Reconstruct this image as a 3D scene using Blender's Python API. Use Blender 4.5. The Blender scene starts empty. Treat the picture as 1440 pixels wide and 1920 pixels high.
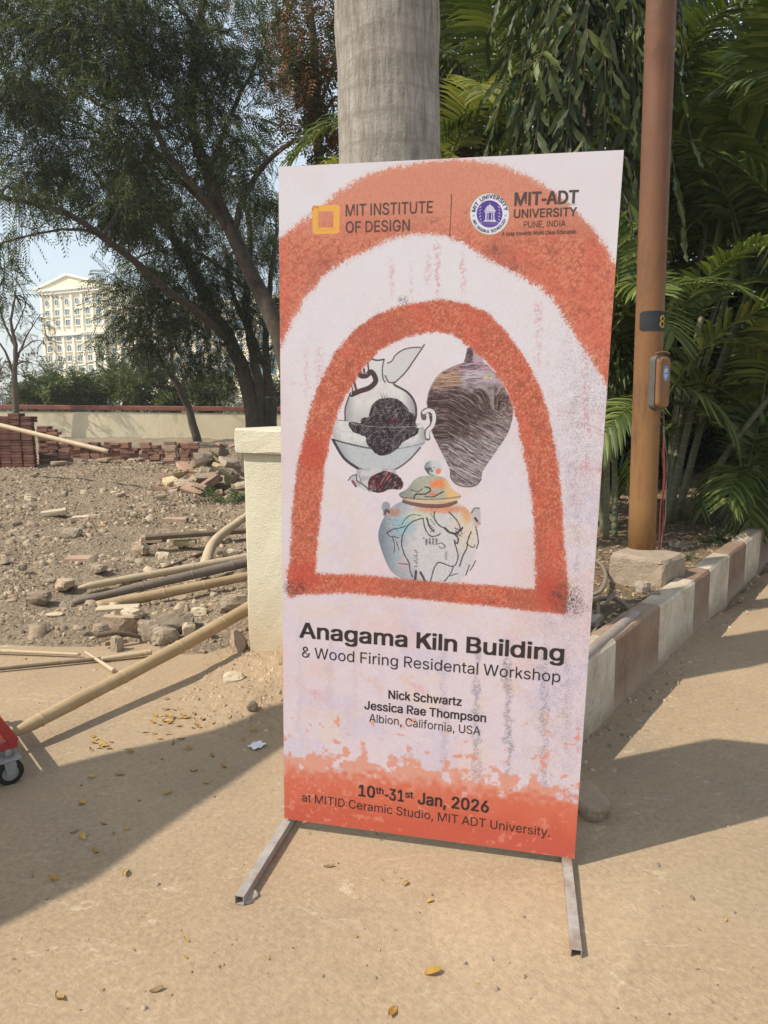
import bpy, math, random
import numpy as np
from mathutils import Vector, Matrix
R = math.radians
SC = bpy.context.scene
COL = SC.collection
random.seed(7)
rng = np.random.default_rng(11)

# ------------------------------------------------------------------ camera
F_PX, PITCH, ROLL, CAM_H = 1280.0, R(9), R(.5), 1.37
fwd = np.array([0, math.cos(PITCH), -math.sin(PITCH)])
_r, _u = np.array([1., 0, 0]), np.array([0, math.sin(PITCH), math.cos(PITCH)])
c_right = math.cos(ROLL) * _r + math.sin(ROLL) * _u
c_up = -math.sin(ROLL) * _r + math.cos(ROLL) * _u
cam_d = bpy.data.cameras.new('camera')
cam = bpy.data.objects.new('camera', cam_d)
COL.objects.link(cam)
cam_d.sensor_fit = 'VERTICAL'
cam_d.sensor_height = 36
cam_d.lens = 36 * F_PX / 1920
cam_d.clip_start, cam_d.clip_end = .05, 6000
cam.matrix_world = Matrix(((c_right[0], c_up[0], -fwd[0], 0), (c_right[1], c_up[1], -fwd[1], 0),
                           (c_right[2], c_up[2], -fwd[2], CAM_H), (0, 0, 0, 1)))
SC.camera = cam

# ------------------------------------------------------------------ sky, sun, exposure
SUN_TO = Vector((1.68, .64, -2.01)).normalized()          # the way the light travels
SUN_EL = math.asin(-SUN_TO.z)
w = bpy.data.worlds.new('World')
SC.world = w
w.use_nodes = True
nt = w.node_tree
bg = nt.nodes['Background']
sky = nt.nodes.new('ShaderNodeTexSky')
sky.sky_type = 'NISHITA'
sky.sun_disc = False
sky.sun_elevation = SUN_EL
sky.sun_rotation = math.atan2(-SUN_TO.x, -SUN_TO.y)
sky.air_density, sky.dust_density, sky.ozone_density = 1.3, 1.2, 1.0
# a milky haze veils the whole sky evenly
veil = nt.nodes.new('ShaderNodeMix')
veil.data_type = 'RGBA'
veil.inputs[0].default_value = .52
nt.links.new(sky.outputs[0], veil.inputs[6])
veil.inputs[7].default_value = (5.3, 5.9, 6.35, 1)
nt.links.new(veil.outputs[2], bg.inputs[0])
bg.inputs[1].default_value = .100
sl = bpy.data.lights.new('sun', 'SUN')
sl.energy, sl.angle, sl.color = 3.1, R(.53), (1, .92, .79)
so = bpy.data.objects.new('sun', sl)
COL.objects.link(so)
so.rotation_euler = SUN_TO.to_track_quat('-Z', 'Y').to_euler()
so.location = (-8, -3, 12)
SC.view_settings.view_transform = 'Standard'
SC.view_settings.look = 'None'
SC.view_settings.gamma = 1
SC.view_settings.use_curve_mapping = False
SC.view_settings.exposure = .82
SC.cycles.max_bounces = 6
SC.cycles.volume_bounces = 0
SC.cycles.transparent_max_bounces = 4


# ------------------------------------------------------------------ helpers
def ray(u, v):
    return fwd + c_right * (u - 720) / F_PX - c_up * (v - 960) / F_PX


def at(u, v, y):                      # where a line of sight of the photograph meets the distance y
    d = ray(u, v)
    return np.array([0, 0, CAM_H]) + d * (y / d[1])


def gr(u, v, z=0.0):                  # where it meets the level z
    d = ray(u, v)
    return np.array([0, 0, CAM_H]) + d * ((z - CAM_H) / d[2])


def tag(o, label=None, cat=None, group=None, kind=None):
    if label: o['label'] = label
    if cat: o['category'] = cat
    if group: o['group'] = group
    if kind: o['kind'] = kind
    return o


def thing(name, label, cat, loc=(0, 0, 0), group=None):
    o = bpy.data.objects.new(name, None)
    COL.objects.link(o)
    o.location = [float(q) for q in loc]
    o.empty_display_size = .1
    return tag(o, label, cat, group)


def link(name, me, parent=None, loc=None, rot=None, scale=None):
    o = bpy.data.objects.new(name, me)
    COL.objects.link(o)
    if parent is not None: o.parent = parent
    if loc is not None: o.location = [float(q) for q in loc]
    if rot is not None: o.rotation_euler = rot
    if scale is not None: o.scale = scale if hasattr(scale, '__len__') else (scale,) * 3
    return o


def np_mesh(name, V, Fq, mat, smooth=False, mats=None, midx=None):
    """V (n,3), Fq (m,k) all faces of k corners"""
    me = bpy.data.meshes.new(name)
    V = np.ascontiguousarray(V, dtype=np.float32)
    Fq = np.ascontiguousarray(Fq, dtype=np.int32)
    k = Fq.shape[1]
    me.vertices.add(len(V))
    me.vertices.foreach_set('co', V.ravel())
    me.loops.add(Fq.size)
    me.loops.foreach_set('vertex_index', Fq.ravel())
    me.polygons.add(len(Fq))
    me.polygons.foreach_set('loop_start', np.arange(0, Fq.size, k, dtype=np.int32))
    for m in (mats or [mat]): me.materials.append(m)
    if midx is not None: me.polygons.foreach_set('material_index', np.asarray(midx, dtype=np.int32))
    if smooth: me.polygons.foreach_set('use_smooth', np.ones(len(Fq), dtype=bool))
    me.update(calc_edges=True)
    me.validate()
    return me


class MB:
    """collects shapes and links them as one mesh object"""
    def __init__(s): s.v, s.f, s.sm = [], [], []

    def add(s, V, Fs, smooth=False):
        b = len(s.v)
        s.v += [tuple(float(q) for q in p) for p in V]
        s.f += [tuple(b + i for i in f) for f in Fs]
        s.sm += [smooth] * len(Fs)
        return s

    def box(s, c, size, rz=0, axes=None, bev=0):
        sx, sy, sz = [q / 2 for q in size]
        if axes is None:
            axes = ((math.cos(rz), math.sin(rz), 0), (-math.sin(rz), math.cos(rz), 0), (0, 0, 1))
        A = np.array(axes)
        if bev <= 0:
            P = np.array([(x, y, z) for z in (-sz, sz) for x, y in ((-sx, -sy), (sx, -sy), (sx, sy), (-sx, sy))])
            Fs = [(0, 3, 2, 1), (4, 5, 6, 7), (0, 1, 5, 4), (1, 2, 6, 5), (2, 3, 7, 6), (3, 0, 4, 7)]
        else:
            b = bev
            P, Fs = [], []
            for z, k in ((-sz, b), (-sz + b, 0), (sz - b, 0), (sz, b)):
                for x, y in ((-sx + k, -sy + k), (sx - k, -sy + k), (sx - k, sy - k), (-sx + k, sy - k)):
                    P.append((x, y, z))
            for q in range(3):
                for i in range(4):
                    j = (i + 1) % 4
                    Fs.append((q * 4 + i, q * 4 + j, q * 4 + 4 + j, q * 4 + 4 + i))
            Fs += [(3, 2, 1, 0), (12, 13, 14, 15)]
            P = np.array(P)
        return s.add(P @ A + np.array(c), Fs)

    def tube(s, pts, rad, n=8, cap=True, smooth=True, hollow=False):
        pts = [np.array(p, float) for p in pts]
        if not hasattr(rad, '__len__'): rad = [rad] * len(pts)
        b, Fs, V = 0, [], []
        prev = None
        for i, p in enumerate(pts):
            t = pts[min(i + 1, len(pts) - 1)] - pts[max(i - 1, 0)]
            t = t / (np.linalg.norm(t) + 1e-9)
            a = prev if prev is not None else (np.array([1., 0, 0]) if abs(t[0]) < .8 else np.array([0, 1., 0]))
            a = a - t * (a @ t)
            a /= np.linalg.norm(a)
            prev = a
            bb = np.cross(t, a)
            for k in range(n):
                th = 2 * math.pi * k / n
                V.append(p + rad[i] * (math.cos(th) * a + math.sin(th) * bb))
        for i in range(len(pts) - 1):
            for k in range(n):
                k2 = (k + 1) % n
                Fs.append((i * n + k, i * n + k2, (i + 1) * n + k2, (i + 1) * n + k))
        s.add(V, Fs, smooth)
        if cap:
            m = len(V)
            base = len(s.v) - m
            s.f += [tuple(base + k for k in range(n))[::-1], tuple(base + m - n + k for k in range(n))]
            s.sm += [False, False]
        return s

    def mesh(s, name, mat, origin=None):
        me = bpy.data.meshes.new(name)
        V = np.array(s.v, float)
        if origin is not None: V = V - np.array(origin)
        me.from_pydata(V.tolist(), [], s.f)
        me.materials.append(mat)
        me.polygons.foreach_set('use_smooth', s.sm)
        me.update()
        return me

    def build(s, name, mat, parent=None):
        o = np.array(parent.location) if parent is not None else None
        if parent is not None and parent.parent is not None: o = o + np.array(parent.parent.location)
        return link(name, s.mesh(name, mat, o), parent)


def vnoise(x, y, seed=0):
    """smooth value noise on arrays, about 0..1"""
    T = np.random.default_rng(seed).random((256, 256)).astype(np.float32)
    xi, yi = np.floor(x).astype(np.int64), np.floor(y).astype(np.int64)
    fx, fy = (x - xi).astype(np.float32), (y - yi).astype(np.float32)
    fx, fy = fx * fx * (3 - 2 * fx), fy * fy * (3 - 2 * fy)
    a, b = T[yi % 256, xi % 256], T[yi % 256, (xi + 1) % 256]
    c, d = T[(yi + 1) % 256, xi % 256], T[(yi + 1) % 256, (xi + 1) % 256]
    return (a * (1 - fx) + b * fx) * (1 - fy) + (c * (1 - fx) + d * fx) * fy


# ------------------------------------------------------------------ materials
def s2l(c):
    return tuple(((q / 255) / 12.92 if q / 255 <= .04045 else ((q / 255 + .055) / 1.055) ** 2.4) for q in c)


class NT:
    def __init__(s, name):
        s.m = bpy.data.materials.new(name)
        s.m.use_nodes = True
        s.t = s.m.node_tree
        s.b = s.t.nodes['Principled BSDF']
        s.co = s.n('ShaderNodeTexCoord').outputs['Object']

    def n(s, typ, **kw):
        o = s.t.nodes.new(typ)
        for k, v in kw.items(): setattr(o, k, v)
        return o

    def l(s, a, b): s.t.links.new(a, b)

    def noise(s, scale, detail=4, rough=.6, co=None, dist=0, stretch=None):
        q = s.n('ShaderNodeTexNoise')
        q.inputs['Scale'].default_value = scale
        q.inputs['Detail'].default_value = detail
        q.inputs['Roughness'].default_value = rough
        q.inputs['Distortion'].default_value = dist
        c = co or s.co
        if stretch:
            mp = s.n('ShaderNodeMapping')
            mp.inputs['Scale'].default_value = stretch
            s.l(c, mp.inputs[0])
            c = mp.outputs[0]
        s.l(c, q.inputs['Vector'])
        return q.outputs['Fac']

    def ramp(s, fac, stops):
        q = s.n('ShaderNodeValToRGB')
        e = q.color_ramp.elements
        while len(e) < len(stops): e.new(.5)
        for el, (p, c) in zip(e, stops):
            el.position = p
            el.color = (*c, 1) if len(c) == 3 else c
        s.l(fac, q.inputs[0])
        return q.outputs[0]

    def mix(s, fac, a, b, mode='MIX'):
        q = s.n('ShaderNodeMix', data_type='RGBA', blend_type=mode)
        for sock, v in ((q.inputs[0], fac), (q.inputs[6], a), (q.inputs[7], b)):
            if isinstance(v, (int, float)): sock.default_value = v
            elif isinstance(v, tuple): sock.default_value = (*v, 1)
            else: s.l(v, sock)
        return q.outputs[2]

    def math(s, op, a, b=0.0, c=None):
        q = s.n('ShaderNodeMath', operation=op)
        for i, v in enumerate((a, b) if c is None else (a, b, c)):
            if isinstance(v, (int, float)): q.inputs[i].default_value = v
            else: s.l(v, q.inputs[i])
        return q.outputs[0]

    def sep(s, co=None):
        q = s.n('ShaderNodeSeparateXYZ')
        s.l(co or s.co, q.inputs[0])
        return q.outputs

    def island(s): return s.n('ShaderNodeNewGeometry').outputs['Random Per Island']
    def objrand(s): return s.n('ShaderNodeObjectInfo').outputs['Random']

    def bump(s, h, strength=.3, dist=.01):
        q = s.n('ShaderNodeBump')
        q.inputs['Strength'].default_value = strength
        q.inputs['Distance'].default_value = dist
        s.l(h, q.inputs['Height'])
        s.l(q.outputs[0], s.b.inputs['Normal'])
        return q

    def fin(s, col, rough=.9, spec=.25, metal=0):
        if isinstance(col, tuple): s.b.inputs['Base Color'].default_value = (*col, 1)
        else: s.l(col, s.b.inputs['Base Color'])
        if isinstance(rough, (int, float)): s.b.inputs['Roughness'].default_value = rough
        else: s.l(rough, s.b.inputs['Roughness'])
        s.b.inputs['Specular IOR Level'].default_value = spec
        s.b.inputs['Metallic'].default_value = metal
        return s.m


def rough_mat(name, c0, c1, scale=8, bump=.3, bd=.01, rough=.92, c2=None, per=None, fine=None):
    """two or three colours broken by noise, with fine relief"""
    n = NT(name)
    a = n.noise(scale, 6, .65)
    col = n.ramp(a, [(.3, c0), (.7, c1)])
    if c2 is not None:
        col = n.mix(n.ramp(n.noise(scale * .35, 5, .7), [(.52, (0, 0, 0)), (.72, (1, 1, 1))]), col, c2)
    if per:
        v = n.objrand() if per == 'obj' else n.island()
        col = n.mix(1, col, n.ramp(v, [(0, (.62, .62, .62)), (1, (1.28, 1.25, 1.2))]), 'MULTIPLY')
    f = n.noise(fine or scale * 9, 5, .7)
    n.bump(n.math('ADD', f, a), bump, bd)
    return n.fin(col, rough)


def leaf_mat(name, cols, trans=.28, rough=.5, spec=.3, scale=.35, per='isl'):
    n = NT(name)
    k = len(cols)
    v = n.island() if per == 'isl' else n.objrand()
    v = n.math('ADD', n.math('MULTIPLY', v, .65), n.math('MULTIPLY', n.noise(scale, 3, .6), .35))
    col = n.ramp(v, [(.18 + .62 * i / max(1, k - 1), c) for i, c in enumerate(cols)])
    n.fin(col, rough, spec)
    tr = n.n('ShaderNodeBsdfTranslucent')
    n.l(n.mix(1, col, (1.0, 1.05, .55), 'MULTIPLY'), tr.inputs[0])
    mx = n.n('ShaderNodeMixShader')
    mx.inputs[0].default_value = trans
    out = n.t.nodes['Material Output']
    n.l(n.b.outputs[0], mx.inputs[1])
    n.l(tr.outputs[0], mx.inputs[2])
    n.l(mx.outputs[0], out.inputs[0])
    return n.m
# ------------------------------------------------------------------ ground materials
def road_material(name='dusty_concrete', k=1.0):
    n = NT(name)
    a = n.noise(.9, 6, .6)
    b = n.noise(7, 7, .7)
    col = n.ramp(a, [(.28, (.35, .255, .165)), (.5, (.40, .295, .193)), (.75, (.435, .325, .217))])
    col = n.mix(n.ramp(b, [(.56, (0, 0, 0)), (.75, (.5, .5, .5))]), col, (.44, .33, .225))
    # greyer swept concrete showing through the dust
    col = n.mix(n.ramp(n.noise(1.3, 6, .65, dist=.6), [(.50, (0, 0, 0)), (.68, (.55, .55, .55))]), col, (.315, .25, .18))
    # pale scuffs drawn out along the sweep of the broom
    sc = n.noise(5, 6, .75, dist=1.6, stretch=(1, 2.6, 1))
    pt = n.noise(2.1, 3, .5)
    m = n.math('MULTIPLY', n.ramp(sc, [(.57, (0, 0, 0)), (.66, (1, 1, 1))]), n.ramp(pt, [(.48, (0, 0, 0)), (.58, (1, 1, 1))]))
    col = n.mix(m, col, (.53, .43, .315))
    mb_ = n.n('ShaderNodeMapping')
    mb_.inputs['Rotation'].default_value = (0, 0, R(-38))
    n.l(n.co, mb_.inputs[0])
    br = n.noise(8, 7, .8, co=mb_.outputs[0], dist=1.2, stretch=(.5, 2.6, 1))      # faint strokes of a broom
    col = n.mix(1, col, n.ramp(br, [(.34, (.94, .935, .93)), (.66, (1.05, 1.05, 1.05))]), 'MULTIPLY')
    sp = n.noise(130, 3, .7)
    col = n.mix(n.ramp(sp, [(.66, (0, 0, 0)), (.74, (.6, .6, .6))]), col, (.20, .15, .11))
    sp2 = n.noise(60, 4, .7)
    col = n.mix(1, col, n.ramp(sp2, [(.3, (.78, .775, .77)), (.7, (1.14, 1.14, 1.14))]), 'MULTIPLY')
    wv = n.n('ShaderNodeTexWave', wave_type='RINGS', rings_direction='Z')
    mp = n.n('ShaderNodeMapping')
    mp.inputs['Location'].default_value = (2.6, 1.4, 0)
    n.l(n.co, mp.inputs[0])
    n.l(mp.outputs[0], wv.inputs[0])
    wv.inputs['Scale'].default_value = 26
    wv.inputs['Distortion'].default_value = 3
    wv.inputs['Detail'].default_value = 4
    wv.inputs['Detail Scale'].default_value = .6
    h = n.math('ADD', n.math('MULTIPLY', wv.outputs['Fac'], .035), n.math('ADD', n.noise(48, 7, .75), n.math('MULTIPLY', n.noise(9, 5, .6), .8)))
    # worn and stained patches
    col = n.mix(n.ramp(n.noise(.55, 5, .6, dist=.8), [(.42, (0, 0, 0)), (.62, (.45, .45, .45))]), col, (.45, .335, .22))
    col = n.mix(n.ramp(n.noise(2.6, 7, .75, dist=.5), [(.58, (0, 0, 0)), (.72, (.5, .5, .5))]), col, (.29, .215, .15))
    k *= .92
    if k != 1: col = n.mix(1, col, (k, k, k * .99), 'MULTIPLY')
    n.bump(h, .6, .008)
    return n.fin(col, .95, .12)


def dirt_material(name, c0, c1, c2, c3, gravel=38, bs=1.0):
    n = NT(name)
    col = n.ramp(n.noise(1.1, 6, .65), [(.3, c0), (.7, c1)])
    col = n.mix(n.ramp(n.noise(gravel, 6, .75), [(.46, (0, 0, 0)), (.66, (1, 1, 1))]), col, c2)
    col = n.mix(n.ramp(n.noise(gravel * 2.1, 4, .7), [(.56, (0, 0, 0)), (.68, (.9, .9, .9))]), col, c3)
    vo = n.n('ShaderNodeTexVoronoi')
    vo.inputs['Scale'].default_value = gravel * .8
    n.l(n.co, vo.inputs['Vector'])
    h = n.math('ADD', n.noise(gravel * .5, 8, .75), n.math('MULTIPLY', vo.outputs['Distance'], .6))
    n.bump(h, bs, .03)
    return n.fin(col, .96, .1)


M_ROAD = road_material()
M_SKIM = road_material('older_cement_skim', 1.07)
M_LOT = dirt_material('rubbly_dirt', (.33, .255, .175), (.27, .21, .148), (.175, .138, .10), (.42, .335, .24))
M_BED = dirt_material('bed_soil', (.25, .175, .115), (.18, .13, .09), (.12, .088, .062), (.33, .25, .17), 30)
M_FAR = rough_mat('far_ground', (.16, .14, .08), (.22, .18, .12), .3)
M_CONC = rough_mat('rough_concrete', (.30, .235, .17), (.40, .32, .24), 5, .6, .02, c2=(.24, .18, .12))
M_STONE = rough_mat('grey_stone', (.26, .22, .18), (.38, .32, .26), 9, .5, .01, per='obj')

# ------------------------------------------------------------------ ground, road, lot, bed
def grid(name, x0, x1, y0, y1, nx, ny, zf, mat, warp=None):
    X, Y = np.meshgrid(np.linspace(x0, x1, nx), np.linspace(0, 1, ny))
    if warp: Y = warp(Y)
    Y = y0 + (y1 - y0) * Y
    Z = zf(X, Y)
    V = np.stack([X, Y, Z], -1).reshape(-1, 3)
    i = (np.arange(ny - 1)[:, None] * nx + np.arange(nx - 1)[None]).ravel()
    me = np_mesh(name, V, np.stack([i, i + 1, i + nx + 1, i + nx], -1), mat, smooth=True)
    return tag(link(name, me), kind='structure')


gm = MB().add([(-410, -290, -.12), (410, -290, -.12), (410, 530, -.12), (-410, 530, -.12)], [(0, 1, 2, 3)])
tag(gm.build('ground', M_FAR), kind='structure')


def road_z(X, Y):
    z = (vnoise(X * .8 + 30, Y * .8 + 9, 3) - .5) * .012 + (vnoise(X * 3 + 3, Y * 3 + 5, 4) - .5) * .004
    beyond = (X < .62 + (Y - 2.335) * .78) * np.clip((Y - 4.3) / .5, 0, 1)      # runs out under the lot
    return z - .10 * beyond


grid('road', -9, 16, -4, 16, 180, 150, road_z, M_ROAD)


def mound(X, Y):
    m = .10 * np.exp(-(((X + .42) / .34) ** 2 + ((Y - 3.40) / .30) ** 2))
    m += .045 * np.exp(-(((X + .52) / .34) ** 2 + ((Y - 3.0) / .26) ** 2))
    m += .06 * np.exp(-(((X + .9) / .4) ** 2 + ((Y - 4.3) / .4) ** 2))
    return m


def lot_z(X, Y):
    edge = 3.75 - .28 * (X + 1.5) * (X < -.2) + (vnoise(X * 1.7, Y * 1.7, 21) - .5) * .5
    edge = np.where(X < -1.6, 3.55 + (vnoise(X * 1.7, Y * 1.7, 21) - .5) * .35, edge)
    t = np.clip((Y - edge) / .5, -1, 1)
    z = np.where(t < 0, t * .03, t * .06) - .012
    rough = np.clip(t, 0, 1)
    z = z + rough * ((vnoise(X * 1.3, Y * 1.3, 5) - .5) * .10 + (vnoise(X * 4, Y * 4, 6) - .5) * .06 + (vnoise(X * 11, Y * 11, 7) - .5) * .035)
    return z


def lot_z1(x, y): return float(lot_z(np.array([x]), np.array([y]))[0])


def mound_z(X, Y):
    m = mound(X, Y)
    q = np.clip(m * 12, 0, 1)
    return m - .008 + q * ((vnoise(X * 6, Y * 6, 9) - .5) * .035 + (vnoise(X * 15, Y * 15, 8) - .5) * .022 + (vnoise(X * 34, Y * 34, 10) - .5) * .010)


def surf(x, y): return max(0.0, lot_z1(x, y), float(mound_z(np.array([x]), np.array([y]))[0])) if x < .3 else 0.0


grid('dirt_lot', -34, 1.2, 2.45, 42, 520, 420, lot_z, M_LOT, warp=lambda t: .12 * t + .88 * t ** 2.6)

M_HEAP = dirt_material('dusty_heap', (.38, .278, .18), (.355, .26, .168), (.325, .236, .152), (.40, .30, .20), 30, .55)
grid('dirt_mound', -1.5, .45, 2.45, 4.9, 190, 230, mound_z, M_HEAP)


def screed_z(X, Y):                            # an older, slightly higher skim of cement ending in a worn lip
    px, py = np.array([1.334, 1.416, 1.548, 1.667, 1.80]), np.array([.515, .593, .688, .760, .80])
    lip = np.interp(Y, px, py, left=.42, right=.86) + (vnoise(X * 9, Y * 9, 51) - .5) * .04
    d = np.clip((lip - X) / .03, -1, 1)
    fade = np.clip((X - .10 - (vnoise(X * 5, Y * 5, 52) - .5) * .2) / .35, 0, 1) * np.clip((1.86 - Y) / .18, 0, 1)
    return road_z(X, Y) + np.where(d > 0, .0050 * fade * d, .006 * d) - .0012


grid('screed_layer', .12, .95, .9, 1.88, 150, 170, screed_z, M_SKIM)

# kerb line: front face points on the road
KA = np.array([.60, 2.335])
KD = np.array([math.sin(R(38.0)), math.cos(R(38.0))])
KN = np.array([-KD[1], KD[0]])                 # towards the bed


def kerb_pt(s, off=0.0): return KA + KD * s + KN * off


BED_Z = .285


def bed_z(X, Y):
    z = BED_Z + (vnoise(X * 1.1, Y * 1.1, 31) - .5) * .10 + (vnoise(X * 4, Y * 4, 32) - .5) * .05 + (vnoise(X * 13, Y * 13, 33) - .5) * .03
    s = (X - KA[0]) * KD[0] + (Y - KA[1]) * KD[1]
    d = (X - KA[0]) * KN[0] + (Y - KA[1]) * KN[1]
    z = z + .10 * np.clip((d - 1) / 4, 0, 1)
    return np.where(d < .35, np.minimum(z, .335), z)


# bed soil as a sheet running along the kerb
ns, nd = 150, 60
S, D = np.meshgrid(np.linspace(0.1, 15, ns), .07 + 9 * np.linspace(0, 1, nd) ** 1.6)
XB, YB = KA[0] + KD[0] * S + KN[0] * D, KA[1] + KD[1] * S + KN[1] * D
keep = XB - (-.42 - .0 * YB)
VB = np.stack([np.maximum(XB, -.45), YB, bed_z(np.maximum(XB, -.45), YB)], -1).reshape(-1, 3)
ii = (np.arange(nd - 1)[:, None] * ns + np.arange(ns - 1)[None]).ravel()
tag(link('planting_bed', np_mesh('planting_bed', VB, np.stack([ii, ii + 1, ii + ns + 1, ii + ns], -1), M_BED, True)), kind='structure')


def kerb_mat(name, c0, c1, c2):
    n = NT(name)
    a = n.noise(6, 7, .7, stretch=(1, 1, .35))
    col = n.ramp(a, [(.3, c0), (.68, c1)])
    col = n.mix(n.ramp(n.noise(3.2, 7, .75), [(.44, (0, 0, 0)), (.66, (.9, .9, .9))]), col, c2)
    col = n.mix(n.ramp(n.noise(17, 7, .8), [(.56, (0, 0, 0)), (.64, (.75, .75, .75))]), col, (.30, .235, .175))
    z = n.sep()[2]
    dust = n.math('ADD', n.ramp(z, [(.02, (1, 1, 1)), (.13, (0, 0, 0))]), n.ramp(z, [(.338, (0, 0, 0)), (.345, (.75, .75, .75))]))
    col = n.mix(n.math('MULTIPLY', dust, n.ramp(n.noise(9, 5, .7), [(.3, (.35, .35, .35)), (.6, (1, 1, 1))])), col, (.38, .285, .20))
    st = n.noise(14, 4, .7, stretch=(1, 1, .08))
    col = n.mix(n.ramp(st, [(.60, (0, 0, 0)), (.72, (.5, .5, .5))]), col, tuple(q * .55 for q in c0))
    n.bump(n.noise(38, 8, .75), .7, .012)
    return n.fin(col, .93, .15)


M_KW = kerb_mat('chalky_white_paint', (.56, .48, .38), (.66, .58, .46), (.40, .325, .24))
M_KB = kerb_mat('brown_oxide_paint', (.20, .125, .09), (.26, .172, .122), (.31, .23, .165))

kerb = thing('painted_kerb', 'high roadside kerb painted in white and brown bands along the planting bed', 'kerb', (KA[0], KA[1], 0))
cuts = [0.0, .72, 1.385, 2.07, 2.447, 3.01, 3.60, 4.22, 4.85, 5.5, 6.15, 6.8, 7.5, 8.2, 8.9, 9.6, 10.4, 11.2, 12, 13, 14, 15]
KW, KH = .13, .35
for i in range(len(cuts) - 1):
    a, b = cuts[i] + .0015, cuts[i + 1] - .0015
    n_ = 5
    dz = (random.random() - .5) * .014 + (0 if i < 3 else -.006)
    do = (random.random() - .5) * .01
    V, Fs = [], []
    prof = [(0, -.05), (.004 + .0, .0), (.012, KH - .015), (.024, KH), (KW - .012, KH), (KW, KH - .02), (KW, -.05)]
    for k in range(n_ + 1):
        s = a + (b - a) * k / n_
        if i > 10: pass
        for off, z in prof:
            j = (random.random() - .5) * .008
            q = kerb_pt(s, off + do + j * .6)
            V.append((q[0], q[1], z + (dz + j * .6 if z > .1 else 0)))
    m = len(prof)
    for k in range(n_):
        for t in range(m - 1):
            Fs.append((k * m + t, (k + 1) * m + t, (k + 1) * m + t + 1, k * m + t + 1))
    Fs += [tuple(range(m)), tuple(n_ * m + t for t in range(m))[::-1]]
    MB().add(V, Fs).build('kerb_block', M_KW if i % 2 == 0 else M_KB, kerb)
# the return of the kerb behind the banner
MB().box((.17, 2.80, .15), (1.05, KW, .40), math.atan2(.95, -.72)).build('kerb_block', M_KB, kerb)
# ------------------------------------------------------------------ the standing banner
B_W, B_H = .910, 1.974
b_yaw, b_lean, b_roll = -.19204, -.00949, -.00955
b_o = np.array([.13224, 1.94297, .035])
_ex = np.array([math.cos(b_yaw), math.sin(b_yaw), 0])
b_n = np.array([-math.sin(b_yaw), math.cos(b_yaw), 0])
_up = math.cos(b_lean) * np.array([0, 0, 1.]) + math.sin(b_lean) * b_n
b_u = math.cos(b_roll) * _ex + math.sin(b_roll) * _up
b_v = -math.sin(b_roll) * _ex + math.cos(b_roll) * _up
b_b = np.cross(b_v, b_u) * -1
b_back = np.cross(b_u, b_v) * -1               # away from the viewer
if b_back[1] < 0: b_back = -b_back


def bp(x, y, d=0.0):                           # x from the left edge, y down from the top edge, d behind the face
    return b_o + b_u * (x - B_W / 2) + b_v * (B_H - y) + b_back * d


# design coordinates of the print: its four corners in drawing units
_src = [(0, 0), (1, 0), (1, 1), (0, 1)]
_dst = [(522, 313), (1170, 281), (1077, 1610), (533, 1535)]
_A = []
for (a_, b_), (c_, d_) in zip(_src, _dst):
    _A += [[a_, b_, 1, 0, 0, 0, -c_ * a_, -c_ * b_, -c_], [0, 0, 0, a_, b_, 1, -d_ * a_, -d_ * b_, -d_]]
HM = np.linalg.svd(np.array(_A, float))[2][-1].reshape(3, 3)
HI = np.linalg.inv(HM)


def to_board(u, v):
    q = HI @ np.array([u, v, 1.])
    return q[0] / q[2] * B_W, q[1] / q[2] * B_H


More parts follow.
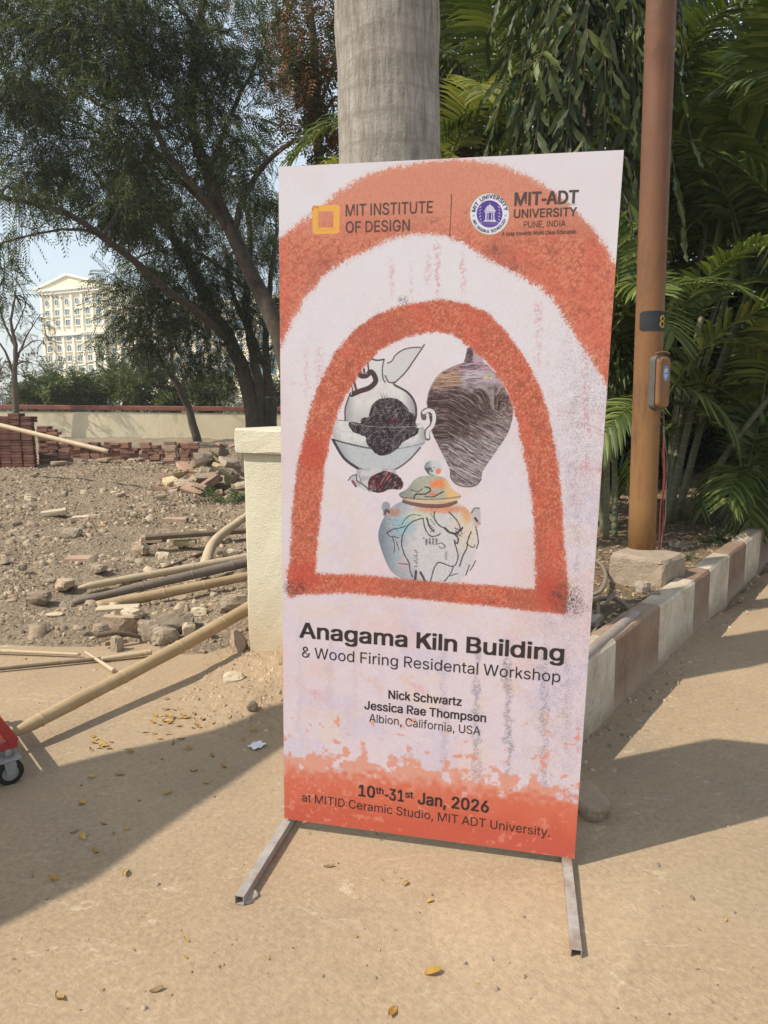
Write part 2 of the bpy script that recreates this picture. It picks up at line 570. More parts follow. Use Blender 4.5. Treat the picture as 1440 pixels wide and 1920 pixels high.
def paint_print(NW=820, NH=1778):
    gx, gy = np.meshgrid((np.arange(NW) + .5) / NW, (np.arange(NH) + .5) / NH)
    q = [HM[i, 0] * gx + HM[i, 1] * gy + HM[i, 2] for i in range(3)]
    X, Y = (q[0] / q[2]).astype(np.float32), (q[1] / q[2]).astype(np.float32)
    # canvas-pixel grain, so the speckle has one size all over
    CX, CY = (gx * NW).astype(np.float32), (gy * NH).astype(np.float32)
    n1 = vnoise(CX / 2.2, CY / 2.2, 101)
    n2 = vnoise(CX / 5, CY / 5, 102)
    n3 = vnoise(CX / 14, CY / 14, 103)
    n4 = vnoise(CX / 45, CY / 45, 104)
    n5 = vnoise(CX / 110, CY / 130, 105)
    g1 = np.random.default_rng(106).random((NH, NW)).astype(np.float32)
    sst = lambda a, b, x: np.clip((x - a) / (b - a), 0, 1) ** 2 * (3 - 2 * np.clip((x - a) / (b - a), 0, 1))
    img = np.empty((NH, NW, 3), np.float32)
    img[:] = (231, 225, 231)

    def put(mask, col, sl=None):
        nonlocal img
        t = img if sl is None else img[sl]
        mask = np.clip(mask, 0, 1)[..., None]
        t += (np.asarray(col, np.float32) - t) * mask

    # watercolour ground: pinker and more lilac towards the foot
    low = sst(560, 1300, Y)
    put(.75 * low, (226, 205, 213))
    put(.8 * sst(.45, .75, n5 * .6 + n4 * .4) * (.15 + .85 * low), (229, 200, 198))
    put(.6 * sst(.5, .8, vnoise(CX / 90, CY / 70, 111) * .7 + n3 * .3) * (.1 + .9 * low), (212, 200, 220))
    put(.55 * sst(.62, .82, vnoise(CX / 70, CY / 60, 112) * .75 + n3 * .25) * low, (230, 208, 190))
    put(.25 * sst(.35, .75, n2) * (.3 + .7 * low), (238, 226, 230))
    # pink brick-like streaks above
    for x0, y0, y1, wd, seed in ((820, 440, 620, 8, 1), (800, 470, 540, 12, 2), (735, 480, 560, 7, 3), (868, 470, 560, 7, 4), (1010, 560, 700, 8, 5), (600, 640, 800, 9, 6),
                                 (1100, 640, 900, 9, 7), (770, 490, 600, 5, 8), (575, 650, 760, 6, 12), (1130, 860, 1000, 8, 13)):
        d = np.abs(X - x0 + (n3 - .5) * 9) / wd
        put(.55 * np.clip(1 - d, 0, 1) * sst(.35, .65, n1 * .5 + n2 * .5) * sst(y0 - 10, y0 + 30, Y) * (1 - sst(y1 - 30, y1 + 10, Y)) * (.5 + n4), (214, 150, 155))
    for y0, x0, x1 in ((640, 1060, 1140), (720, 545, 590), (800, 1070, 1120), (880, 1075, 1130)):
        d = np.abs(Y - y0 + (n3 - .5) * 9) / 6
        put(.4 * np.clip(1 - d, 0, 1) * sst(.4, .7, n1) * ((X > x0) & (X < x1)), (210, 150, 158))
    # chalky vertical drips
    for x0, y0, y1, s, col in ((563, 1130, 1420, .35, (150, 140, 160)), (620, 1140, 1360, .4, (160, 140, 165)), (665, 1140, 1400, .35, (190, 140, 160)), (712, 1160, 1420, .3, (170, 150, 170)),
                               (760, 1150, 1320, .35, (200, 150, 160)), (832, 1170, 1480, .5, (120, 112, 128)), (893, 1180, 1500, .85, (92, 90, 104)), (953, 1190, 1480, 1, (84, 84, 98)),
                               (1020, 1180, 1510, .8, (98, 96, 110)), (1063, 1200, 1440, .5, (120, 112, 125)), (745, 1160, 1200, .9, (214, 130, 150)), (780, 1150, 1220, .7, (214, 140, 150)),
                               (650, 1290, 1390, .5, (206, 150, 170)), (1080, 700, 1100, .35, (110, 100, 115))):
        d = np.abs(X - x0 + (n3 - .5) * 13 + (n4 - .5) * 8) / (7 + 4 * n4)
        a = np.clip(1.15 - d, 0, 1) * sst(.48, .74, g1 * .45 + n1 * .35 + n2 * .3) * sst(y0 - 10, y0 + 60, Y) * (1 - sst(y1 - 60, y1 + 10, Y))
        put(a * s * .75, col)
    # pink smears between the lines of writing
    for x0, y0, rx, ry, col in ((590, 1300, 26, 12, (218, 150, 158)), (700, 1280, 30, 10, (226, 178, 160)), (786, 1290, 22, 14, (216, 140, 150)), (820, 1275, 22, 12, (232, 208, 160)),
                                (980, 1300, 40, 14, (226, 190, 190)), (900, 1260, 40, 10, (230, 200, 180))):
        d = ((X - x0 + (n3 - .5) * 20) / rx) ** 2 + ((Y - y0 - (X - x0) * .5 + (n3 - .5) * 16) / ry) ** 2
        put(.55 * np.clip(1 - d, 0, 1) * sst(.25, .7, n1 * .5 + n2 * .5), col)
    # grey pastel grain down the right edge
    right = sst(1015, 1120, X + (Y - 281) * .07 + (n4 - .5) * 50) * sst(560, 760, Y) * (1 - .3 * sst(1250, 1500, Y))
    put(.30 * right * sst(.56, .74, g1 * .5 + n1 * .4 + n3 * .18), (120, 104, 120))
    put(.16 * sst(930, 1100, X) * sst(540, 640, Y) * (1 - sst(780, 900, Y)) * sst(.6, .75, g1 * .5 + n1 * .4 + n3 * .15), (130, 115, 125))
    put(.10 * sst(.60, .8, g1 * .6 + n1 * .4) * (.4 + low), (190, 160, 175))

    def region(x0, y0, x1, y1):
        m = (X >= x0) & (X <= x1) & (Y >= y0) & (Y <= y1)
        r, c = np.flatnonzero(m.any(1)), np.flatnonzero(m.any(0))
        return (slice(r[0], r[-1] + 1), slice(c[0], c[-1] + 1))

    def pip(P, x, y):
        ins = np.zeros(x.shape, bool)
        for (xa, ya), (xb, yb) in zip(P, P[1:] + P[:1]):
            if ya == yb: continue
            ins ^= ((ya > y) != (yb > y)) & (x < (xb - xa) * (y - ya) / (yb - ya) + xa)
        return ins

    def smooth(P, k=2):                        # corner cutting
        for _ in range(k):
            Q = []
            for (xa, ya), (xb, yb) in zip(P, P[1:] + P[:1]):
                Q += [(.75 * xa + .25 * xb, .75 * ya + .25 * yb), (.25 * xa + .75 * xb, .25 * ya + .75 * yb)]
            P = Q
        return P

    class Draw:
        def __init__(s, ox, oy, k): s.ox, s.oy, s.k = ox, oy, k
        def p(s, P): return [(s.ox + x / s.k, s.oy + y / s.k) for x, y in P]
        def poly(s, P, k=2, pad=3, wob=0):
            P = smooth(s.p(P), k)
            xs, ys = [q[0] for q in P], [q[1] for q in P]
            sl = region(min(xs) - pad, min(ys) - pad, max(xs) + pad, max(ys) + pad)
            x, y = X[sl], Y[sl]
            if wob: x, y = x + (n2[sl] - .5) * wob, y + (n3[sl] - .5) * wob
            m = np.zeros(x.shape, np.float32)
            for dx, dy in ((-.2, -.2), (.2, -.2), (-.2, .2), (.2, .2)):
                m += pip(P, x + dx, y + dy) * .25
            return sl, m
        def line(s, P, wd, col, a=1.0, grain=0.0, wob=0):
            P = s.p(P)
            if len(P) > 2 and P[0] != P[-1]:   # smooth open strokes
                Q = [P[0]] + P + [P[-1]]
                P = []
                for i in range(1, len(Q) - 2):
                    a0, a1, a2, a3 = [np.array(q_) for q_ in Q[i - 1:i + 3]]
                    for t in (0, .25, .5, .75): P.append(tuple(.5 * (2 * a1 + (a2 - a0) * t + (2 * a0 - 5 * a1 + 4 * a2 - a3) * t * t + (3 * a1 - a0 - 3 * a2 + a3) * t ** 3)))
                P.append(Q[-1])
            wd = wd / s.k
            xs, ys = [q[0] for q in P], [q[1] for q in P]
            sl = region(min(xs) - wd - 2, min(ys) - wd - 2, max(xs) + wd + 2, max(ys) + wd + 2)
            x, y = X[sl], Y[sl]
            if wob: x, y = x + (n2[sl] - .5) * wob, y + (n1[sl] - .5) * wob
            d = np.full(x.shape, 1e3, np.float32)
            for (xa, ya), (xb, yb) in zip(P, P[1:]):
                L = (xb - xa) ** 2 + (yb - ya) ** 2 + 1e-6
                t = np.clip(((x - xa) * (xb - xa) + (y - ya) * (yb - ya)) / L, 0, 1)
                d = np.minimum(d, np.hypot(x - xa - t * (xb - xa), y - ya - t * (yb - ya)))
            m = np.clip((wd / 2 - d) / .45 + .5, 0, 1) * a
            if grain: m = m * (1 - grain + grain * sst(.3, .6, n1[sl] * .5 + g1[sl] * .5))
            put(m, col, sl)

    # ---- white footed ewer with dark flowers
    D = Draw(600, 600, 5.646)
    DK = (74, 60, 66)
    sl, m = D.poly([(495, 415), (680, 425), (715, 458), (770, 430), (800, 375), (870, 320), (960, 292), (1060, 290), (1108, 258), (1060, 340), (1000, 420), (900, 560), (775, 678), (690, 655), (580, 655), (540, 600), (500, 520)], 1)
    put(m, (230, 227, 227), sl)
    put(m * .35 * (1 - sst(690, 712, X[sl] + (Y[sl] - 690) * .3)), (206, 204, 206), sl)
    put(m * .8 * sst(722, 785, X[sl] + (Y[sl] - 640) * .9) * .35, (170, 170, 176), sl)
    D.line([(515, 540), (512, 415), (600, 428), (678, 418)], 17, DK, .9)
    D.line([(678, 420), (660, 520), (668, 620), (690, 660)], 14, DK, .75)
    D.line([(715, 458), (765, 432), (795, 378), (870, 322), (960, 295), (1062, 290)], 14, DK, .85, .3)
    D.line([(1105, 262), (1000, 420), (900, 560), (775, 678)], 15, DK, .9, .2)
    D.line([(690, 590), (730, 660), (790, 660)], 15, DK, .75)
    sl, m = D.poly([(640, 655), (800, 690), (930, 770), (1005, 880), (1018, 1000), (990, 1150), (860, 1250), (640, 1280), (400, 1240), (280, 1150), (262, 960), (300, 830), (400, 740), (540, 680)], 2)
    put(m, (226, 222, 222), sl)
    put(m * (1 - sst(648, 668, X[sl])) * .75, (140, 146, 146), sl)
    put(m * sst(752, 780, X[sl]) * .75, (128, 130, 136), sl)
    put(m * .25 * sst(.4, .7, n3[sl]), (196, 190, 192), sl)
    put(m * .5 * sst(716, 690, X[sl]) * sst(745, 790, Y[sl]), (170, 172, 174), sl)
    D.line([(790, 690), (930, 770), (1005, 880), (1018, 1000), (1000, 1080)], 22, (60, 54, 60), .95, .2)
    D.line([(300, 830), (266, 940), (266, 1060)], 15, (70, 66, 70), .9)
    sl, m = D.poly([(150, 1060), (290, 1075), (640, 1110), (1050, 1070), (1125, 1180), (1122, 1290), (1060, 1355), (945, 1480), (800, 1580), (640, 1605), (400, 1572), (255, 1465), (125, 1260)], 1)
    put(m, (222, 219, 218), sl)
    put(m * .6 * sst(822, 838, Y[sl] + (n3[sl] - .5) * 5), (178, 186, 194), sl)
    put(m * .65 * sst(772, 806, X[sl] + (n3[sl] - .5) * 8), (126, 134, 142), sl)
    put(m * .5 * (1 - sst(626, 646, X[sl] - (Y[sl] - 820) * .5)), (150, 152, 158), sl)
    put(m * .3 * sst(.5, .8, n2[sl]), (170, 176, 186), sl)
    D.line([(125, 1262), (255, 1300), (450, 1345), (540, 1360)], 17, DK, .9, .4)
    D.line([(820, 1365), (960, 1340), (1110, 1300)], 9, DK, .6, .5)
    D.line([(140, 1275), (255, 1465), (400, 1572)], 28, (52, 48, 54), .95, .2)
    D.line([(400, 1572), (640, 1605), (800, 1580), (945, 1480), (1062, 1352)], 16, (66, 62, 68), .9, .2)
    D.line([(180, 1060), (290, 1070)], 8, DK, .6)
    sl, m = D.poly([(520, 1000), (535, 920), (570, 870), (640, 835), (740, 822), (850, 850), (920, 920), (950, 985), (1005, 990), (1005, 1110), (1055, 1130), (1030, 1215), (880, 1285), (840, 1350), (760, 1410), (660, 1445), (590, 1420), (545, 1360), (490, 1310), (495, 1235), (420, 1215), (330, 1170), (288, 1085), (350, 1080), (440, 1100), (430, 1060), (470, 1030), (520, 1035)], 1, wob=2)
    put(m, (46, 40, 46), sl)
    put(m * .5 * sst(.5, .7, n3[sl]), (84, 74, 80), sl)
    put(m * .45 * sst(.66, .74, vnoise(CX[sl] / 2.0 + CY[sl] / 3, CY[sl] / 9 - CX[sl] / 14, 131)), (170, 160, 164), sl)
    put(m * .35 * sst(.68, .74, vnoise(CX[sl] / 8 + CY[sl] / 9, CY[sl] / 1.8, 132)), (180, 170, 172), sl)
    rd = ((X[sl] - 739) / 13) ** 2 + ((Y[sl] - 790) / 7) ** 2
    put(m * .8 * np.clip(1.3 - rd, 0, 1) * sst(.35, .6, n2[sl]), (110, 40, 52), sl)
    for k in range(9):
        D.line([(680 + k * 4, 900 - k * 2), (640 + k * 10, 770 + (k % 3) * 20)], 5, DK, .55, .3)
    for k in range(16):
        D.line([(560 + k * 26, 880 + (k * 37) % 90), (600 + k * 26, 960 + (k * 53) % 120)], 4, (190, 182, 186), .6, .3)
        D.line([(330 + k * 40, 1120 + (k * 31) % 60), (380 + k * 38, 1180 + (k * 47) % 90)], 4, (180, 170, 176), .55, .3)
    D.line([(330, 1095), (560, 1130), (760, 1135), (1040, 1128)], 7, (200, 194, 198), .8, .5)
    sl, m = D.poly([(385, 1568), (800, 1570), (805, 1625), (870, 1690), (888, 1760), (850, 1800), (740, 1790), (640, 1835), (500, 1812), (430, 1790), (380, 1730), (300, 1700), (385, 1640)], 1)
    put(m, (206, 204, 208), sl)
    put(m * .5 * sst(.45, .7, n3[sl]), (160, 150, 158), sl)
    sl, m = D.poly([(510, 1700), (560, 1640), (680, 1590), (790, 1625), (870, 1690), (888, 1760), (850, 1800), (740, 1785), (640, 1835), (508, 1808)], 1, wob=1.5)
    put(m, (66, 50, 56), sl)
    put(m * .8 * sst(.45, .65, vnoise(CX[sl] / 9, CY[sl] / 8, 133)), (112, 42, 50), sl)
    put(m * .6 * sst(.64, .72, vnoise(CX[sl] / 2.4 + CY[sl] / 4, CY[sl] / 7, 134)), (180, 168, 172), sl)
    D.line([(300, 1700), (330, 1660), (385, 1640), (390, 1700), (480, 1760), (520, 1812)], 12, DK, .8)
    D.line([(345, 1710), (380, 1760)], 26, (110, 50, 56), .8)
    D.line([(415, 1650), (450, 1740), (520, 1790)], 9, DK, .6)
    D.line([(410, 535), (430, 590), (490, 590), (540, 550), (580, 600), (585, 660), (520, 720), (420, 755), (335, 790)], 54, (66, 50, 54), 1, .15)
    D.line([(350, 610), (385, 750)], 26, (100, 62, 64), .9)
    D.line([(470, 590), (465, 520)], 22, DK, .9)
    D.line([(430, 560), (500, 570)], 8, (190, 180, 180), .8)
    D.line([(325, 690), (345, 740), (300, 820)], 16, DK, .8)
    D.line([(335, 720), (330, 790)], 9, (226, 224, 226), .9)
    # ---- dark striated vase
    D = Draw(780, 620, 6.195)
    sl, m = D.poly([(595, 180), (770, 180), (770, 300), (790, 372), (545, 385), (580, 300)], 1)
    put(m, (120, 100, 104), sl)
    put(m * .8 * sst(883, 890, X[sl]), (206, 180, 190), sl)
    put(m * .8 * sst(.45, .6, n2[sl]) * (X[sl] < 887), (70, 60, 64), sl)
    D.line([(545, 380), (790, 372)], 10, (70, 56, 62), .8)
    sl, m = D.poly([(545, 378), (790, 370), (880, 440), (980, 560), (1065, 735), (1130, 870), (1128, 1000), (1085, 1160), (1020, 1275), (900, 1450), (800, 1590), (765, 1650), (760, 1730), (700, 1795), (600, 1818), (480, 1790), (400, 1710), (402, 1630), (335, 1490), (250, 1320), (190, 1200), (140, 920), (125, 840), (160, 680), (270, 510), (420, 425)], 1)
    x, y = X[sl], Y[sl]
    lu = (x - 800) / 163
    sw = y - np.maximum(0, x - 838) * .62 * np.clip((y - 712) / 55, 0, 1) + 16 * (lu - .1) ** 2
    st = vnoise(sw / 1.1 + n3[sl] * 2.5, x / 17, 141) * .5 + vnoise(sw / .7, x / 9, 142) * .35 + n1[sl] * .15
    base = np.empty(x.shape + (3,), np.float32)
    base[:] = (96, 78, 76)
    def bl(a, c):
        nonlocal base
        base += (np.asarray(c, np.float32) - base) * np.clip(a, 0, 1)[..., None]
    bl(sst(780, 880, y + (x - 880) * .35) * .85, (156, 142, 144))
    bl(.45 * sst(880, 950, x) * sst(740, 800, y), (160, 146, 140))
    bl(.85 * (1 - sst(708, 742, y + (n3[sl] - .5) * 12)) * sst(852, 872, x + (n3[sl] - .5) * 16), (206, 190, 206))
    bl(.85 * (1 - sst(712, 738, y + (n3[sl] - .5) * 10)) * (1 - sst(852, 872, x + (n3[sl] - .5) * 10)), (196, 154, 124))
    bl(.7 * (1 - sst(690, 700, y)), (170, 134, 148))
    bl(.75 * (.4 + .6 * sst(.35, .6, n3[sl])) * sst(732, 752, y) * (1 - sst(800, 850, y + (x - 800) * .2)) * (1 - sst(880, 930, x)), (66, 50, 50))
    bl(.8 * sst(.53, .70, st) * (.55 + .45 * sst(800, 880, y + (x - 800) * .3)), (212, 202, 206))
    bl(.7 * (1 - sst(.30, .46, st)), (50, 40, 42))
    bl(.35 * sst(940, 965, x), (130, 100, 110))
    bl(.45 * sst(.6, .8, n1[sl]) * sst(900, 950, x) * (y < 790) , (225, 218, 206))
    bl(.3 * sst(.6, .75, n2[sl]) * (y > 820), (170, 180, 200))
    bl(.5 * ((np.abs(x - 915) < 8) & (np.abs(y - 706) < 6)) * sst(.3, .6, n2[sl]), (228, 214, 140))
    img[sl] += (base - img[sl]) * m[..., None]
    D.line([(400, 1640), (410, 1720), (480, 1790), (600, 1816), (700, 1795), (758, 1725)], 12, (70, 58, 62), .85, .2)
    D.line([(125, 840), (145, 930), (190, 1200)], 9, (96, 84, 84), .6)
    D.line([(545, 380), (420, 425), (270, 510), (165, 670), (125, 835)], 8, (96, 80, 76), .7)
    D = Draw(600, 600, 5.646)
    D.line([(1140, 1250), (1135, 1180), (1185, 1120), (1208, 1040), (1195, 980), (1140, 955), (1095, 985), (1100, 1035)], 58, (96, 80, 84), .9)
    D.line([(1140, 1240), (1140, 1180), (1190, 1120), (1210, 1040), (1195, 975), (1145, 955), (1100, 980)], 38, (222, 220, 222), 1)
    D.line([(1040, 1130), (1120, 1100)], 30, (222, 218, 220), 1)
    # ---- pale blue lidded jar with an incised drawing
    D = Draw(690, 840, 6.0)
    sl, m = D.poly([(400, 585), (280, 650), (185, 760), (125, 900), (110, 1010), (150, 1150), (215, 1320), (290, 1430), (560, 1560), (760, 1580), (960, 1560), (1110, 1430), (1200, 1270), (1255, 1060), (1235, 900), (1165, 740), (1080, 650), (980, 595)], 2)
    x, y = X[sl], Y[sl]
    base = np.empty(x.shape + (3,), np.float32)
    base[:] = (214, 208, 212)
    nn = n3[sl]
    bl(.85 * (1 - sst(735, 790, x + (nn - .5) * 26)), (152, 164, 176))
    bl(.8 * np.clip(1.1 - ((x - 757) / 26) ** 2 - ((y - 985) / 24) ** 2, 0, 1), (150, 192, 204))
    bl(.6 * np.clip(1.1 - ((x - 790) / 40) ** 2 - ((y - 968) / 16) ** 2, 0, 1), (206, 212, 176))
    bl(.8 * sst(830, 880, x + (nn - .5) * 20) * (1 - sst(1000, 1050, y)), (230, 208, 178))
    bl(.85 * np.clip(1.1 - ((x - 830) / 60) ** 2 - ((y - 955) / 9) ** 2, 0, 1), (222, 140, 102))
    bl(.8 * np.clip(1.1 - ((x - 876) / 12) ** 2 - ((y - 964) / 20) ** 2, 0, 1), (226, 160, 110))
    bl(.7 * np.clip(1.1 - ((x - 738) / 16) ** 2 - ((y - 960) / 10) ** 2, 0, 1), (190, 120, 96))
    bl(.5 * np.clip(1.1 - ((x - 757) / 16) ** 2 - ((y - 1060) / 16) ** 2, 0, 1), (220, 178, 180))
    bl(.6 * (1 - sst(710, 728, x)), (128, 136, 142))
    bl(.22 * sst(.5, .75, n2[sl]), (200, 204, 210))
    bl(.14 * sst(.62, .75, n1[sl]), (110, 112, 120))
    bl(.5 * (1 - sst(712, 740, x + (y - 1010) * -.12)), (104, 116, 128))
    bl(.4 * sst(1050, 1085, y) * (1 - sst(770, 800, x)), (150, 150, 158))
    fade = 1 - .55 * sst(872, 900, x)
    img[sl] += (base - img[sl]) * (m * fade)[..., None]
    D.line([(405, 598), (560, 640), (760, 655), (900, 640), (985, 608)], 46, (104, 66, 58), .85, .25)
    sl, m = D.poly([(330, 515), (440, 470), (490, 385), (560, 330), (640, 310), (840, 315), (900, 370), (945, 470), (1050, 525), (1040, 575), (920, 615), (720, 632), (500, 612), (385, 575)], 2)
    x, y = X[sl], Y[sl]
    base = np.empty(x.shape + (3,), np.float32)
    base[:] = (178, 178, 160)
    bl(.9 * (1 - sst(762, 795, x + (n3[sl] - .5) * 10)), (150, 152, 146))
    bl(.95 * np.clip(1.2 - ((x - 822) / 18) ** 2 - ((y - 908) / 11) ** 2, 0, 1), (240, 136, 84))
    bl(.9 * sst(828, 845, x), (238, 190, 130))
    bl(.85 * np.clip(1.1 - ((x - 812) / 9) ** 2 - ((y - 926) / 6) ** 2, 0, 1), (236, 110, 80))
    bl(.8 * sst(933, 938, y), (226, 196, 160))
    bl(.6 * sst(938, 943, y) * sst(800, 830, x), (230, 150, 104))
    bl(.4 * sst(.55, .75, n2[sl]), (200, 196, 180))
    bl(.5 * sst(858, 866, x), (190, 150, 110))
    bl(.55 * (1 - sst(748, 766, x)), (112, 118, 116))
    bl(.6 * (np.abs(y - 936.5 - .0016 * (x - 805) ** 2 * -1) < 1.3), (120, 96, 80))
    img[sl] += (base - img[sl]) * m[..., None]
    sl, m = D.poly([(630, 230), (640, 170), (710, 135), (800, 140), (835, 200), (830, 270), (780, 310), (680, 310)], 2)
    x, y = X[sl], Y[sl]
    base = np.empty(x.shape + (3,), np.float32)
    base[:] = (206, 208, 210)
    bl(.9 * (1 - sst(800, 812, x)), (136, 150, 156))
    bl(.9 * np.clip(1.2 - ((x - 822) / 6) ** 2 - ((y - 884) / 7) ** 2, 0, 1), (236, 130, 86))
    bl(.8 * sst(.45, .6, n2[sl]) * (y > 876) * (x < 818), (84, 76, 80))
    img[sl] += (base - img[sl]) * m[..., None]
    for P, c in (([(150, 690), (160, 620), (200, 600), (245, 620), (255, 700), (200, 770)], (150, 160, 166)), ([(1160, 700), (1210, 672), (1265, 690), (1270, 780), (1262, 880), (1200, 900), (1165, 800)], (196, 190, 190))):
        sl, m = D.poly(P, 2)
        put(m, c, sl)
    D.line([(185, 750), (205, 700), (235, 720)], 30, (96, 54, 46), .8, .3)
    D.line([(1165, 730), (1200, 680), (1250, 680)], 22, (120, 128, 134), .8)
    D.line([(1205, 790), (1230, 825)], 24, (74, 50, 46), .9)
    D.line([(1230, 840), (1262, 850)], 22, (226, 130, 104), .8)
    INK = (58, 54, 62)
    for P, wd in (([(515, 570), (540, 520), (640, 520), (700, 480), (690, 450), (640, 440)], 11), ([(640, 545), (740, 550), (790, 520), (850, 490)], 9), ([(480, 470), (560, 490), (610, 460)], 6),
                  ([(620, 790), (500, 830), (430, 900), (385, 1000), (380, 1090), (410, 1200), (460, 1290), (475, 1380), (500, 1450)], 9),
                  ([(620, 800), (640, 900), (700, 990), (780, 985), (815, 960)], 9), ([(660, 790), (690, 880), (740, 940)], 13), ([(745, 720), (750, 800), (800, 870), (860, 900)], 9),
                  ([(910, 720), (970, 780), (1020, 850), (1035, 910)], 9), ([(860, 900), (920, 950), (1000, 960), (1060, 900)], 16), ([(950, 950), (1010, 1010), (1010, 1070), (980, 1060), (975, 1040)], 12),
                  ([(975, 1070), (1000, 1150), (1012, 1230), (985, 1310), (930, 1330), (850, 1300), (790, 1290), (750, 1340), (720, 1440), (700, 1510)], 9),
                  ([(960, 1340), (930, 1410), (860, 1500)], 8), ([(790, 1080), (830, 1070), (870, 1110), (830, 1130), (800, 1110)], 6), ([(1160, 940), (1120, 1050), (1110, 1130), (1070, 1210), (1030, 1330)], 10),
                  ([(1110, 1080), (1180, 1120), (1200, 1090)], 7), ([(1140, 1320), (1100, 1430)], 8), ([(1210, 1270), (1150, 1380)], 7), ([(540, 1390), (530, 1480)], 20), ([(590, 1400), (640, 1490)], 18),
                  ([(210, 960), (280, 915), (360, 900), (420, 880)], 8), ([(270, 1000), (300, 1090), (290, 1180)], 6), ([(320, 1060), (350, 1150)], 6), ([(380, 860), (430, 790), (500, 750), (590, 760)], 6),
                  ([(1210, 890), (1230, 960), (1240, 1060), (1220, 1130)], 9), ([(920, 1440), (1010, 1410)], 7), ([(340, 1300), (450, 1310)], 6), ([(220, 940), (240, 990), (350, 1010)], 6)):
        D.line(P, wd * 1.45, INK, .95, .25, wob=1.0)
    for k in range(26):
        D.line([(620 + (k * 37) % 150, 1010 + (k * 23) % 75), (632 + (k * 37) % 150, 1020 + (k * 23) % 75)], 10, INK, .75)
    for k in range(10):
        D.line([(520 + (k % 3) * 14, 1150 + k * 20), (550 + (k % 2) * 10, 1155 + k * 20)], 9, INK, .7)
        D.line([(865, 1165 + k * 10), (890, 1168 + k * 10)], 5, INK, .5)
        D.line([(700 + (k * 17) % 50, 740 + k * 22), (712 + (k * 17) % 50, 745 + k * 22)], 10, INK, .7)
        D.line([(980 + (k * 29) % 80, 900 + (k * 41) % 90), (990 + (k * 29) % 80, 912 + (k * 41) % 90)], 12, INK, .7)
        D.line([(230 + (k * 43) % 150, 800 + (k * 61) % 300), (260 + (k * 43) % 150, 812 + (k * 61) % 300)], 6, INK, .45)
    # ---- the painted arches in terracotta pastel
    fz = (n1 - .5) * 5.5 + (n2 - .5) * 5 + (n3 - .5) * 5
    fz2 = (vnoise(CX / 2.2, CY / 2.2, 151) - .5) * 5.5 + (vnoise(CX / 5, CY / 5, 152) - .5) * 5

    def band(outer, inner, lo, k=1, fuzz=1.0, hole=False):
        xs = [q[0] for q in outer + inner]
        ys = [q[1] for q in outer + inner]
        sl = region(min(xs) - 14, min(ys) - 14, max(xs) + 14, max(ys) + 14)
        m = np.zeros(X[sl].shape, np.float32)
        P = outer + inner[::-1]
        for t in range(5):
            ja = vnoise(CX[sl] / 1.6, CY[sl] / 1.6, 180 + t) - .5
            jb = vnoise(CX[sl] / 1.6, CY[sl] / 1.6, 190 + t) - .5
            x, y = X[sl] + (fz[sl] * .45 + ja * (3 + 2.2 * t)) * fuzz, Y[sl] + (fz2[sl] * .45 + jb * (3 + 2.2 * t)) * fuzz
            m += (pip(outer, x, y) & ~pip(inner, x, y) if hole else pip(P, x, y)) * .2
        m = sst(.12, .88, m + (g1[sl] - .5) * .5 + (n1[sl] - .5) * .3)
        x, y = X[sl], Y[sl]
        c = np.empty(x.shape + (3,), np.float32)
        c[:] = lo
        gr_ = vnoise((CX[sl] + CY[sl] * .7) / 2.6, (CY[sl] - CX[sl] * .5) / 5, 161)
        for a, col in ((.72 * sst(.45, .70, gr_), (224, 142, 110)), (.6 * sst(.5, .7, n2[sl]), (176, 80, 62)), (.45 * sst(.5, .72, n4[sl]), (212, 96, 76)),
                       (.5 * sst(.55, .75, n5[sl]), (176, 92, 74)), (.55 * sst(.56, .74, g1[sl] * .35 + n1[sl] * .65), (236, 166, 134)), (.4 * sst(.68, .8, vnoise(CX[sl] / 12, CY[sl] / 12, 162) * .6 + n1[sl] * .4), (128, 76, 66))):
            c += (np.asarray(col, np.float32) - c) * a[..., None]
        return sl, m, c

    sl, m, c = band([(505, 470), (527, 444), (560, 420), (600, 388), (640, 356), (680, 332), (730, 316), (790, 305), (850, 300), (905, 303), (945, 312), (990, 330), (1035, 356), (1075, 390), (1110, 428), (1135, 462), (1152, 495), (1200, 520)],
                    [(505, 690), (533, 636), (545, 605), (570, 562), (600, 522), (640, 492), (690, 470), (730, 448), (780, 438), (830, 440), (870, 455), (905, 480), (945, 502), (990, 525), (1030, 552), (1055, 590), (1085, 640), (1110, 672), (1136, 722), (1180, 790)],
                    (206, 112, 86), fuzz=2.6)
    top = (1 - sst(380, 470, Y[sl]))
    c += (np.array((218, 146, 120), np.float32) - c) * (top * (.62 + .3 * sst(.4, .6, n1[sl])))[..., None]
    c += (np.array((196, 86, 66), np.float32) - c) * (.4 * sst(540, 620, Y[sl]) * (X[sl] < 600))[..., None]
    img[sl] += (c - img[sl]) * (m * (.93 + .07 * n1[sl]))[..., None]
    sl, m, c = band([(540, 1122), (537, 1095), (545, 1020), (549, 950), (556, 880), (568, 822), (580, 770), (600, 715), (628, 662), (665, 617), (705, 590), (760, 570), (830, 562), (880, 571), (920, 590), (952, 626), (985, 672), (1012, 722), (1030, 780), (1045, 860), (1054, 950), (1060, 1050), (1066, 1110), (1062, 1152), (1000, 1146), (950, 1140), (800, 1125), (650, 1112), (560, 1116)],
                    [(592, 1075), (596, 1010), (601, 950), (608, 880), (624, 800), (646, 745), (680, 692), (712, 656), (760, 633), (815, 621), (850, 628), (885, 655), (918, 684), (950, 732), (970, 790), (985, 870), (1000, 960), (1004, 1040), (1004, 1105), (900, 1096), (800, 1090), (700, 1080), (592, 1075)],
                    (190, 96, 76), fuzz=1.4, hole=True)
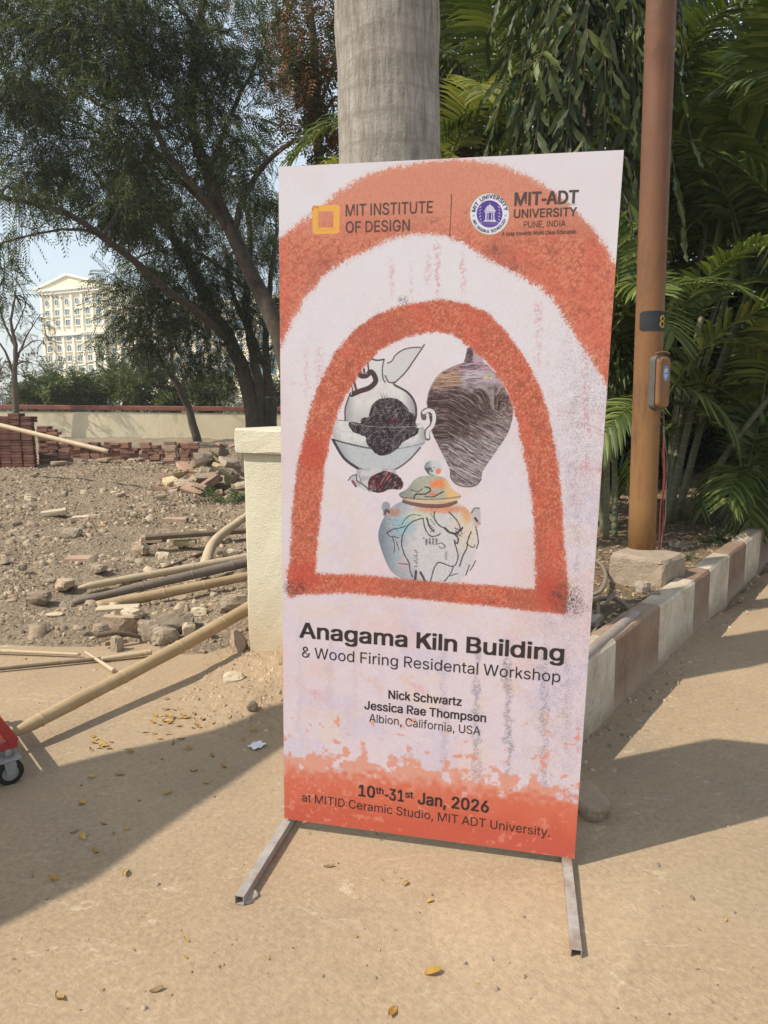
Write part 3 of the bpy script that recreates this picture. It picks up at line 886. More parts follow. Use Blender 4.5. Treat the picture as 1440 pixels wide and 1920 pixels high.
    red = np.clip(1.1 - ((X[sl] - 585) / 30) ** 2 - ((Y[sl] - 850) / 40) ** 2, 0, 1) + np.clip(1.1 - ((X[sl] - 570) / 40) ** 2 - ((Y[sl] - 1080) / 34) ** 2, 0, 1) + np.clip(1.1 - ((X[sl] - 1030) / 30) ** 2 - ((Y[sl] - 1110) / 40) ** 2, 0, 1)
    c += (np.array((198, 70, 58), np.float32) - c) * (.5 * np.clip(red, 0, 1))[..., None]
    img[sl] += (c - img[sl]) * m[..., None]
    # charcoal smudges at the corners of the inner arch
    for x0, y0, rx, ry, a in ((553, 1102, 26, 16, .8), (1060, 1120, 34, 30, .9), (1075, 1140, 30, 20, .6), (757, 562, 12, 9, .8), (985, 500, 40, 12, .35), (930, 470, 24, 12, .35), (1035, 470, 14, 24, .3), (875, 395, 10, 7, .35), (812, 412, 14, 8, .3)):
        d = ((X - x0) / rx) ** 2 + ((Y - y0) / ry) ** 2
        put(a * np.clip(1.2 - d, 0, 1) * sst(.5, .66, g1 * .4 + n1 * .4 + n2 * .25), (84, 64, 62))
    # ---- the painted foot
    ln = 1462 + (X - 533) * .108
    ed = Y - ln
    spl = vnoise(CX / 26, CY / 22, 171) * .6 + vnoise(CX / 9, CY / 9, 172) * .3 + n1 * .12
    soft = sst(-92, -30, ed - (X - 533) * .02)
    put(.85 * sst(.55, .70, spl + .42 * (soft - .3) + (g1 - .5) * .06) * (Y > 1340), (226, 154, 130))
    put(sst(-40, 2, ed + (n3 - .5) * 30 + (n2 - .5) * 14), (218, 116, 90))
    put(.9 * sst(0, 60, ed + (n4 - .5) * 40), (208, 98, 76))
    put(.5 * sst(30, 90, ed + (n4 - .5) * 60) * sst(780, 1000, X), (204, 98, 84))
    lft = 1 - sst(600, 720, X + (n4 - .5) * 60)
    put(.6 * sst(.70, .76, spl + .06 * lft) * sst(-10, 20, ed), (230, 156, 134))
    put(.75 * sst(.79, .82, n2 * .5 + n1 * .55) * sst(-40, 0, ed) * (.25 + .75 * lft), (238, 196, 178))
    put(.35 * sst(.55, .8, n1 * .5 + g1 * .5) * sst(-20, 10, ed), (198, 88, 66))
    # ---- little square mark and the round emblem
    D = Draw(500, 270, 4.0)
    def frame(P, wd, col):
        D.line(P + P[:1], wd, col)
    frame([(365, 485), (525, 480), (522, 650), (368, 652)], 46, (240, 178, 84))
    D.line([(345, 500), (352, 470), (385, 478)], 10, (206, 110, 84), .9)
    D.line([(388, 490), (392, 640), (520, 636)], 6, (206, 150, 70), .6)
    sl = region(870, 350, 965, 450)
    x, y = X[sl], Y[sl]
    rr = np.hypot((x - 918) / 37.2, (y - 401.3) / 39.2)
    put(np.clip((1.03 - rr) * 30, 0, 1), (170, 140, 90), sl)
    put(np.clip((1.0 - rr) * 30, 0, 1), (232, 230, 240), sl)
    put(np.clip((.665 - rr) * 30, 0, 1), (92, 70, 150), sl)
    E_ = Draw(840, 270, 4.114)
    WH = (226, 222, 236)
    sl, m = E_.poly([(288, 515), (290, 495), (305, 478), (323, 470), (341, 477), (356, 494), (360, 515)], 1)
    put(m, WH, sl)
    for P, wd in (([(323, 470), (323, 458)], 5), ([(282, 516), (366, 515)], 8), ([(286, 526), (362, 525)], 6), ([(294, 526), (292, 592)], 9), ([(310, 526), (309, 592)], 6), ([(337, 526), (337, 592)], 6), ([(353, 526), (355, 592)], 9), ([(282, 592), (366, 591)], 8), ([(274, 600), (374, 599)], 5)):
        E_.line(P, wd, WH)
    for k in range(4): E_.line([(302 + k * 14, 482), (298 + k * 16, 513)], 2.5, (92, 70, 150), .8)
    for k in range(6):
        for sg in (-1, 1):
            a_ = R(150 + k * 13)
            px_, py_ = 322 + sg * 76 * -math.cos(a_) * -1 * 1.0, 545 + 72 * (k - 2.2) / 3.0
            px_ = 322 + sg * (80 - (k - 2) ** 2 * .9)
            E_.line([(px_, py_), (px_ - sg * 10, py_ - 9)], 6, WH, .85)
    for k in range(9): E_.line([(264 + k * 13, 617), (271 + k * 13, 617)], 5, (190, 180, 214), .7)
    for k in range(4): E_.line([(300 + k * 12, 634), (306 + k * 12, 634)], 4, (190, 180, 214), .6)
    for cx_ in (199, 445):
        for k in range(4):
            a_ = k * math.pi / 4
            E_.line([(cx_ - 8 * math.cos(a_), 553 - 8 * math.sin(a_)), (cx_ + 8 * math.cos(a_), 553 + 8 * math.sin(a_))], 3, (150, 140, 150), .9)
    Dd = Draw(0, 0, 1)
    Dd.line([(847, 364), (843.5, 443)], 1.3, (70, 46, 42))
    Dd.line([(965, 388), (1001, 386.6)], 1.2, (206, 90, 120))
    Dd.line([(1044, 384.6), (1082, 383)], 1.2, (110, 170, 160))
    # faint weave of the cloth
    img *= (1 + (np.sin(CY * 2.1) * .006 + (g1 - .5) * .035))[..., None]
    return np.clip(img / 255, 0, 1)


def print_material():
    a = paint_print()
    NH, NW = a.shape[:2]
    im = bpy.data.images.new('banner_print', NW, NH)
    px = np.ones((NH, NW, 4), np.float32)
    px[..., :3] = a[::-1]
    im.pixels.foreach_set(px.ravel())
    im.update()
    im.pack()
    n = NT('printed_banner_cloth')
    tx = n.n('ShaderNodeTexImage')
    tx.image = im
    n.l(n.n('ShaderNodeUVMap').outputs[0], tx.inputs[0])
    n.bump(n.noise(700, 2, .5), .05, .001)
    return n.fin(n.mix(1, tx.outputs[0], (.74, .755, .78), 'MULTIPLY'), .55, .25)     # whole print dimmed evenly to suit the exposure


M_PRINT = print_material()
M_FLEX = rough_mat('white_flex_edge', (.70, .68, .70), (.80, .78, .80), 20, .1, .002, .6)
M_INK = rough_mat('black_print_ink', (.030, .022, .022), (.040, .030, .030), 30, .02, .001, .6)
M_INK2 = rough_mat('brown_print_ink', (.075, .048, .044), (.095, .060, .054), 30, .02, .001, .6)
M_INK3 = rough_mat('navy_print_ink', (.045, .040, .10), (.06, .05, .12), 30, .02, .001, .6)
M_TUBE = rough_mat('worn_galvanised_tube', (.25, .225, .20), (.38, .345, .31), 18, .3, .004, .65, c2=(.20, .115, .07))

banner = thing('banner_stand', 'tall printed workshop banner with a terracotta arch standing on two square metal feet', 'banner', bp(B_W / 2, B_H))
T_B = .022
mb = MB()
mb.box(bp(B_W / 2, B_H / 2, T_B / 2 + .0015), (B_W - .002, B_H - .002, T_B), axes=(b_u, b_v, -b_back), bev=.003)
mb.build('panel', M_FLEX, banner)
# printed cloth: a gently uneven sheet just proud of the panel
nx_, ny_ = 14, 28
V, UV = [], []
for j in range(ny_ + 1):
    for i in range(nx_ + 1):
        x, y = i / nx_, j / ny_
        V.append(bp(x * B_W, y * B_H, 0.0) - np.array(banner.location))
        UV.append((x, 1 - y))
Fq = [(j * (nx_ + 1) + i, (j + 1) * (nx_ + 1) + i, (j + 1) * (nx_ + 1) + i + 1, j * (nx_ + 1) + i + 1) for j in range(ny_) for i in range(nx_)]
me = np_mesh('printed_sheet', np.array(V), np.array(Fq), M_PRINT, True)
uvl = me.uv_layers.new(name='UVMap')
li = np.empty(len(me.loops), np.int32)
me.loops.foreach_get('vertex_index', li)
uvl.data.foreach_set('uv', np.array(UV, np.float32)[li].ravel())
link('printed_sheet', me, banner)


try:                                           # Blender's own bundled sans serif
    import os
    FONT = bpy.data.fonts.load(os.path.join(bpy.utils.resource_path('LOCAL'), 'datafiles', 'fonts', 'Inter.woff2'))
except Exception:
    FONT = None


_gly = {}


def _glyph_raw(s):
    c = bpy.data.curves.new('lettering', 'FONT')
    if FONT: c.font = FONT
    c.body = s
    c.resolution_u = 4
    o = bpy.data.objects.new('lettering', c)
    COL.objects.link(o)
    bpy.context.view_layer.update()
    ev = o.evaluated_get(bpy.context.evaluated_depsgraph_get())
    m = ev.to_mesh()
    V = np.empty(len(m.vertices) * 3, np.float32)
    m.vertices.foreach_get('co', V)
    Fs = [tuple(p.vertices) for p in m.polygons]
    ev.to_mesh_clear()
    bpy.data.objects.remove(o)
    bpy.data.curves.remove(c)
    return V.reshape(-1, 3), Fs


_bar = _glyph_raw('||')[0][:, 0]
_bar = sorted(set(np.round(_bar, 3)))
BAR_X, BAR_ADV = _bar[-2], _bar[-2] - _bar[0]
CAPH = float(_glyph_raw('H')[0][:, 1].max())


def _rect(x0, x1, y0, y1): return np.array([(x0, y0, 0), (x1, y0, 0), (x1, y1, 0), (x0, y1, 0)]), [(0, 1, 2, 3)]


def glyph(ch):
    """one letter: corners, faces, how far the next one stands off"""
    if ch in _gly: return _gly[ch]
    k = CAPH / .509
    if ch == ' ': r = (np.zeros((0, 3)), [], .175 * k)
    elif ch == 'I': r = (*_rect(.065 * k, .127 * k, 0, CAPH), .192 * k)       # plain upright capitals, as on the banner
    elif ch == 'l': r = (*_rect(.046 * k, .104 * k, 0, CAPH * 1.02), .150 * k)
    elif ch == '-': r = (*_rect(.03 * k, .20 * k, CAPH * .30, CAPH * .42), .23 * k)
    elif ch in 'Kk':
        h_, w_, st = (CAPH, .425 * k, .062 * k) if ch == 'K' else (CAPH * .745, .335 * k, .056 * k)
        x0 = .06 * k if ch == 'K' else .046 * k
        x1 = x0 + st
        p1, p2, p3, p4 = [np.array(q) for q in ((x1, h_ * .31), (x1, h_ * .50), (w_ - st * 1.35, h_), (w_, h_))]
        j1, j2 = p1 + .24 * (p4 - p1), p1 + .47 * (p4 - p1)
        v, f = _rect(x0, x1, 0, CAPH * (1 if ch == 'K' else 1.02))
        v = list(map(tuple, v)) + [(*q, 0) for q in (p1, p4, p3, p2)] + [(w_ + .012 * k - st * 1.3, 0, 0), (w_ + .02 * k, 0, 0), (*j2, 0), (*j1, 0)]
        r = (np.array(v), f + [(4, 5, 6, 7), (8, 9, 10, 11)], w_ + .02 * k)
    elif ch == 'P':
        st, n = .061 * k, 12
        cy, ry = CAPH * .705, CAPH * .295
        A = [(.06 * k + st, CAPH, 0)] + [(.255 * k + .165 * k * math.sin(math.pi * t / n), cy + ry * math.cos(math.pi * t / n), 0) for t in range(n + 1)] + [(.06 * k + st, cy - ry, 0)]
        B = [(.06 * k + st, CAPH - st * .92, 0)] + [(.255 * k + (.165 * k - st) * math.sin(math.pi * t / n), cy + (ry - st * .92) * math.cos(math.pi * t / n), 0) for t in range(n + 1)] + [(.06 * k + st, cy - ry + st * .92, 0)]
        v, f = _rect(.06 * k, .06 * k + st, 0, CAPH)
        m = len(A)
        r = (np.concatenate([v, np.array(A + B)]), f + [(4 + q, 5 + q, 5 + m + q, 4 + m + q) for q in range(m - 1)], .435 * k)
    elif ch == 'R':
        v, f, a_ = glyph('P')
        b_ = len(v)
        lo_ = CAPH * .41
        r = (np.concatenate([v, np.array([(.215 * k, lo_, 0), (.29 * k, lo_, 0), (.425 * k, 0, 0), (.352 * k, 0, 0)])]), list(f) + [(b_ + 3, b_ + 2, b_ + 1, b_)], .455 * k)
    elif ch == 'D':
        A, B, n = [], [], 14
        st = .061 * k
        for t in range(n + 1):
            a = math.pi * (t / n - .5)
            A.append((.20 * k + .262 * k * max(0, math.cos(a)) ** .9, CAPH / 2 * (1 + math.sin(a)), 0))
            B.append((.20 * k + (.262 * k - st) * max(0, math.cos(a)) ** .9, CAPH / 2 + (CAPH / 2 - st * .92) * math.sin(a), 0))
        A = [(.06 * k, 0, 0)] + A + [(.06 * k, CAPH, 0)]
        B = [(.06 * k + st, st * .92, 0)] + B + [(.06 * k + st, CAPH - st * .92, 0)]
        m = len(A)
        r = (np.array(A + B), [(q, (q + 1) % m, m + (q + 1) % m, m + q) for q in range(m)], .50 * k)
    else:
        V, Fs = _glyph_raw(ch)
        W = _glyph_raw('|' + ch + '|')[0][:, 0].max() - (_bar[-1] - BAR_ADV) - BAR_ADV
        r = (V, Fs, float(W))
    _gly[ch] = r
    return r


def text_mesh(s, embolden=0.0, space=1.0):
    V, Fs, x = [], [], 0.0
    for ch in s:
        v, f, a = glyph(ch)
        b = len(V)
        V += [(q[0] + x, q[1], 0) for q in v]
        Fs += [tuple(b + i for i in p) for p in f]
        x += a * space
    return np.array(V), Fs


def strikes(bold):
    if bold <= 0: return [(0, 0)]
    return [(-bold, -bold * .6), (bold, -bold * .6), (-bold, bold * .6), (bold, bold * .6), (0, 0)]


def put_text(s, x0, x1, y0, y1, cap, bold=0.0, mat=None, space=1.0, mb=None):
    """a line of writing from x0 to x1 on the baseline y0..y1, capitals cap high (metres on the board)"""
    V, Fs = text_mesh(s, 0, space)
    lo, hi = V[:, 0].min() - bold, V[:, 0].max() + bold
    sx, sy = (x1 - x0) / (hi - lo), cap / (CAPH + 1.2 * bold)
    put = lambda q, dx, dy, k: bp(x0 + (q[0] + dx - lo) * sx, y0 + (y1 - y0) * (q[0] - lo) / (hi - lo) - (q[1] + dy + bold * .6) * sy, -.0006 - .00003 * k)
    x = 0.0
    for word in s.split(' '):                  # each word is a piece of its own
        wv, wf = text_mesh(word, 0, space)
        wv = wv + np.array([x, 0, 0])
        x += (sum(glyph(ch)[2] for ch in word) + glyph(' ')[2]) * space
        w_ = mb or MB()
        for k, (dx, dy) in enumerate(strikes(bold)):      # heavier faces are struck several times over
            w_.add([put(q, dx, dy, k) for q in wv], wf)
        if mb is None: w_.build('lettering', mat, banner)


put_text('MIT INSTITUTE', .192, .431, .1345, .1335, .0300, .006, M_INK2)
put_text('OF DESIGN', .192, .370, .1778, .1775, .0290, .006, M_INK2)
put_text('MIT-ADT', .645, .8065, .1232, .1225, .0325, .026, M_INK2)
put_text('UNIVERSITY', .645, .8045, .1536, .1534, .0215, .015, M_INK2)
put_text('PUNE, INDIA', .672, .778, .1783, .1780, .0158, 0, M_INK2)
put_text('A Leap towards World Class Education', .6165, .8055, .1966, .1964, .0100, .010, M_INK2)
put_text('Anagama Kiln Building', .0535, .843, 1.3545, 1.3585, .0500, .020, M_INK)
put_text('& Wood Firing Residental Workshop', .0618, .8364, 1.4170, 1.4225, .0345, .001, M_INK)
put_text('Nick Schwartz', .3352, .5575, 1.5247, 1.5249, .0280, .018, M_INK)
put_text('Jessica Rae Thompson', .2609, .6309, 1.5668, 1.5686, .0280, .018, M_INK)
put_text('Albion, California, USA', .2765, .6154, 1.6060, 1.6110, .0265, .001, M_INK)
mb = MB()
put_text('10', .2455, .2985, 1.8600, 1.8598, .0400, .021, mb=mb)
put_text('th', .3010, .3255, 1.8440, 1.8438, .0230, .020, mb=mb)
put_text('-31', .3300, .3900, 1.8606, 1.8604, .0400, .021, mb=mb)
put_text('st', .3935, .4195, 1.8445, 1.8443, .0230, .020, mb=mb)
put_text('Jan, 2026', .4336, .6509, 1.8612, 1.8604, .0400, .021, mb=mb)
mb.build('lettering', M_INK, banner)
put_text('at MITID Ceramic Studio, MIT ADT University.', .0598, .8352, 1.9035, 1.9130, .0290, .001, M_INK)

# writing round the emblem
ex0, ey0 = to_board(918, 401.3)
erx = to_board(918 + 37.2, 400.5)[0] - ex0
ery = to_board(918, 401.3 + 39.2)[1] - ey0


def ring_text(s, a0, a1, rad, cap, bold, out=True):
    mb = MB()
    ws = []
    gl = []
    for ch in s:
        if ch == ' ':
            gl.append(None); ws.append(.30); continue
        V, Fs = text_mesh(ch, 0)
        gl.append((V, Fs)); ws.append(V[:, 0].max() - V[:, 0].min() + .13)
    tot = sum(ws)
    acc = 0
    for g, wd in zip(gl, ws):
        a = R(a0 + (a1 - a0) * (acc + wd / 2) / tot)
        acc += wd
        if g is None: continue
        V, Fs = g
        cxm = (V[:, 0].max() + V[:, 0].min()) / 2
        k = cap / CAPH
        for kk, (dx, dy) in enumerate(strikes(bold)):
            P = []
            for q in V:
                tx, ty = (q[0] + dx - cxm) * k * .92, (q[1] + dy) * k
                rr_ = rad + (ty if out else -ty)
                aa = a + (-tx if out else tx) / rad
                P.append(bp(ex0 + math.cos(aa) * rr_ * erx, ey0 - math.sin(aa) * rr_ * ery, -.0006 - .00003 * kk))
            mb.add(P, Fs)
    mb.build('lettering', M_INK3, banner)


ring_text('MIT UNIVERSITY', 172, 8, .745, .185, .022)
ring_text('ART, DESIGN & TECHNOLOGY', 197, 343, .895, .135, .016, out=False)

# square feet: hollow tubes running out in front and behind
def foot(px, length, splay=0.0):
    mb = MB()
    hw, th = .0135, .0022
    c0 = bp(px, B_H, T_B + .10)
    n2d = np.array([b_back[0], b_back[1], 0]); n2d /= np.linalg.norm(n2d)
    u2d = np.array([n2d[1], -n2d[0], 0])
    c0[2] = 0
    front = c0 - n2d * (length + .10) + u2d * splay
    back = c0 + n2d * .28
    zs = (.004, .0305)
    def sec(p, w_):
        return [p + u2d * sx * w_ + np.array([0, 0, zz]) for sx, zz in ((-1, zs[0] + (hw - w_)), (1, zs[0] + (hw - w_)), (1, zs[1] - (hw - w_)), (-1, zs[1] - (hw - w_)))]
    A, Bk = sec(front, hw), sec(back, hw)
    Ai, Bi = sec(front, hw - th), sec(back, hw - th)
    V = A + Bk + Ai + Bi
    Fs = []
    for k in range(4):
        j = (k + 1) % 4
        Fs += [(k, j, 4 + j, 4 + k)[::-1], (8 + k, 8 + j, 12 + j, 12 + k), (k, j, 8 + j, 8 + k), (4 + k, 4 + j, 12 + j, 12 + k)[::-1]]
    mb.add(V, Fs)
    mb.build('foot', M_TUBE, banner)
    return front, u2d, n2d


fl_, u2d, n2d = foot(.022, .372, -.030)
fr_, _, _ = foot(B_W - .022, .378)
# ------------------------------------------------------------------ cream gate pillar
def plaster_mat():
    n = NT('cream_plaster')
    col = n.ramp(n.noise(2.6, 6, .65), [(.3, (.56, .52, .40)), (.7, (.66, .62, .48))])
    col = n.mix(n.ramp(n.noise(5.5, 6, .7, stretch=(1, 1, .5)), [(.58, (0, 0, 0)), (.74, (.75, .75, .75))]), col, (.42, .39, .31))
    col = n.mix(n.ramp(n.noise(11, 6, .8, stretch=(1, 1, .10)), [(.56, (0, 0, 0)), (.70, (.55, .55, .55))]), col, (.40, .36, .28))
    z = n.sep()[2]
    low = n.ramp(n.math('ADD', z, n.math('MULTIPLY', n.noise(3, 5, .6), .35)), [(.28, (1, 1, 1)), (.62, (0, 0, 0))])
    col = n.mix(n.math('MULTIPLY', low, .75), col, (.47, .36, .24))
    n.bump(n.math('ADD', n.noise(90, 6, .75), n.math('MULTIPLY', n.noise(16, 5, .7), .6)), .8, .009)
    return n.fin(col, .93, .15)


M_PLAS = plaster_mat()
PX, PY = -.745, 3.56
pillar = thing('gate_pillar', 'squat cream plastered pillar with a thick cap beside the banner', 'pillar', (PX + .24, PY + .2, 0))


def worn_box(x0, x1, y0, y1, z0, z1, taper, name, parent, mat, seed, amp=.004, nseg=7):
    rr = random.Random(seed)
    mb = MB()
    prof = []
    b = .010
    for (ax, ay) in ((x0, y0), (x1, y0), (x1, y1), (x0, y1)):
        prof.append((ax, ay))
    ring = []
    for k in range(4):
        (ax, ay), (bx, by) = prof[k], prof[(k + 1) % 4]
        for t in range(5):
            q = .06 + .88 * t / 4
            ring.append((ax + (bx - ax) * q, ay + (by - ay) * q))
    V, Fs = [], []
    m = len(ring)
    cx, cy = (x0 + x1) / 2, (y0 + y1) / 2
    levels = [z0] + [z0 + b + (z1 - z0 - 2 * b) * k / nseg for k in range(nseg + 1)] + [z1]
    for i, z in enumerate(levels):
        sc = 1 - (.018 if i in (0, len(levels) - 1) else 0)
        tp = 1 + taper * (1 - (z - z0) / (z1 - z0))
        for (x, y) in ring:
            V.append((cx + (x - cx) * sc * tp + rr.uniform(-amp, amp), cy + (y - cy) * sc * tp + rr.uniform(-amp, amp), z + rr.uniform(-amp, amp) * (0 < i)))
    for i in range(len(levels) - 1):
        for k in range(m):
            j = (k + 1) % m
            Fs.append((i * m + k, i * m + j, (i + 1) * m + j, (i + 1) * m + k))
    Fs += [tuple(range(m))[::-1], tuple((len(levels) - 1) * m + k for k in range(m))]
    mb.add(V, Fs)
    return mb.build(name, mat, parent)


for _o in (worn_box(PX - .005, PX + .475, PY, PY + .40, -.05, 1.118, -.02, 'shaft', pillar, M_PLAS, 3, .0025),
    worn_box(PX - .04, PX + .50, PY - .035, PY + .44, 1.116, 1.238, 0, 'cap', pillar, M_PLAS, 4, .0022, 2)):
    _c = Vector((PX, PY, 0)) - pillar.location
    _o.data.transform(Matrix.Translation(_c) @ Matrix.Rotation(R(-29), 4, 'Z') @ Matrix.Translation(-_c))

# ------------------------------------------------------------------ compound wall far behind
def wall_mat():
    n = NT('limewashed_wall')
    col = n.ramp(n.noise(.8, 6, .7), [(.3, (.60, .52, .36)), (.7, (.76, .68, .50))])
    col = n.mix(n.ramp(n.noise(1.6, 7, .75, stretch=(1, 1, .4)), [(.54, (0, 0, 0)), (.7, (.75, .75, .75))]), col, (.38, .32, .23))
    n.bump(n.noise(12, 6, .7), .4, .02)
    return n.fin(col, .93, .15)


M_WALL = wall_mat()
M_COPE = rough_mat('red_oxide_coping', (.20, .075, .055), (.28, .115, .085), 3, .3, .01, c2=(.16, .09, .07))
WY = 25.2
wz0, wz1 = 0.0, at(300, 770, WY)[2]
cw = thing('compound_wall', 'long low cream boundary wall with a dark red coping behind the brick stacks', 'wall', (-6, WY, 0))
for x0, x1 in ((-18, -9.2), (-9.2, -5.1), (-5.1, .5), (.5, 6)):
    MB().box(((x0 + x1) / 2, WY + .11, wz1 / 2 - .15), (x1 - x0 - .004, .22, wz1 + .15), bev=.012).build('wall_panel', M_WALL, cw)
    MB().box(((x0 + x1) / 2, WY + .11, wz1 + .085), (x1 - x0 - .004, .32, .165), bev=.02).build('coping', M_COPE, cw)

# ------------------------------------------------------------------ the cream hotel-like block far behind
M_BLD = rough_mat('cream_render', (.86, .76, .54), (.90, .80, .58), .12, .05, .02, .8)
M_TRIM = rough_mat('pale_trim', (.86, .80, .66), (.90, .84, .70), .3, .05, .02, .8)


def glass_mat():
    n = NT('blue_tinted_glass')
    col = n.ramp(n.objrand(), [(0, (.05, .12, .18)), (.5, (.08, .19, .26)), (1, (.14, .27, .34))])
    m = n.fin(col, .15, .6)
    return m


M_GLASS = glass_mat()
BY = 205.0
pL, pR = at(82, 600, BY), at(196, 600, BY * .945)
ax = np.array([pR[0] - pL[0], pR[1] - pL[1], 0]); BL = np.linalg.norm(ax); ax /= BL
an = np.array([ax[1], -ax[0], 0])                 # out of the facade, to the viewer
Z = np.array([0, 0, 1.])
bO = np.array([pL[0], pL[1], 0])
bld = thing('classical_building', 'tall cream classical building with a pediment and blue windows beyond the trees', 'building', bO)


def bbox(name, s0, s1, z0, z1, d0, d1, mat, parent):
    """a block on the facade: s along it, z up, d out of it"""
    c = bO + ax * (s0 + s1) / 2 + Z * (z0 + z1) / 2 + an * (d0 + d1) / 2
    return MB().box(c, (s1 - s0, d1 - d0, z1 - z0), axes=(ax, an, Z)).build(name, mat, parent)


zt = at(100, 548, BY)[2]
FLH = zt / 11.3
bbox('wall', 0, BL, 0, zt - 1.0, -16, 0, M_BLD, bld)
bbox('cornice', -1.0, BL + 1.0, zt - 1.0, zt - .2, -17, .9, M_TRIM, bld)
bbox('cornice', -1.4, BL + 1.4, zt - .2, zt + .5, -17.4, 1.3, M_TRIM, bld)
ph = at(137, 520, BY * .97)[2] - zt
mb = MB()
V = []
for d in (1.0, -17):
    for s, z in ((-1.3, zt + .5), (BL + 1.3, zt + .5), (BL * .5, zt + .5 + ph)):
        V.append(bO + ax * s + an * d + Z * z)
mb.add(V, [(0, 1, 2), (5, 4, 3), (0, 2, 5, 3), (2, 1, 4, 5), (1, 0, 3, 4)])
mb.build('pediment', M_BLD, bld)
mb = MB()
for (sa, za), (sb, zb) in (((-1.5, zt + .55), (BL * .5, zt + ph + .7)), ((BL * .5, zt + ph + .7), (BL + 1.5, zt + .55))):
    p, q = bO + ax * sa + Z * za + an * 1.2, bO + ax * sb + Z * zb + an * 1.2
    t = (q - p) / np.linalg.norm(q - p)
    mb.box((p + q) / 2, (np.linalg.norm(q - p), .7, .6), axes=(t, an, np.cross(t, an) * -1))
mb.build('raking_cornice', M_TRIM, bld)
NB = 6
bay = BL / NB
for i in range(NB + 1):
    s = i * bay
    bbox('pilaster', s - .42, s + .42, zt - 4.05 * FLH, zt - 1.0, .0, .5, M_TRIM, bld)
    bbox('pilaster', s - .42, s + .42, 0, zt - 4.45 * FLH, .0, .5, M_TRIM, bld)
bbox('band_course', -.6, BL + .6, zt - 4.4 * FLH, zt - 4.1 * FLH, .0, .9, M_TRIM, bld)


def window(s, z, w_, h_, kind, parent, O=None):
    """a framed window; kind 0 plain, 1 oval, 2 round-headed"""
    hw, hh = w_ / 2, h_ / 2
    if kind == 1: P = [(hw * math.cos(2 * math.pi * k / 14), hh * math.sin(2 * math.pi * k / 14)) for k in range(14)]
    elif kind == 2: P = [(-hw, -hh), (hw, -hh)] + [(hw * math.cos(math.pi * k / 8), hh - hw + hw * math.sin(math.pi * k / 8)) for k in range(9)]
    else: P = [(-hw, -hh), (hw, -hh), (hw, hh), (-hw, hh)]
    c = bO + ax * s + Z * z
    n = len(P)
    def ring(k, d): return [c + ax * x * k + Z * y * k + an * d for x, y in P]
    mb = MB()
    mb.add(ring(1.16, .02) + ring(1.16, .22) + ring(1, .22) + ring(1, .03), [((i * n + k), (i * n + (k + 1) % n), ((i + 1) * n + (k + 1) % n), ((i + 1) * n + k)) for i in range(3) for k in range(n)])
    if kind != 1: mb.box(c - Z * (hh + .16) + an * .2, (w_ * 1.35, .5, .2), axes=(ax, an, Z))
    mb.box(c + an * .1, (.10, .10, h_ * .96), axes=(ax, an, Z))
    fr = mb.build('window', M_TRIM, parent)
    MB().add(ring(1, .06), [tuple(range(n))]).build('pane', M_GLASS, fr)


for r_ in range(9):
    kind = {0: 1, 3: 0, 4: 2}.get(r_, 0)
    zc = zt - 1.0 - FLH * (.80 + r_ * 1.0) - (.45 * FLH if r_ > 2 else 0)
    for i in range(NB):
        window((i + .5) * bay, zc, bay * .42, FLH * (.66 if kind else .56), kind, bld)
# its long lower wing running off to the right behind the trees
wing = thing('building_wing', 'long cream wing of the distant classical building seen in gaps between the tree trunks', 'building', bO + ax * (BL + .5))
zw = zt * .80
WL = 62
bbox('wall', BL + .02, BL + WL, 0, zw, -15, -1.2, M_BLD, wing)
bbox('cornice', BL + .02, BL + WL, zw, zw + .9, -15.5, -.5, M_TRIM, wing)
for r_ in range(6):
    for i in range(18):
        c_s = BL + 2 + i * 3.35
        hw, hh = .75, .95
        c = bO + ax * c_s + Z * (zw - FLH * (.8 + r_)) - an * 1.2
        mb = MB()
        mb.box(c + an * .06 + Z * (hh + .1), (1.9, .3, .2), axes=(ax, an, Z)).box(c + an * .1 - Z * (hh + .12), (2.0, .4, .22), axes=(ax, an, Z))
        fr = mb.build('window', M_TRIM, wing)
        MB().box(c + an * .02, (1.5, .06, 1.9), axes=(ax, an, Z)).build('pane', M_GLASS, fr)

# ------------------------------------------------------------------ lamp post on its concrete footing
def pole_mat():
    n = NT('rusty_ochre_paint_shaded_up')
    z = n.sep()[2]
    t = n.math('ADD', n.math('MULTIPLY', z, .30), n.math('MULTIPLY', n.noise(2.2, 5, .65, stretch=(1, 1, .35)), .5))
    col = n.ramp(t, [(.22, (.27, .145, .055)), (.52, (.235, .118, .045)), (.78, (.19, .088, .040)), (1.0, (.16, .072, .040))])  # darker with height: browner paint with the upper pole's shade put in
    sc = n.noise(7, 6, .75, stretch=(1, 1, .25))
    col = n.mix(n.ramp(sc, [(.50, (0, 0, 0)), (.66, (.8, .8, .8))]), col, (.12, .062, .036))
    col = n.mix(n.ramp(n.noise(23, 5, .8), [(.64, (0, 0, 0)), (.74, (.5, .5, .5))]), col, (.30, .19, .10))
    run = n.noise(26, 5, .8, stretch=(1, 1, .045))
    col = n.mix(n.ramp(run, [(.58, (0, 0, 0)), (.68, (.65, .65, .65))]), col, (.12, .055, .03))
    col = n.mix(n.ramp(n.noise(60, 4, .8), [(.66, (0, 0, 0)), (.70, (.9, .9, .9))]), col, (.09, .05, .035))
    n.bump(n.math('ADD', n.noise(30, 5, .6), n.math('MULTIPLY', n.noise(4, 4, .6), 1.5)), .3, .006)
    return n.fin(col, n.ramp(n.noise(8, 5, .7), [(.3, (.45, .45, .45)), (.7, (.8, .8, .8))]), .3)


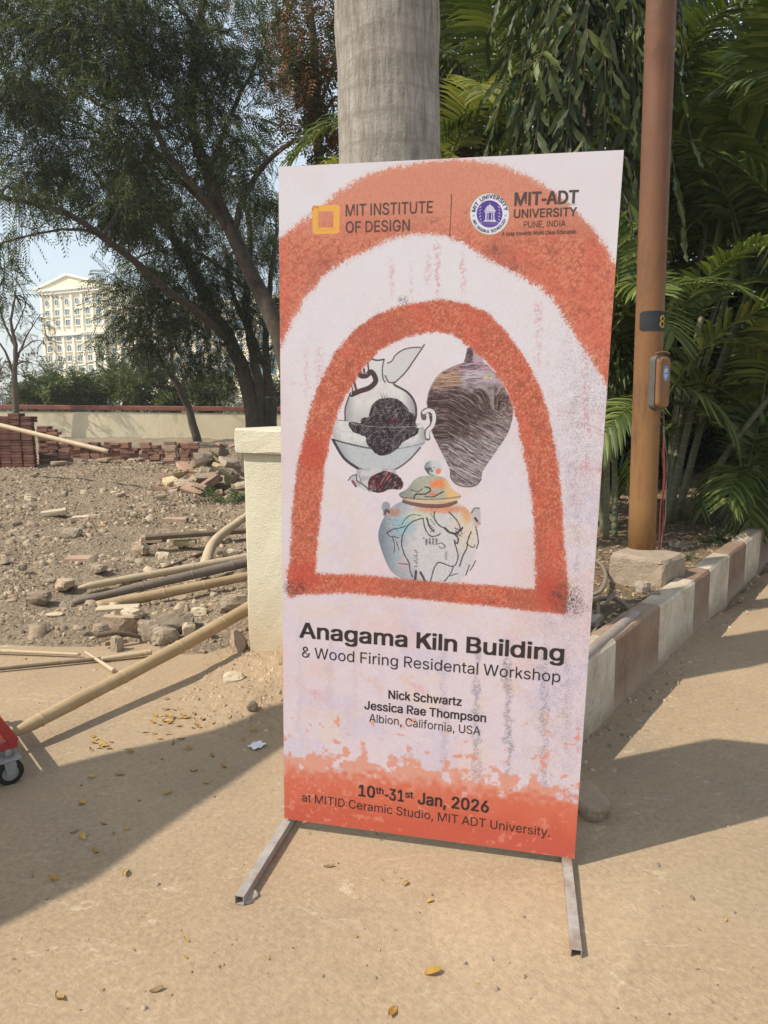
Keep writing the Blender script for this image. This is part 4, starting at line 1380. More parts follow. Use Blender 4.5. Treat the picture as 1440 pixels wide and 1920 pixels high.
M_POLE = pole_mat()
M_BLACK = rough_mat('black_band_and_bore_shade', (.022, .024, .028), (.035, .037, .042), 12, .1, .002, .6)
M_YEL = rough_mat('yellow_paint', (.62, .38, .03), (.68, .43, .05), 15, .1, .002, .6)
M_BOXG = rough_mat('grey_gasket', (.085, .08, .07), (.13, .12, .105), 10, .2, .003, .6)
M_STK = rough_mat('blue_sticker', (.10, .22, .42), (.14, .27, .48), 20, .02, .001, .4)
M_WHITE = rough_mat('white_print', (.75, .77, .8), (.8, .82, .85), 20, .02, .001, .5)
M_CABLE = rough_mat('dull_red_cable', (.16, .035, .03), (.22, .05, .04), 20, .1, .002, .5)
LY = 4.28
lp0, lp1 = at(1203, 1018, LY), at(1240, 0, LY)
lt = (lp1 - lp0) / np.linalg.norm(lp1 - lp0)
lamp = thing('lamp_post', 'rusty ochre steel lamp post numbered 8 standing on a rough concrete block behind the kerb', 'lamp post', (lp0[0], lp0[1], BED_Z))
# footing, its front corner to the road
bc = np.array([1.405, 4.125]); bc2 = np.array([1.640, 3.905])
fu = (bc2 - bc) / np.linalg.norm(bc2 - bc); fn = np.array([-fu[1], fu[0]])
cc = (bc + bc2) / 2 + fn * .17
rr = random.Random(5)
mb = MB()
nq = 6
V, Fs = [], []
zt_f = at(1138, 1037, 4.125)[2]
for i, z in enumerate((BED_Z - .12, BED_Z + .0, BED_Z + .10, BED_Z + .17, zt_f - .02, zt_f)):
    sc = 1.05 - .05 * i / 5 - (.045 if i == 5 else 0)
    ring = []
    for (a0, b0), (a1, b1) in (((-1, -1), (1, -1)), ((1, -1), (1, 1)), ((1, 1), (-1, 1)), ((-1, 1), (-1, -1))):
        for k in range(nq):
            t = .05 + .9 * k / (nq - 1)
            ring.append((a0 + (a1 - a0) * t, b0 + (b1 - b0) * t))
    for a, b in ring:
        q = cc + fu * a * .165 * sc + fn * b * .17 * sc
        V.append((q[0] + rr.uniform(-.007, .007), q[1] + rr.uniform(-.007, .007), z + rr.uniform(-.006, .006)))
m = nq * 4
for i in range(5):
    for k in range(m):
        Fs.append((i * m + k, i * m + (k + 1) % m, (i + 1) * m + (k + 1) % m, (i + 1) * m + k))
Fs.append(tuple(5 * m + k for k in range(m)))
mb.add(V, Fs).build('footing', M_CONC, lamp)
PR = .0835
NSEG = 26
pts = [lp0 - lt * .12 + lt * k * .35 for k in range(16)]
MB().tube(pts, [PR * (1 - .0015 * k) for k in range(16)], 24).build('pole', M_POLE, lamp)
# lantern far above the picture
top = pts[-1]
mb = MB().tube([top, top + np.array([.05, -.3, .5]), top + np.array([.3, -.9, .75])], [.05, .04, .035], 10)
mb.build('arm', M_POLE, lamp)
MB().box(top + np.array([.42, -1.2, .78]), (.26, .62, .12), -.35, bev=.03).build('lantern', M_BOXG, lamp)


def on_pole(ang, z, r=PR):                       # a point on the pole: angle from the viewer's side, positive to the right
    k = (z - lp0[2]) / lt[2]
    c = lp0 + lt * k
    vd = np.array([-c[0], -c[1]]); vd /= np.linalg.norm(vd)
    rd = np.array([-vd[1], vd[0]])
    d = vd * math.cos(ang) + rd * math.sin(ang)
    return np.array([c[0] + d[0] * r, c[1] + d[1] * r, z])


zb0, zb1 = at(1210, 623, LY)[2], at(1210, 586, LY)[2]
mb = MB()
V, Fs = [], []
angs = [R(-42) + k * R(14) for k in range(15)]
for i, a in enumerate(angs):
    dz = .012 if i == 0 else 0
    V += [on_pole(a, zb0 + dz, PR + .0012), on_pole(a, zb1 - dz, PR + .0012)]
for i in range(len(angs) - 1): Fs.append((2 * i, 2 * i + 2, 2 * i + 3, 2 * i + 1))
mb.add(V, Fs, True).build('number_band', M_BLACK, lamp)
V8, F8 = text_mesh('8', 0)
V8 = V8 - np.array([V8[:, 0].mean(), V8[:, 1].min(), 0])
k8 = (zb1 - zb0) * .62 / V8[:, 1].max()
MB().add([on_pole(R(57) + q[0] * k8 / PR, zb0 + (zb1 - zb0) * .18 + q[1] * k8, PR + .0024) for q in V8], F8).build('numeral', M_YEL, lamp)
# junction box: a rounded shell on the right flank, lid turned to the right
za, zz = at(1235, 768, LY)[2], at(1235, 668, LY)[2]
BA = R(52)
pc = on_pole(BA, (za + zz) / 2, PR + .004)
bx_n = on_pole(BA, (za + zz) / 2, 1.0) - on_pole(BA, (za + zz) / 2, 0); bx_n /= np.linalg.norm(bx_n)
bx_u = np.array([-bx_n[1], bx_n[0], 0])
bx_z = lt


def rounded(w_, h_, r, n=5):
    P = []
    for cx, cy, a0 in ((w_ / 2 - r, h_ / 2 - r, 0), (-w_ / 2 + r, h_ / 2 - r, 90), (-w_ / 2 + r, -h_ / 2 + r, 180), (w_ / 2 - r, -h_ / 2 + r, 270)):
        for k in range(n): P.append((cx + r * math.cos(R(a0 + 90 * k / (n - 1))), cy + r * math.sin(R(a0 + 90 * k / (n - 1)))))
    return P


def shell(levels, name, mat, parent):
    V, Fs = [], []
    n = len(levels[0][1])
    for d, P in levels:
        V += [pc + bx_u * x + bx_z * y + bx_n * d for x, y in P]
    for i in range(len(levels) - 1):
        for k in range(n): Fs.append((i * n + k, i * n + (k + 1) % n, (i + 1) * n + (k + 1) % n, (i + 1) * n + k))
    Fs += [tuple((len(levels) - 1) * n + k for k in range(n)), tuple(range(n))[::-1]]
    return MB().add(V, Fs, False).build(name, mat, parent)


bw_, bh_ = .125, (zz - za)
shell([(-.03, rounded(bw_, bh_, .035)), (.012, rounded(bw_, bh_, .035))], 'box_gasket', M_BOXG, lamp)
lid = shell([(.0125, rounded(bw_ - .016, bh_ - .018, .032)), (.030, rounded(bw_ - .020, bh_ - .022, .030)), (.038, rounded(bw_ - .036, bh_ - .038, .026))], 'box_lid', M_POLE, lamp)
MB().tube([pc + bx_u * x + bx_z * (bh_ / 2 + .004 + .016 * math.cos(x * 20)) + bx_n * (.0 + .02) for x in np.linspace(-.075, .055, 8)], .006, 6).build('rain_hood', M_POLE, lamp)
MB().add([pc + bx_u * (.004 + .026 * math.cos(2 * math.pi * k / 20)) + bx_z * (.055 + .047 * math.sin(2 * math.pi * k / 20)) + bx_n * .0388 for k in range(20)], [tuple(range(20))]).build('sticker', M_STK, lamp)
mb = MB()
for x0, y0, x1, y1, w_ in ((-.012, .060, -.003, .082, .004), (-.008, .060, .004, .066, .004), (-.002, .074, .010, .078, .004), (.008, .062, .016, .084, .004), (.004, .068, .016, .072, .004),
                           (-.014, .048, .020, .048, .0022), (-.014, .041, .020, .041, .0022), (-.012, .034, .018, .034, .0022), (-.008, .027, .014, .027, .002)):
    p, q = np.array((x0, y0)), np.array((x1, y1))
    t = (q - p) / np.linalg.norm(q - p); nn = np.array((-t[1], t[0])) * w_ / 2
    mb.add([pc + bx_u * e[0] + bx_z * e[1] + bx_n * .0393 for e in (p - nn, q - nn, q + nn, p + nn)], [(0, 1, 2, 3)])
mb.build('sticker_print', M_WHITE, lamp)
for k in range(3):
    pts = []
    z0 = za - .01
    for t in np.linspace(0, 1, 14):
        z = z0 + (BED_Z + .02 - z0) * t
        q = on_pole(R(74 + 6 * k + 8 * math.sin(t * 7 + k * 2)), z, PR + .012 + .02 * math.sin(t * math.pi) * (1 + .5 * k) + .10 * max(0, t - .8))
        pts.append(q + np.array([.004 * math.sin(t * 19 + k), 0, 0]))
    MB().tube(pts, .0042, 5).build('cable', M_CABLE if k < 2 else M_BOXG, lamp)
# ------------------------------------------------------------------ vegetation
M_BARK = rough_mat('dark_bark', (.075, .055, .042), (.13, .10, .075), 7, .8, .03, c2=(.05, .038, .03))
M_BARK2 = rough_mat('grey_brown_bark', (.11, .085, .065), (.17, .135, .105), 7, .8, .03)
M_FEATHER = leaf_mat('feathery_olive_leaf', [(.018, .029, .010), (.060, .080, .030), (.170, .190, .085)], .3, .6, .2)
M_FEATHER2 = leaf_mat('greyer_feathery_leaf', [(.05, .06, .03), (.085, .095, .05), (.14, .14, .08)], .25, .6, .2)
M_PODLEAF = leaf_mat('oval_leaflet_green', [(.03, .045, .016), (.06, .075, .03), (.11, .11, .05)], .25, .5, .3)
M_POD = leaf_mat('rusty_pod', [(.10, .035, .015), (.19, .075, .03), (.24, .12, .05)], .1, .6, .2)
M_SHRUB = leaf_mat('shrub_leaf', [(.040, .062, .016), (.085, .115, .030), (.18, .18, .06)], .28, .5, .25)
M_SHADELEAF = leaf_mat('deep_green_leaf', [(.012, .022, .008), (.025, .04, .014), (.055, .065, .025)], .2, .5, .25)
M_FARLEAF = leaf_mat('distant_leaf', [(.06, .075, .045), (.09, .105, .065), (.13, .14, .09)], .2, .7, .1)
M_DRYLEAF = leaf_mat('dry_brown_foliage', [(.06, .045, .018), (.12, .09, .04), (.18, .13, .06)], .2, .7, .1)


def unit(v): return v / (np.linalg.norm(v, axis=-1, keepdims=True) + 1e-9)


def sprays(P, D, T, TF, scale, rg, roll=True):
    """copies of one small template (x forward, z up) at points P looking along D, joined"""
    n = len(P)
    X_ = unit(D)
    ref = np.tile(np.array([0, 0, 1.]), (n, 1)) + rg.normal(0, .35, (n, 3))
    Y_ = unit(np.cross(ref, X_))
    Z_ = np.cross(X_, Y_)
    if roll:
        a = rg.normal(0, .6, n)[:, None]
        Y_, Z_ = Y_ * np.cos(a) + Z_ * np.sin(a), Z_ * np.cos(a) - Y_ * np.sin(a)
    T = np.asarray(T)
    sc = np.asarray(scale).reshape(-1, 1, 1) * np.ones((n, 1, 1))
    V = P[:, None, :] + sc * (T[None, :, 0:1] * X_[:, None] + T[None, :, 1:2] * Y_[:, None] + T[None, :, 2:3] * Z_[:, None])
    Fq = (np.asarray(TF)[None] + (np.arange(n) * len(T))[:, None, None]).reshape(-1, 4)
    return V.reshape(-1, 3), Fq


def feather_template(npair=10, L=.46, ll=.13, lw=.025, droop=.16):
    V, Fs = [], []
    for i in range(npair):
        t = (i + 1) / npair
        c = np.array([L * t, 0, -droop * t * t])
        for sd in (-1, 1):
            k = ll * (1 - .45 * t) * (.8 + .4 * random.random())
            d = np.array([.62, sd * .75, -.28 - .3 * random.random()]); d /= np.linalg.norm(d)
            w_ = np.array([.7, -sd * .5, .2]) * lw
            b = len(V)
            V += [c, c + d * k * .5 + w_ * .5, c + d * k, c + d * k * .5 - w_ * .5]
            Fs.append((b, b + 1, b + 2, b + 3))
    b = len(V)
    V += [np.array([0, .004, 0]), np.array([0, -.004, 0]), np.array([L, -.002, -droop]), np.array([L, .002, -droop])]
    Fs.append((b, b + 1, b + 2, b + 3))
    return np.array(V), np.array(Fs)


def leaf_template(n=5, L=.30, ll=.09, lw=.04, droop=.08):
    V, Fs = [], []
    for i in range(n):
        t = (i + 1) / n
        c = np.array([L * t, 0, -droop * t])
        for sd in (-1, 1):
            d = np.array([.5, sd * .8, -.3 + .3 * random.random()]); d /= np.linalg.norm(d)
            w_ = np.array([.8, -sd * .45, .25]) * lw
            k = ll * (.7 + .6 * random.random())
            b = len(V)
            V += [c, c + d * k * .45 + w_ * .5, c + d * k, c + d * k * .5 - w_ * .5]
            Fs.append((b, b + 1, b + 2, b + 3))
    return np.array(V), np.array(Fs)


FT = feather_template()
FT_B = feather_template(12, .66, .16, .028, .32)
LT = leaf_template()
LT_B = leaf_template(6, .40, .13, .06, .12)


DENS = 1.0


def crown_points(clusters, rg):
    P, D = [], []
    for c, rad, n in clusters:
        n = int(n * DENS)
        c = np.array(c)
        m = max(3, n // 22)                     # boughs within the clump, with gaps between them
        bd = unit(rg.normal(0, 1, (m, 3))) * rg.random((m, 1)) ** .4
        d = bd[rg.integers(m, size=n)] + rg.normal(0, .27, (n, 3))
        p = c + d * np.array(rad) * 1.08
        d = unit(d)
        P.append(p)
        dd = d * np.array([1, 1, .5]) + rg.normal(0, .45, (n, 3)) + np.array([0, 0, -.35])
        D.append(unit(dd))
    return np.concatenate(P), np.concatenate(D)


def limb_curve(pts, n=14, wob=.0, rg=None):
    """Catmull-Rom through the points"""
    pts = [np.array(p, float) for p in pts]
    if len(pts) == 2: pts = [pts[0], (pts[0] + pts[1]) / 2, pts[1]]
    Q = [2 * pts[0] - pts[1]] + pts + [2 * pts[-1] - pts[-2]]
    out = []
    m = max(2, n // (len(pts) - 1))
    for i in range(1, len(Q) - 2):
        p0, p1, p2, p3 = Q[i - 1:i + 3]
        for k in range(m):
            t = k / m
            out.append(.5 * (2 * p1 + (p2 - p0) * t + (2 * p0 - 5 * p1 + 4 * p2 - p3) * t * t + (3 * p1 - p0 - 3 * p2 + p3) * t ** 3))
    out.append(pts[-1])
    if wob and rg is not None:
        for k in range(1, len(out) - 1): out[k] = out[k] + rg.normal(0, wob, 3)
    return out


def tree(name, label, cat, base, limbs, clusters, tmpl, leafm, barkm, seed, group=None, scale=(.8, 1.3), twig=.012, extra=None):
    rg = np.random.default_rng(seed)
    t = thing(name, label, cat, base, group)
    curves = []
    for i, (pts, r0, r1) in enumerate(limbs):
        c = limb_curve(pts, 18, r0 * .12, rg)
        rad = list(np.linspace(r0, r1, len(c)))
        curves.append((c, rad))
        MB().tube(c, rad, 9 if r0 > .05 else 6).build('trunk' if i == 0 else 'limb', barkm, t)
    allp = np.array([p for c, _ in curves for p in c[2:]])
    allr = np.array([r for _, rd in curves for r in rd[2:]])
    if clusters:
        mb = MB()
        for c, rad, n in clusters:
            c = np.array(c, float)
            d = np.linalg.norm(allp - c, axis=1) + 1.2 * np.maximum(0, allp[:, 2] - c[2])
            k = int(np.argmin(d))
            r0 = min(allr[k] * .7, .05)
            mid = (allp[k] + c) / 2 + rg.normal(0, .10, 3) * np.linalg.norm(allp[k] - c) + np.array([0, 0, .1])
            cc_ = limb_curve([allp[k], mid, c], 8)
            mb.tube(cc_, list(np.linspace(r0, twig, len(cc_))), 5, cap=False)
            for q in range(6):
                e = c + rg.normal(0, .55, 3) * np.array(rad)
                s_ = cc_[-3]
                m_ = (s_ + e) / 2 + rg.normal(0, .08, 3)
                mb.tube([s_, m_, e], [twig, twig * .7, twig * .35], 4, cap=False)
        tag(mb.build('twigs', barkm, t), kind='stuff')
        P, D = crown_points(clusters, rg)
        V, Fq = sprays(P, D, tmpl[0], tmpl[1], rg.uniform(scale[0], scale[1], len(P)), rg)
        o = link('crown', np_mesh('crown', V - np.array(base), Fq, leafm), t)
        tag(o, kind='stuff')
        if extra:
            m2, tm2, frac, sc2 = extra
            sel = rg.random(len(P)) < frac
            P2 = P[sel] + rg.normal(0, .15, (sel.sum(), 3))
            D2 = np.tile(np.array([0, 0, -1.]), (len(P2), 1)) + rg.normal(0, .2, (len(P2), 3))
            V, Fq = sprays(P2, D2, tm2[0], tm2[1], rg.uniform(sc2[0], sc2[1], len(P2)), rg)
            tag(link('pods', np_mesh('pods', V - np.array(base), Fq, m2), t), kind='stuff')
    return t


TIGHT = .84


def C(u, v, y, rpx, n, flat=.8):
    """a clump of foliage seen at (u, v) at distance y"""
    k = rpx * y / F_PX
    return (at(u, v, y), (k * TIGHT, k * 1.1 * TIGHT, k * flat * TIGHT), n)


def L(*pts): return [at(*p) for p in pts]


DENS = 1.45
# the nearer leaning tree
b1 = at(585, 775, 14); b1[2] = 0
tree('leaning_tree', 'dark leaning tree with feathery foliage whose trunk slants out behind the banner edge', 'tree', b1,
     [([b1, *L((524, 635, 14.1), (475, 520, 14.4), (427, 427, 14.5), (391, 329, 14.6), (360, 240, 14.6), (364, 147, 14.8), (385, 0, 15), (400, -140, 15.2))], .19, .06),
      (L((432, 440, 14.5), (390, 375, 14.3), (311, 284, 14), (253, 142, 13.8), (213, 62, 13.6), (170, 0, 13.4)), .085, .03),
      (L((438, 440, 14.5), (458, 369, 14.4), (498, 307, 14.2), (533, 276, 14), (587, 244, 13.8), (630, 180, 13.6)), .07, .025),
      (L((391, 329, 14.6), (440, 200, 15), (500, 80, 15.4)), .06, .02),
      (L((427, 427, 14.5), (330, 330, 15.2), (240, 230, 15.6), (120, 160, 16)), .06, .02)],
     [C(360, 150, 14.8, 75, 190), C(250, 120, 13.8, 75, 190), C(430, 230, 14.6, 70, 160), C(300, 240, 14, 75, 190), C(430, 60, 15, 80, 190), C(180, 40, 13.5, 80, 190), C(330, 20, 14.5, 90, 220),
      C(480, 330, 14.3, 55, 90), C(250, 280, 15.4, 70, 150), C(160, 160, 16, 80, 180), C(80, 60, 15, 90, 220), C(390, 300, 15, 60, 130), C(500, 150, 15.2, 60, 110), C(280, 340, 15, 60, 120), C(20, 20, 14.5, 80, 170),
      C(100, 0, 14, 90, 170), C(250, -40, 14, 110, 200), C(450, -60, 15, 110, 200)],
     FT, M_FEATHER, M_BARK, 41)
# the many-stemmed tree near the wall
b2 = at(480, 822, 20.5); b2[2] = 0
tree('multi_stemmed_tree', 'big tree of many dark stems rising near the cream wall with drooping feathery foliage', 'tree', b2,
     [([b2, *L((468, 740, 20.5), (440, 655, 20.3), (390, 570, 20), (340, 470, 19.5), (290, 380, 19), (240, 280, 18.5))], .26, .08),
      ([b2 + np.array([.15, 0, 0]), *L((485, 720, 20.5), (470, 640, 20.5), (462, 540, 20.5), (470, 430, 20.5), (440, 330, 20.5))], .17, .06),
      ([b2 + np.array([.3, .1, 0]), *L((502, 720, 20.6), (498, 640, 20.7), (505, 540, 20.8), (520, 430, 21))], .15, .05),
      ([b2 + np.array([.45, .1, 0]), *L((512, 740, 20.6), (485, 660, 20.7), (440, 560, 20.8), (420, 460, 21))], .13, .05),
      (L((430, 640, 20.3), (387, 600, 19), (330, 555, 18), (289, 524, 17), (195, 444, 16), (124, 400, 15.5), (0, 369, 15), (-90, 350, 14.6)), .12, .04),
      (L((195, 444, 16), (150, 430, 15.6), (80, 436, 15.2), (0, 456, 15)), .04, .015),
      (L((400, 590, 20), (330, 560, 20), (270, 600, 20), (230, 650, 20)), .06, .02),
      (L((462, 540, 20.5), (380, 480, 21), (300, 470, 21.5), (220, 500, 22)), .07, .02)],
     [C(60, 130, 18, 80, 170), C(30, 230, 17, 75, 170), C(110, 260, 17.5, 75, 170), C(180, 320, 18, 70, 150), C(60, 320, 16, 55, 100), C(20, 160, 16, 60, 120), C(300, 420, 19, 60, 140), C(250, 400, 18, 60, 130),
      C(380, 480, 20, 65, 150), C(430, 560, 20.5, 55, 110), C(330, 530, 20, 60, 140), C(262, 490, 20, 44, 70), C(235, 575, 20, 30, 34), C(285, 590, 20.5, 50, 100), C(370, 610, 20.5, 50, 100), C(440, 470, 21, 60, 120),
      C(500, 420, 21, 55, 110), C(510, 520, 21, 50, 90), C(200, 385, 17, 45, 70), C(95, 375, 15.5, 34, 26), C(20, 355, 15, 36, 26), C(12, 455, 15.2, 30, 22), C(40, 420, 15.4, 24, 10),       C(480, 620, 21, 50, 80), C(330, 660, 20.5, 40, 60), C(240, 660, 20, 30, 24), C(420, 680, 21, 40, 50), C(520, 650, 21, 35, 40), C(255, 560, 20, 40, 60), C(300, 640, 20.5, 40, 60), C(400, 640, 20.5, 44, 70), C(225, 620, 20, 26, 30), C(350, 590, 20.5, 44, 70), C(215, 520, 20, 26, 30), C(8, 505, 16, 30, 26), C(5, 550, 16.5, 26, 18),
      C(350, 380, 19, 70, 150), C(440, 380, 20, 60, 110)],
     FT_B, M_FEATHER, M_BARK, 42)
b3 = at(371, 824, 23); b3[2] = 0
tree('slender_tree', 'slender dark tree leaning left in front of the cream wall', 'tree', b3,
     [([b3, *L((358, 780, 23), (335, 725, 22.8), (312, 690, 22.6), (290, 655, 22.4), (262, 610, 22))], .15, .04),
      (L((325, 705, 22.7), (318, 640, 22.8), (300, 590, 23)), .05, .02), (L((312, 690, 22.6), (280, 680, 22), (255, 685, 21.6)), .03, .012)],
     [C(270, 620, 22.2, 34, 50), C(305, 600, 23, 34, 50), C(320, 660, 22.6, 28, 26), C(255, 675, 21.8, 22, 18)],
     FT, M_FEATHER2, M_BARK, 43)
DENS = 1.6
# the pod tree above the banner's left corner
b4 = at(620, 790, 10.5); b4[2] = 0
tree('pod_tree', 'tree hung with rusty seed pods showing left of the thick grey palm trunk', 'tree', b4,
     [([b4, *L((625, 500, 10.5), (600, 300, 10.5), (590, 120, 10.5), (570, -60, 10.5))], .10, .05), (L((600, 260, 10.5), (560, 150, 10.2), (520, 60, 10)), .035, .015), (L((600, 200, 10.5), (640, 80, 10.4), (680, 0, 10.2)), .03, .015)],
     [C(575, 40, 10.3, 60, 110), C(590, 130, 10.3, 55, 110), C(565, 200, 10.2, 40, 60), C(610, 230, 10.4, 40, 70), C(545, 110, 10, 36, 50), C(610, 20, 10.5, 60, 100), C(580, -60, 10.5, 80, 120), C(620, 290, 10.4, 26, 26)],
     LT, M_PODLEAF, M_BARK2, 44, scale=(.5, .8), twig=.006, extra=(M_POD, leaf_template(5, .26, .08, .022, .0), .5, (.6, 1.1)))
DENS = 1.0
# thin bare tree at the left edge
b5 = at(28, 765, 24.5); b5[2] = 0
tree('sparse_tree', 'thin half bare young tree with few leaves at the far left before the wall', 'tree', b5,
     [([b5, *L((27, 720, 24.5), (30, 660, 24.5), (22, 600, 24.5), (30, 540, 24.5))], .13, .02),
      (L((27, 710, 24.5), (10, 660, 24.4), (-20, 620, 24)), .06, .015), (L((29, 680, 24.5), (50, 630, 24.6), (75, 590, 24.6)), .05, .012), (L((28, 650, 24.5), (5, 600, 24.5), (-5, 560, 24.5)), .05, .012),
      (L((30, 665, 24.5), (62, 640, 24.5), (85, 640, 24.5)), .03, .01), (L((25, 625, 24.5), (45, 580, 24.5), (52, 550, 24.5)), .03, .01)],
     [C(15, 620, 24.5, 34, 22), C(60, 610, 24.6, 30, 20), C(30, 560, 24.5, 32, 24), C(80, 600, 24.6, 20, 14), C(82, 645, 24.5, 20, 14), C(5, 680, 24.3, 34, 26), C(60, 680, 24.6, 30, 20), C(30, 520, 24.5, 30, 20)],
     FT, M_FEATHER2, M_BARK2, 45, scale=(.6, 1))
# shrubs behind the wall
SH = [(70, 730, 29, 34, 'bright green low shrub growing over the far wall beside the sparse tree'), (130, 725, 28, 40, 'pale green shrub behind the wall below the distant building'), (195, 720, 29, 42, 'leafy green shrub behind the wall left of the slender tree'),
      (265, 712, 28, 44, 'dense yellow green shrub behind the middle of the wall'), (330, 722, 29, 40, 'olive shrub behind the wall at the slender trunk'), (400, 725, 28, 42, 'dark green shrub behind the wall left of the many stems'), (505, 735, 30, 34, 'low shrub behind the wall right of the many stems')]
for k, (u, v, y, rp, lab) in enumerate(SH):
    bb = at(u, 760, y); bb[2] = 0
    rr = random.Random(60 + k)
    cl = [C(u + rr.uniform(-.7, .7) * rp, v + rr.uniform(-.6, .8) * rp, y + rr.uniform(-.5, .5), rp * rr.uniform(.35, .6), 46) for _ in range(9)]
    tree('shrub', lab, 'shrub', bb, [([bb, bb + np.array([.1, 0, 1.0]), at(u, v, y)], .05, .02), ([bb, at(u - rp * .4, v, y)], .03, .015), ([bb, at(u + rp * .4, v + 8, y)], .03, .015)],
         cl, LT_B, M_SHRUB, M_BARK, 60 + k, 'shrubs growing behind the far wall', scale=(.8, 1.4), twig=.01)
# distant woods closing the horizon
rg = np.random.default_rng(77)
cl = []
for k in range(70):
    u = -250 + k * 27 + rg.uniform(-10, 10)
    y = rg.uniform(75, 120)
    cl.append((at(u, 757 + rg.uniform(-30, 6), y), (5, 5, 3.2), 60))
P, D = crown_points(cl, rg)
V, Fq = sprays(P, D, LT_B[0] * 4.5, LT_B[1], rg.uniform(.7, 1.3, len(P)), rg)
tag(link('distant_woods', np_mesh('distant_woods', V, Fq, M_FARLEAF)), kind='stuff')

# ---- thick grey royal palm right behind the banner
def royal_mat():
    n = NT('grey_ringed_palm_bark')
    z = n.sep()[2]
    wv = n.math('SINE', n.math('ADD', n.math('MULTIPLY', z, 66), n.math('MULTIPLY', n.noise(3, 4, .6), 7)))
    col = n.ramp(n.noise(5, 6, .7, stretch=(1, 1, 2.2)), [(.3, (.255, .23, .20)), (.7, (.40, .365, .32))])
    st = n.noise(55, 6, .8, stretch=(1, 1, .10))
    col = n.mix(1, col, n.ramp(st, [(.34, (.55, .53, .51)), (.60, (1.12, 1.12, 1.12))]), 'MULTIPLY')
    col = n.mix(n.ramp(wv, [(.76, (0, 0, 0)), (1, (.34, .34, .34))]), col, (.20, .17, .14))
    sp = n.noise(75, 4, .8)
    col = n.mix(n.ramp(sp, [(.64, (0, 0, 0)), (.72, (.6, .6, .6))]), col, (.15, .12, .10))
    n.bump(n.math('ADD', n.math('MULTIPLY', wv, .12), n.math('ADD', st, sp)), .6, .008)
    return n.fin(col, .9, .15)


M_ROYAL = royal_mat()
M_SHAFT = rough_mat('green_crownshaft', (.10, .15, .05), (.16, .20, .08), 3, .1, .005, .5)
M_FROND = leaf_mat('palm_leaflet', [(.042, .066, .014), (.095, .128, .028), (.21, .235, .065)], .25, .5, .3, per='isl')
M_FRONDY = leaf_mat('sunlit_yellow_palm_leaflet', [(.14, .17, .035), (.24, .26, .06), (.36, .34, .12)], .3, .5, .3)  # brighter, yellower copy of the palm leaflet, sunlight put into its colour
M_RACHIS = rough_mat('palm_rachis', (.09, .12, .03), (.16, .17, .06), 4, .1, .004, .5)


def frond_mesh(name, Lr, elev, bend, npair, lmax, lw, seed, vee=.35, petiole=.16, droop=.35, mat=None):
    """one pinnate palm leaf along +x: arching midrib, folded tapering leaflets in pairs"""
    rr = random.Random(seed)
    V, Fs, mi = [], [], []
    N = 26
    pos = np.zeros(3); path = []
    for k in range(N + 1):
        t = k / N
        a = elev - bend * t ** 1.3
        path.append((pos.copy(), np.array([math.cos(a), 0, math.sin(a)]), np.array([-math.sin(a), 0, math.cos(a)])))
        pos = pos + path[-1][1] * Lr / N
    def at_(t):
        k = min(int(t * N), N - 1); f_ = t * N - k
        return path[k][0] * (1 - f_) + path[k + 1][0] * f_, path[k][1], path[k][2]
    for k in range(N + 1):                     # midrib, three-sided
        p, d, u_ = path[k]
        r = .013 * Lr / 1.8 * (1 - .85 * k / N) + .0012
        for a in (90, 210, 330): V.append(p + np.array([0, 1, 0]) * r * math.cos(R(a)) + u_ * r * math.sin(R(a)))
        if k:
            b = 3 * (k - 1)
            for i in range(3):
                j = (i + 1) % 3
                Fs.append((b + i, b + j, b + 3 + j, b + 3 + i)); mi.append(1)
    for i in range(npair):
        t = petiole + (1 - petiole) * (i + .5) / npair
        p, d, u_ = at_(t)
        q = (t - petiole) / (1 - petiole)
        ll = lmax * (.35 + .65 * math.sin(math.pi * min(1, .22 + .72 * q)) ** .8) * rr.uniform(.88, 1.08)
        fwd_ = .35 + .75 * q
        for sd in (-1, 1):
            if rr.random() < .03: continue
            v_ = vee + rr.uniform(-.18, .18)
            dr = d * fwd_ + np.array([0, sd, 0]) + u_ * v_
            dr /= np.linalg.norm(dr)
            sidew = np.cross(dr, u_); sidew /= np.linalg.norm(sidew)
            dn = np.array([0, 0, -1.]) 
            b = len(V)
            w_ = lw * rr.uniform(.85, 1.15)
            tw = rr.uniform(-.5, .5)
            for s_, wk in ((0, .45), (.3, 1), (.65, .8), (1, .05)):
                c = p + dr * ll * s_ + dn * ll * droop * s_ * s_ * rr.uniform(.8, 1.2)
                ww = (sidew + u_ * tw * s_) * w_ * wk * .5
                V += [c - ww, c + u_ * w_ * .12 * wk, c + ww]
            for s_ in range(3):
                for h in range(2):
                    Fs.append((b + s_ * 3 + h, b + s_ * 3 + h + 1, b + s_ * 3 + h + 4, b + s_ * 3 + h + 3)); mi.append(0)
    return np_mesh(name, np.array(V), np.array(Fs), None, mats=[mat or M_FROND, M_RACHIS], midx=mi)


FR = [frond_mesh('frond', 1.75, R(72), R(95), 34, .50, .042, 1), frond_mesh('frond', 1.9, R(62), R(105), 38, .52, .042, 2), frond_mesh('frond', 1.6, R(45), R(95), 32, .48, .040, 3),
      frond_mesh('frond', 1.5, R(20), R(85), 30, .45, .040, 4, droop=.5), frond_mesh('frond', 2.1, R(80), R(80), 40, .55, .046, 5)]
FRY = [frond_mesh('frond', 1.9, R(62), R(110), 36, .52, .042, 12, mat=M_FRONDY), frond_mesh('frond', 1.6, R(45), R(100), 32, .48, .040, 13, mat=M_FRONDY, droop=.5)]
FROY = [frond_mesh('frond', 3.1, R(50), R(100), 46, .62, .045, 8, droop=.5), frond_mesh('frond', 2.9, R(15), R(80), 44, .60, .045, 9, droop=.6)]

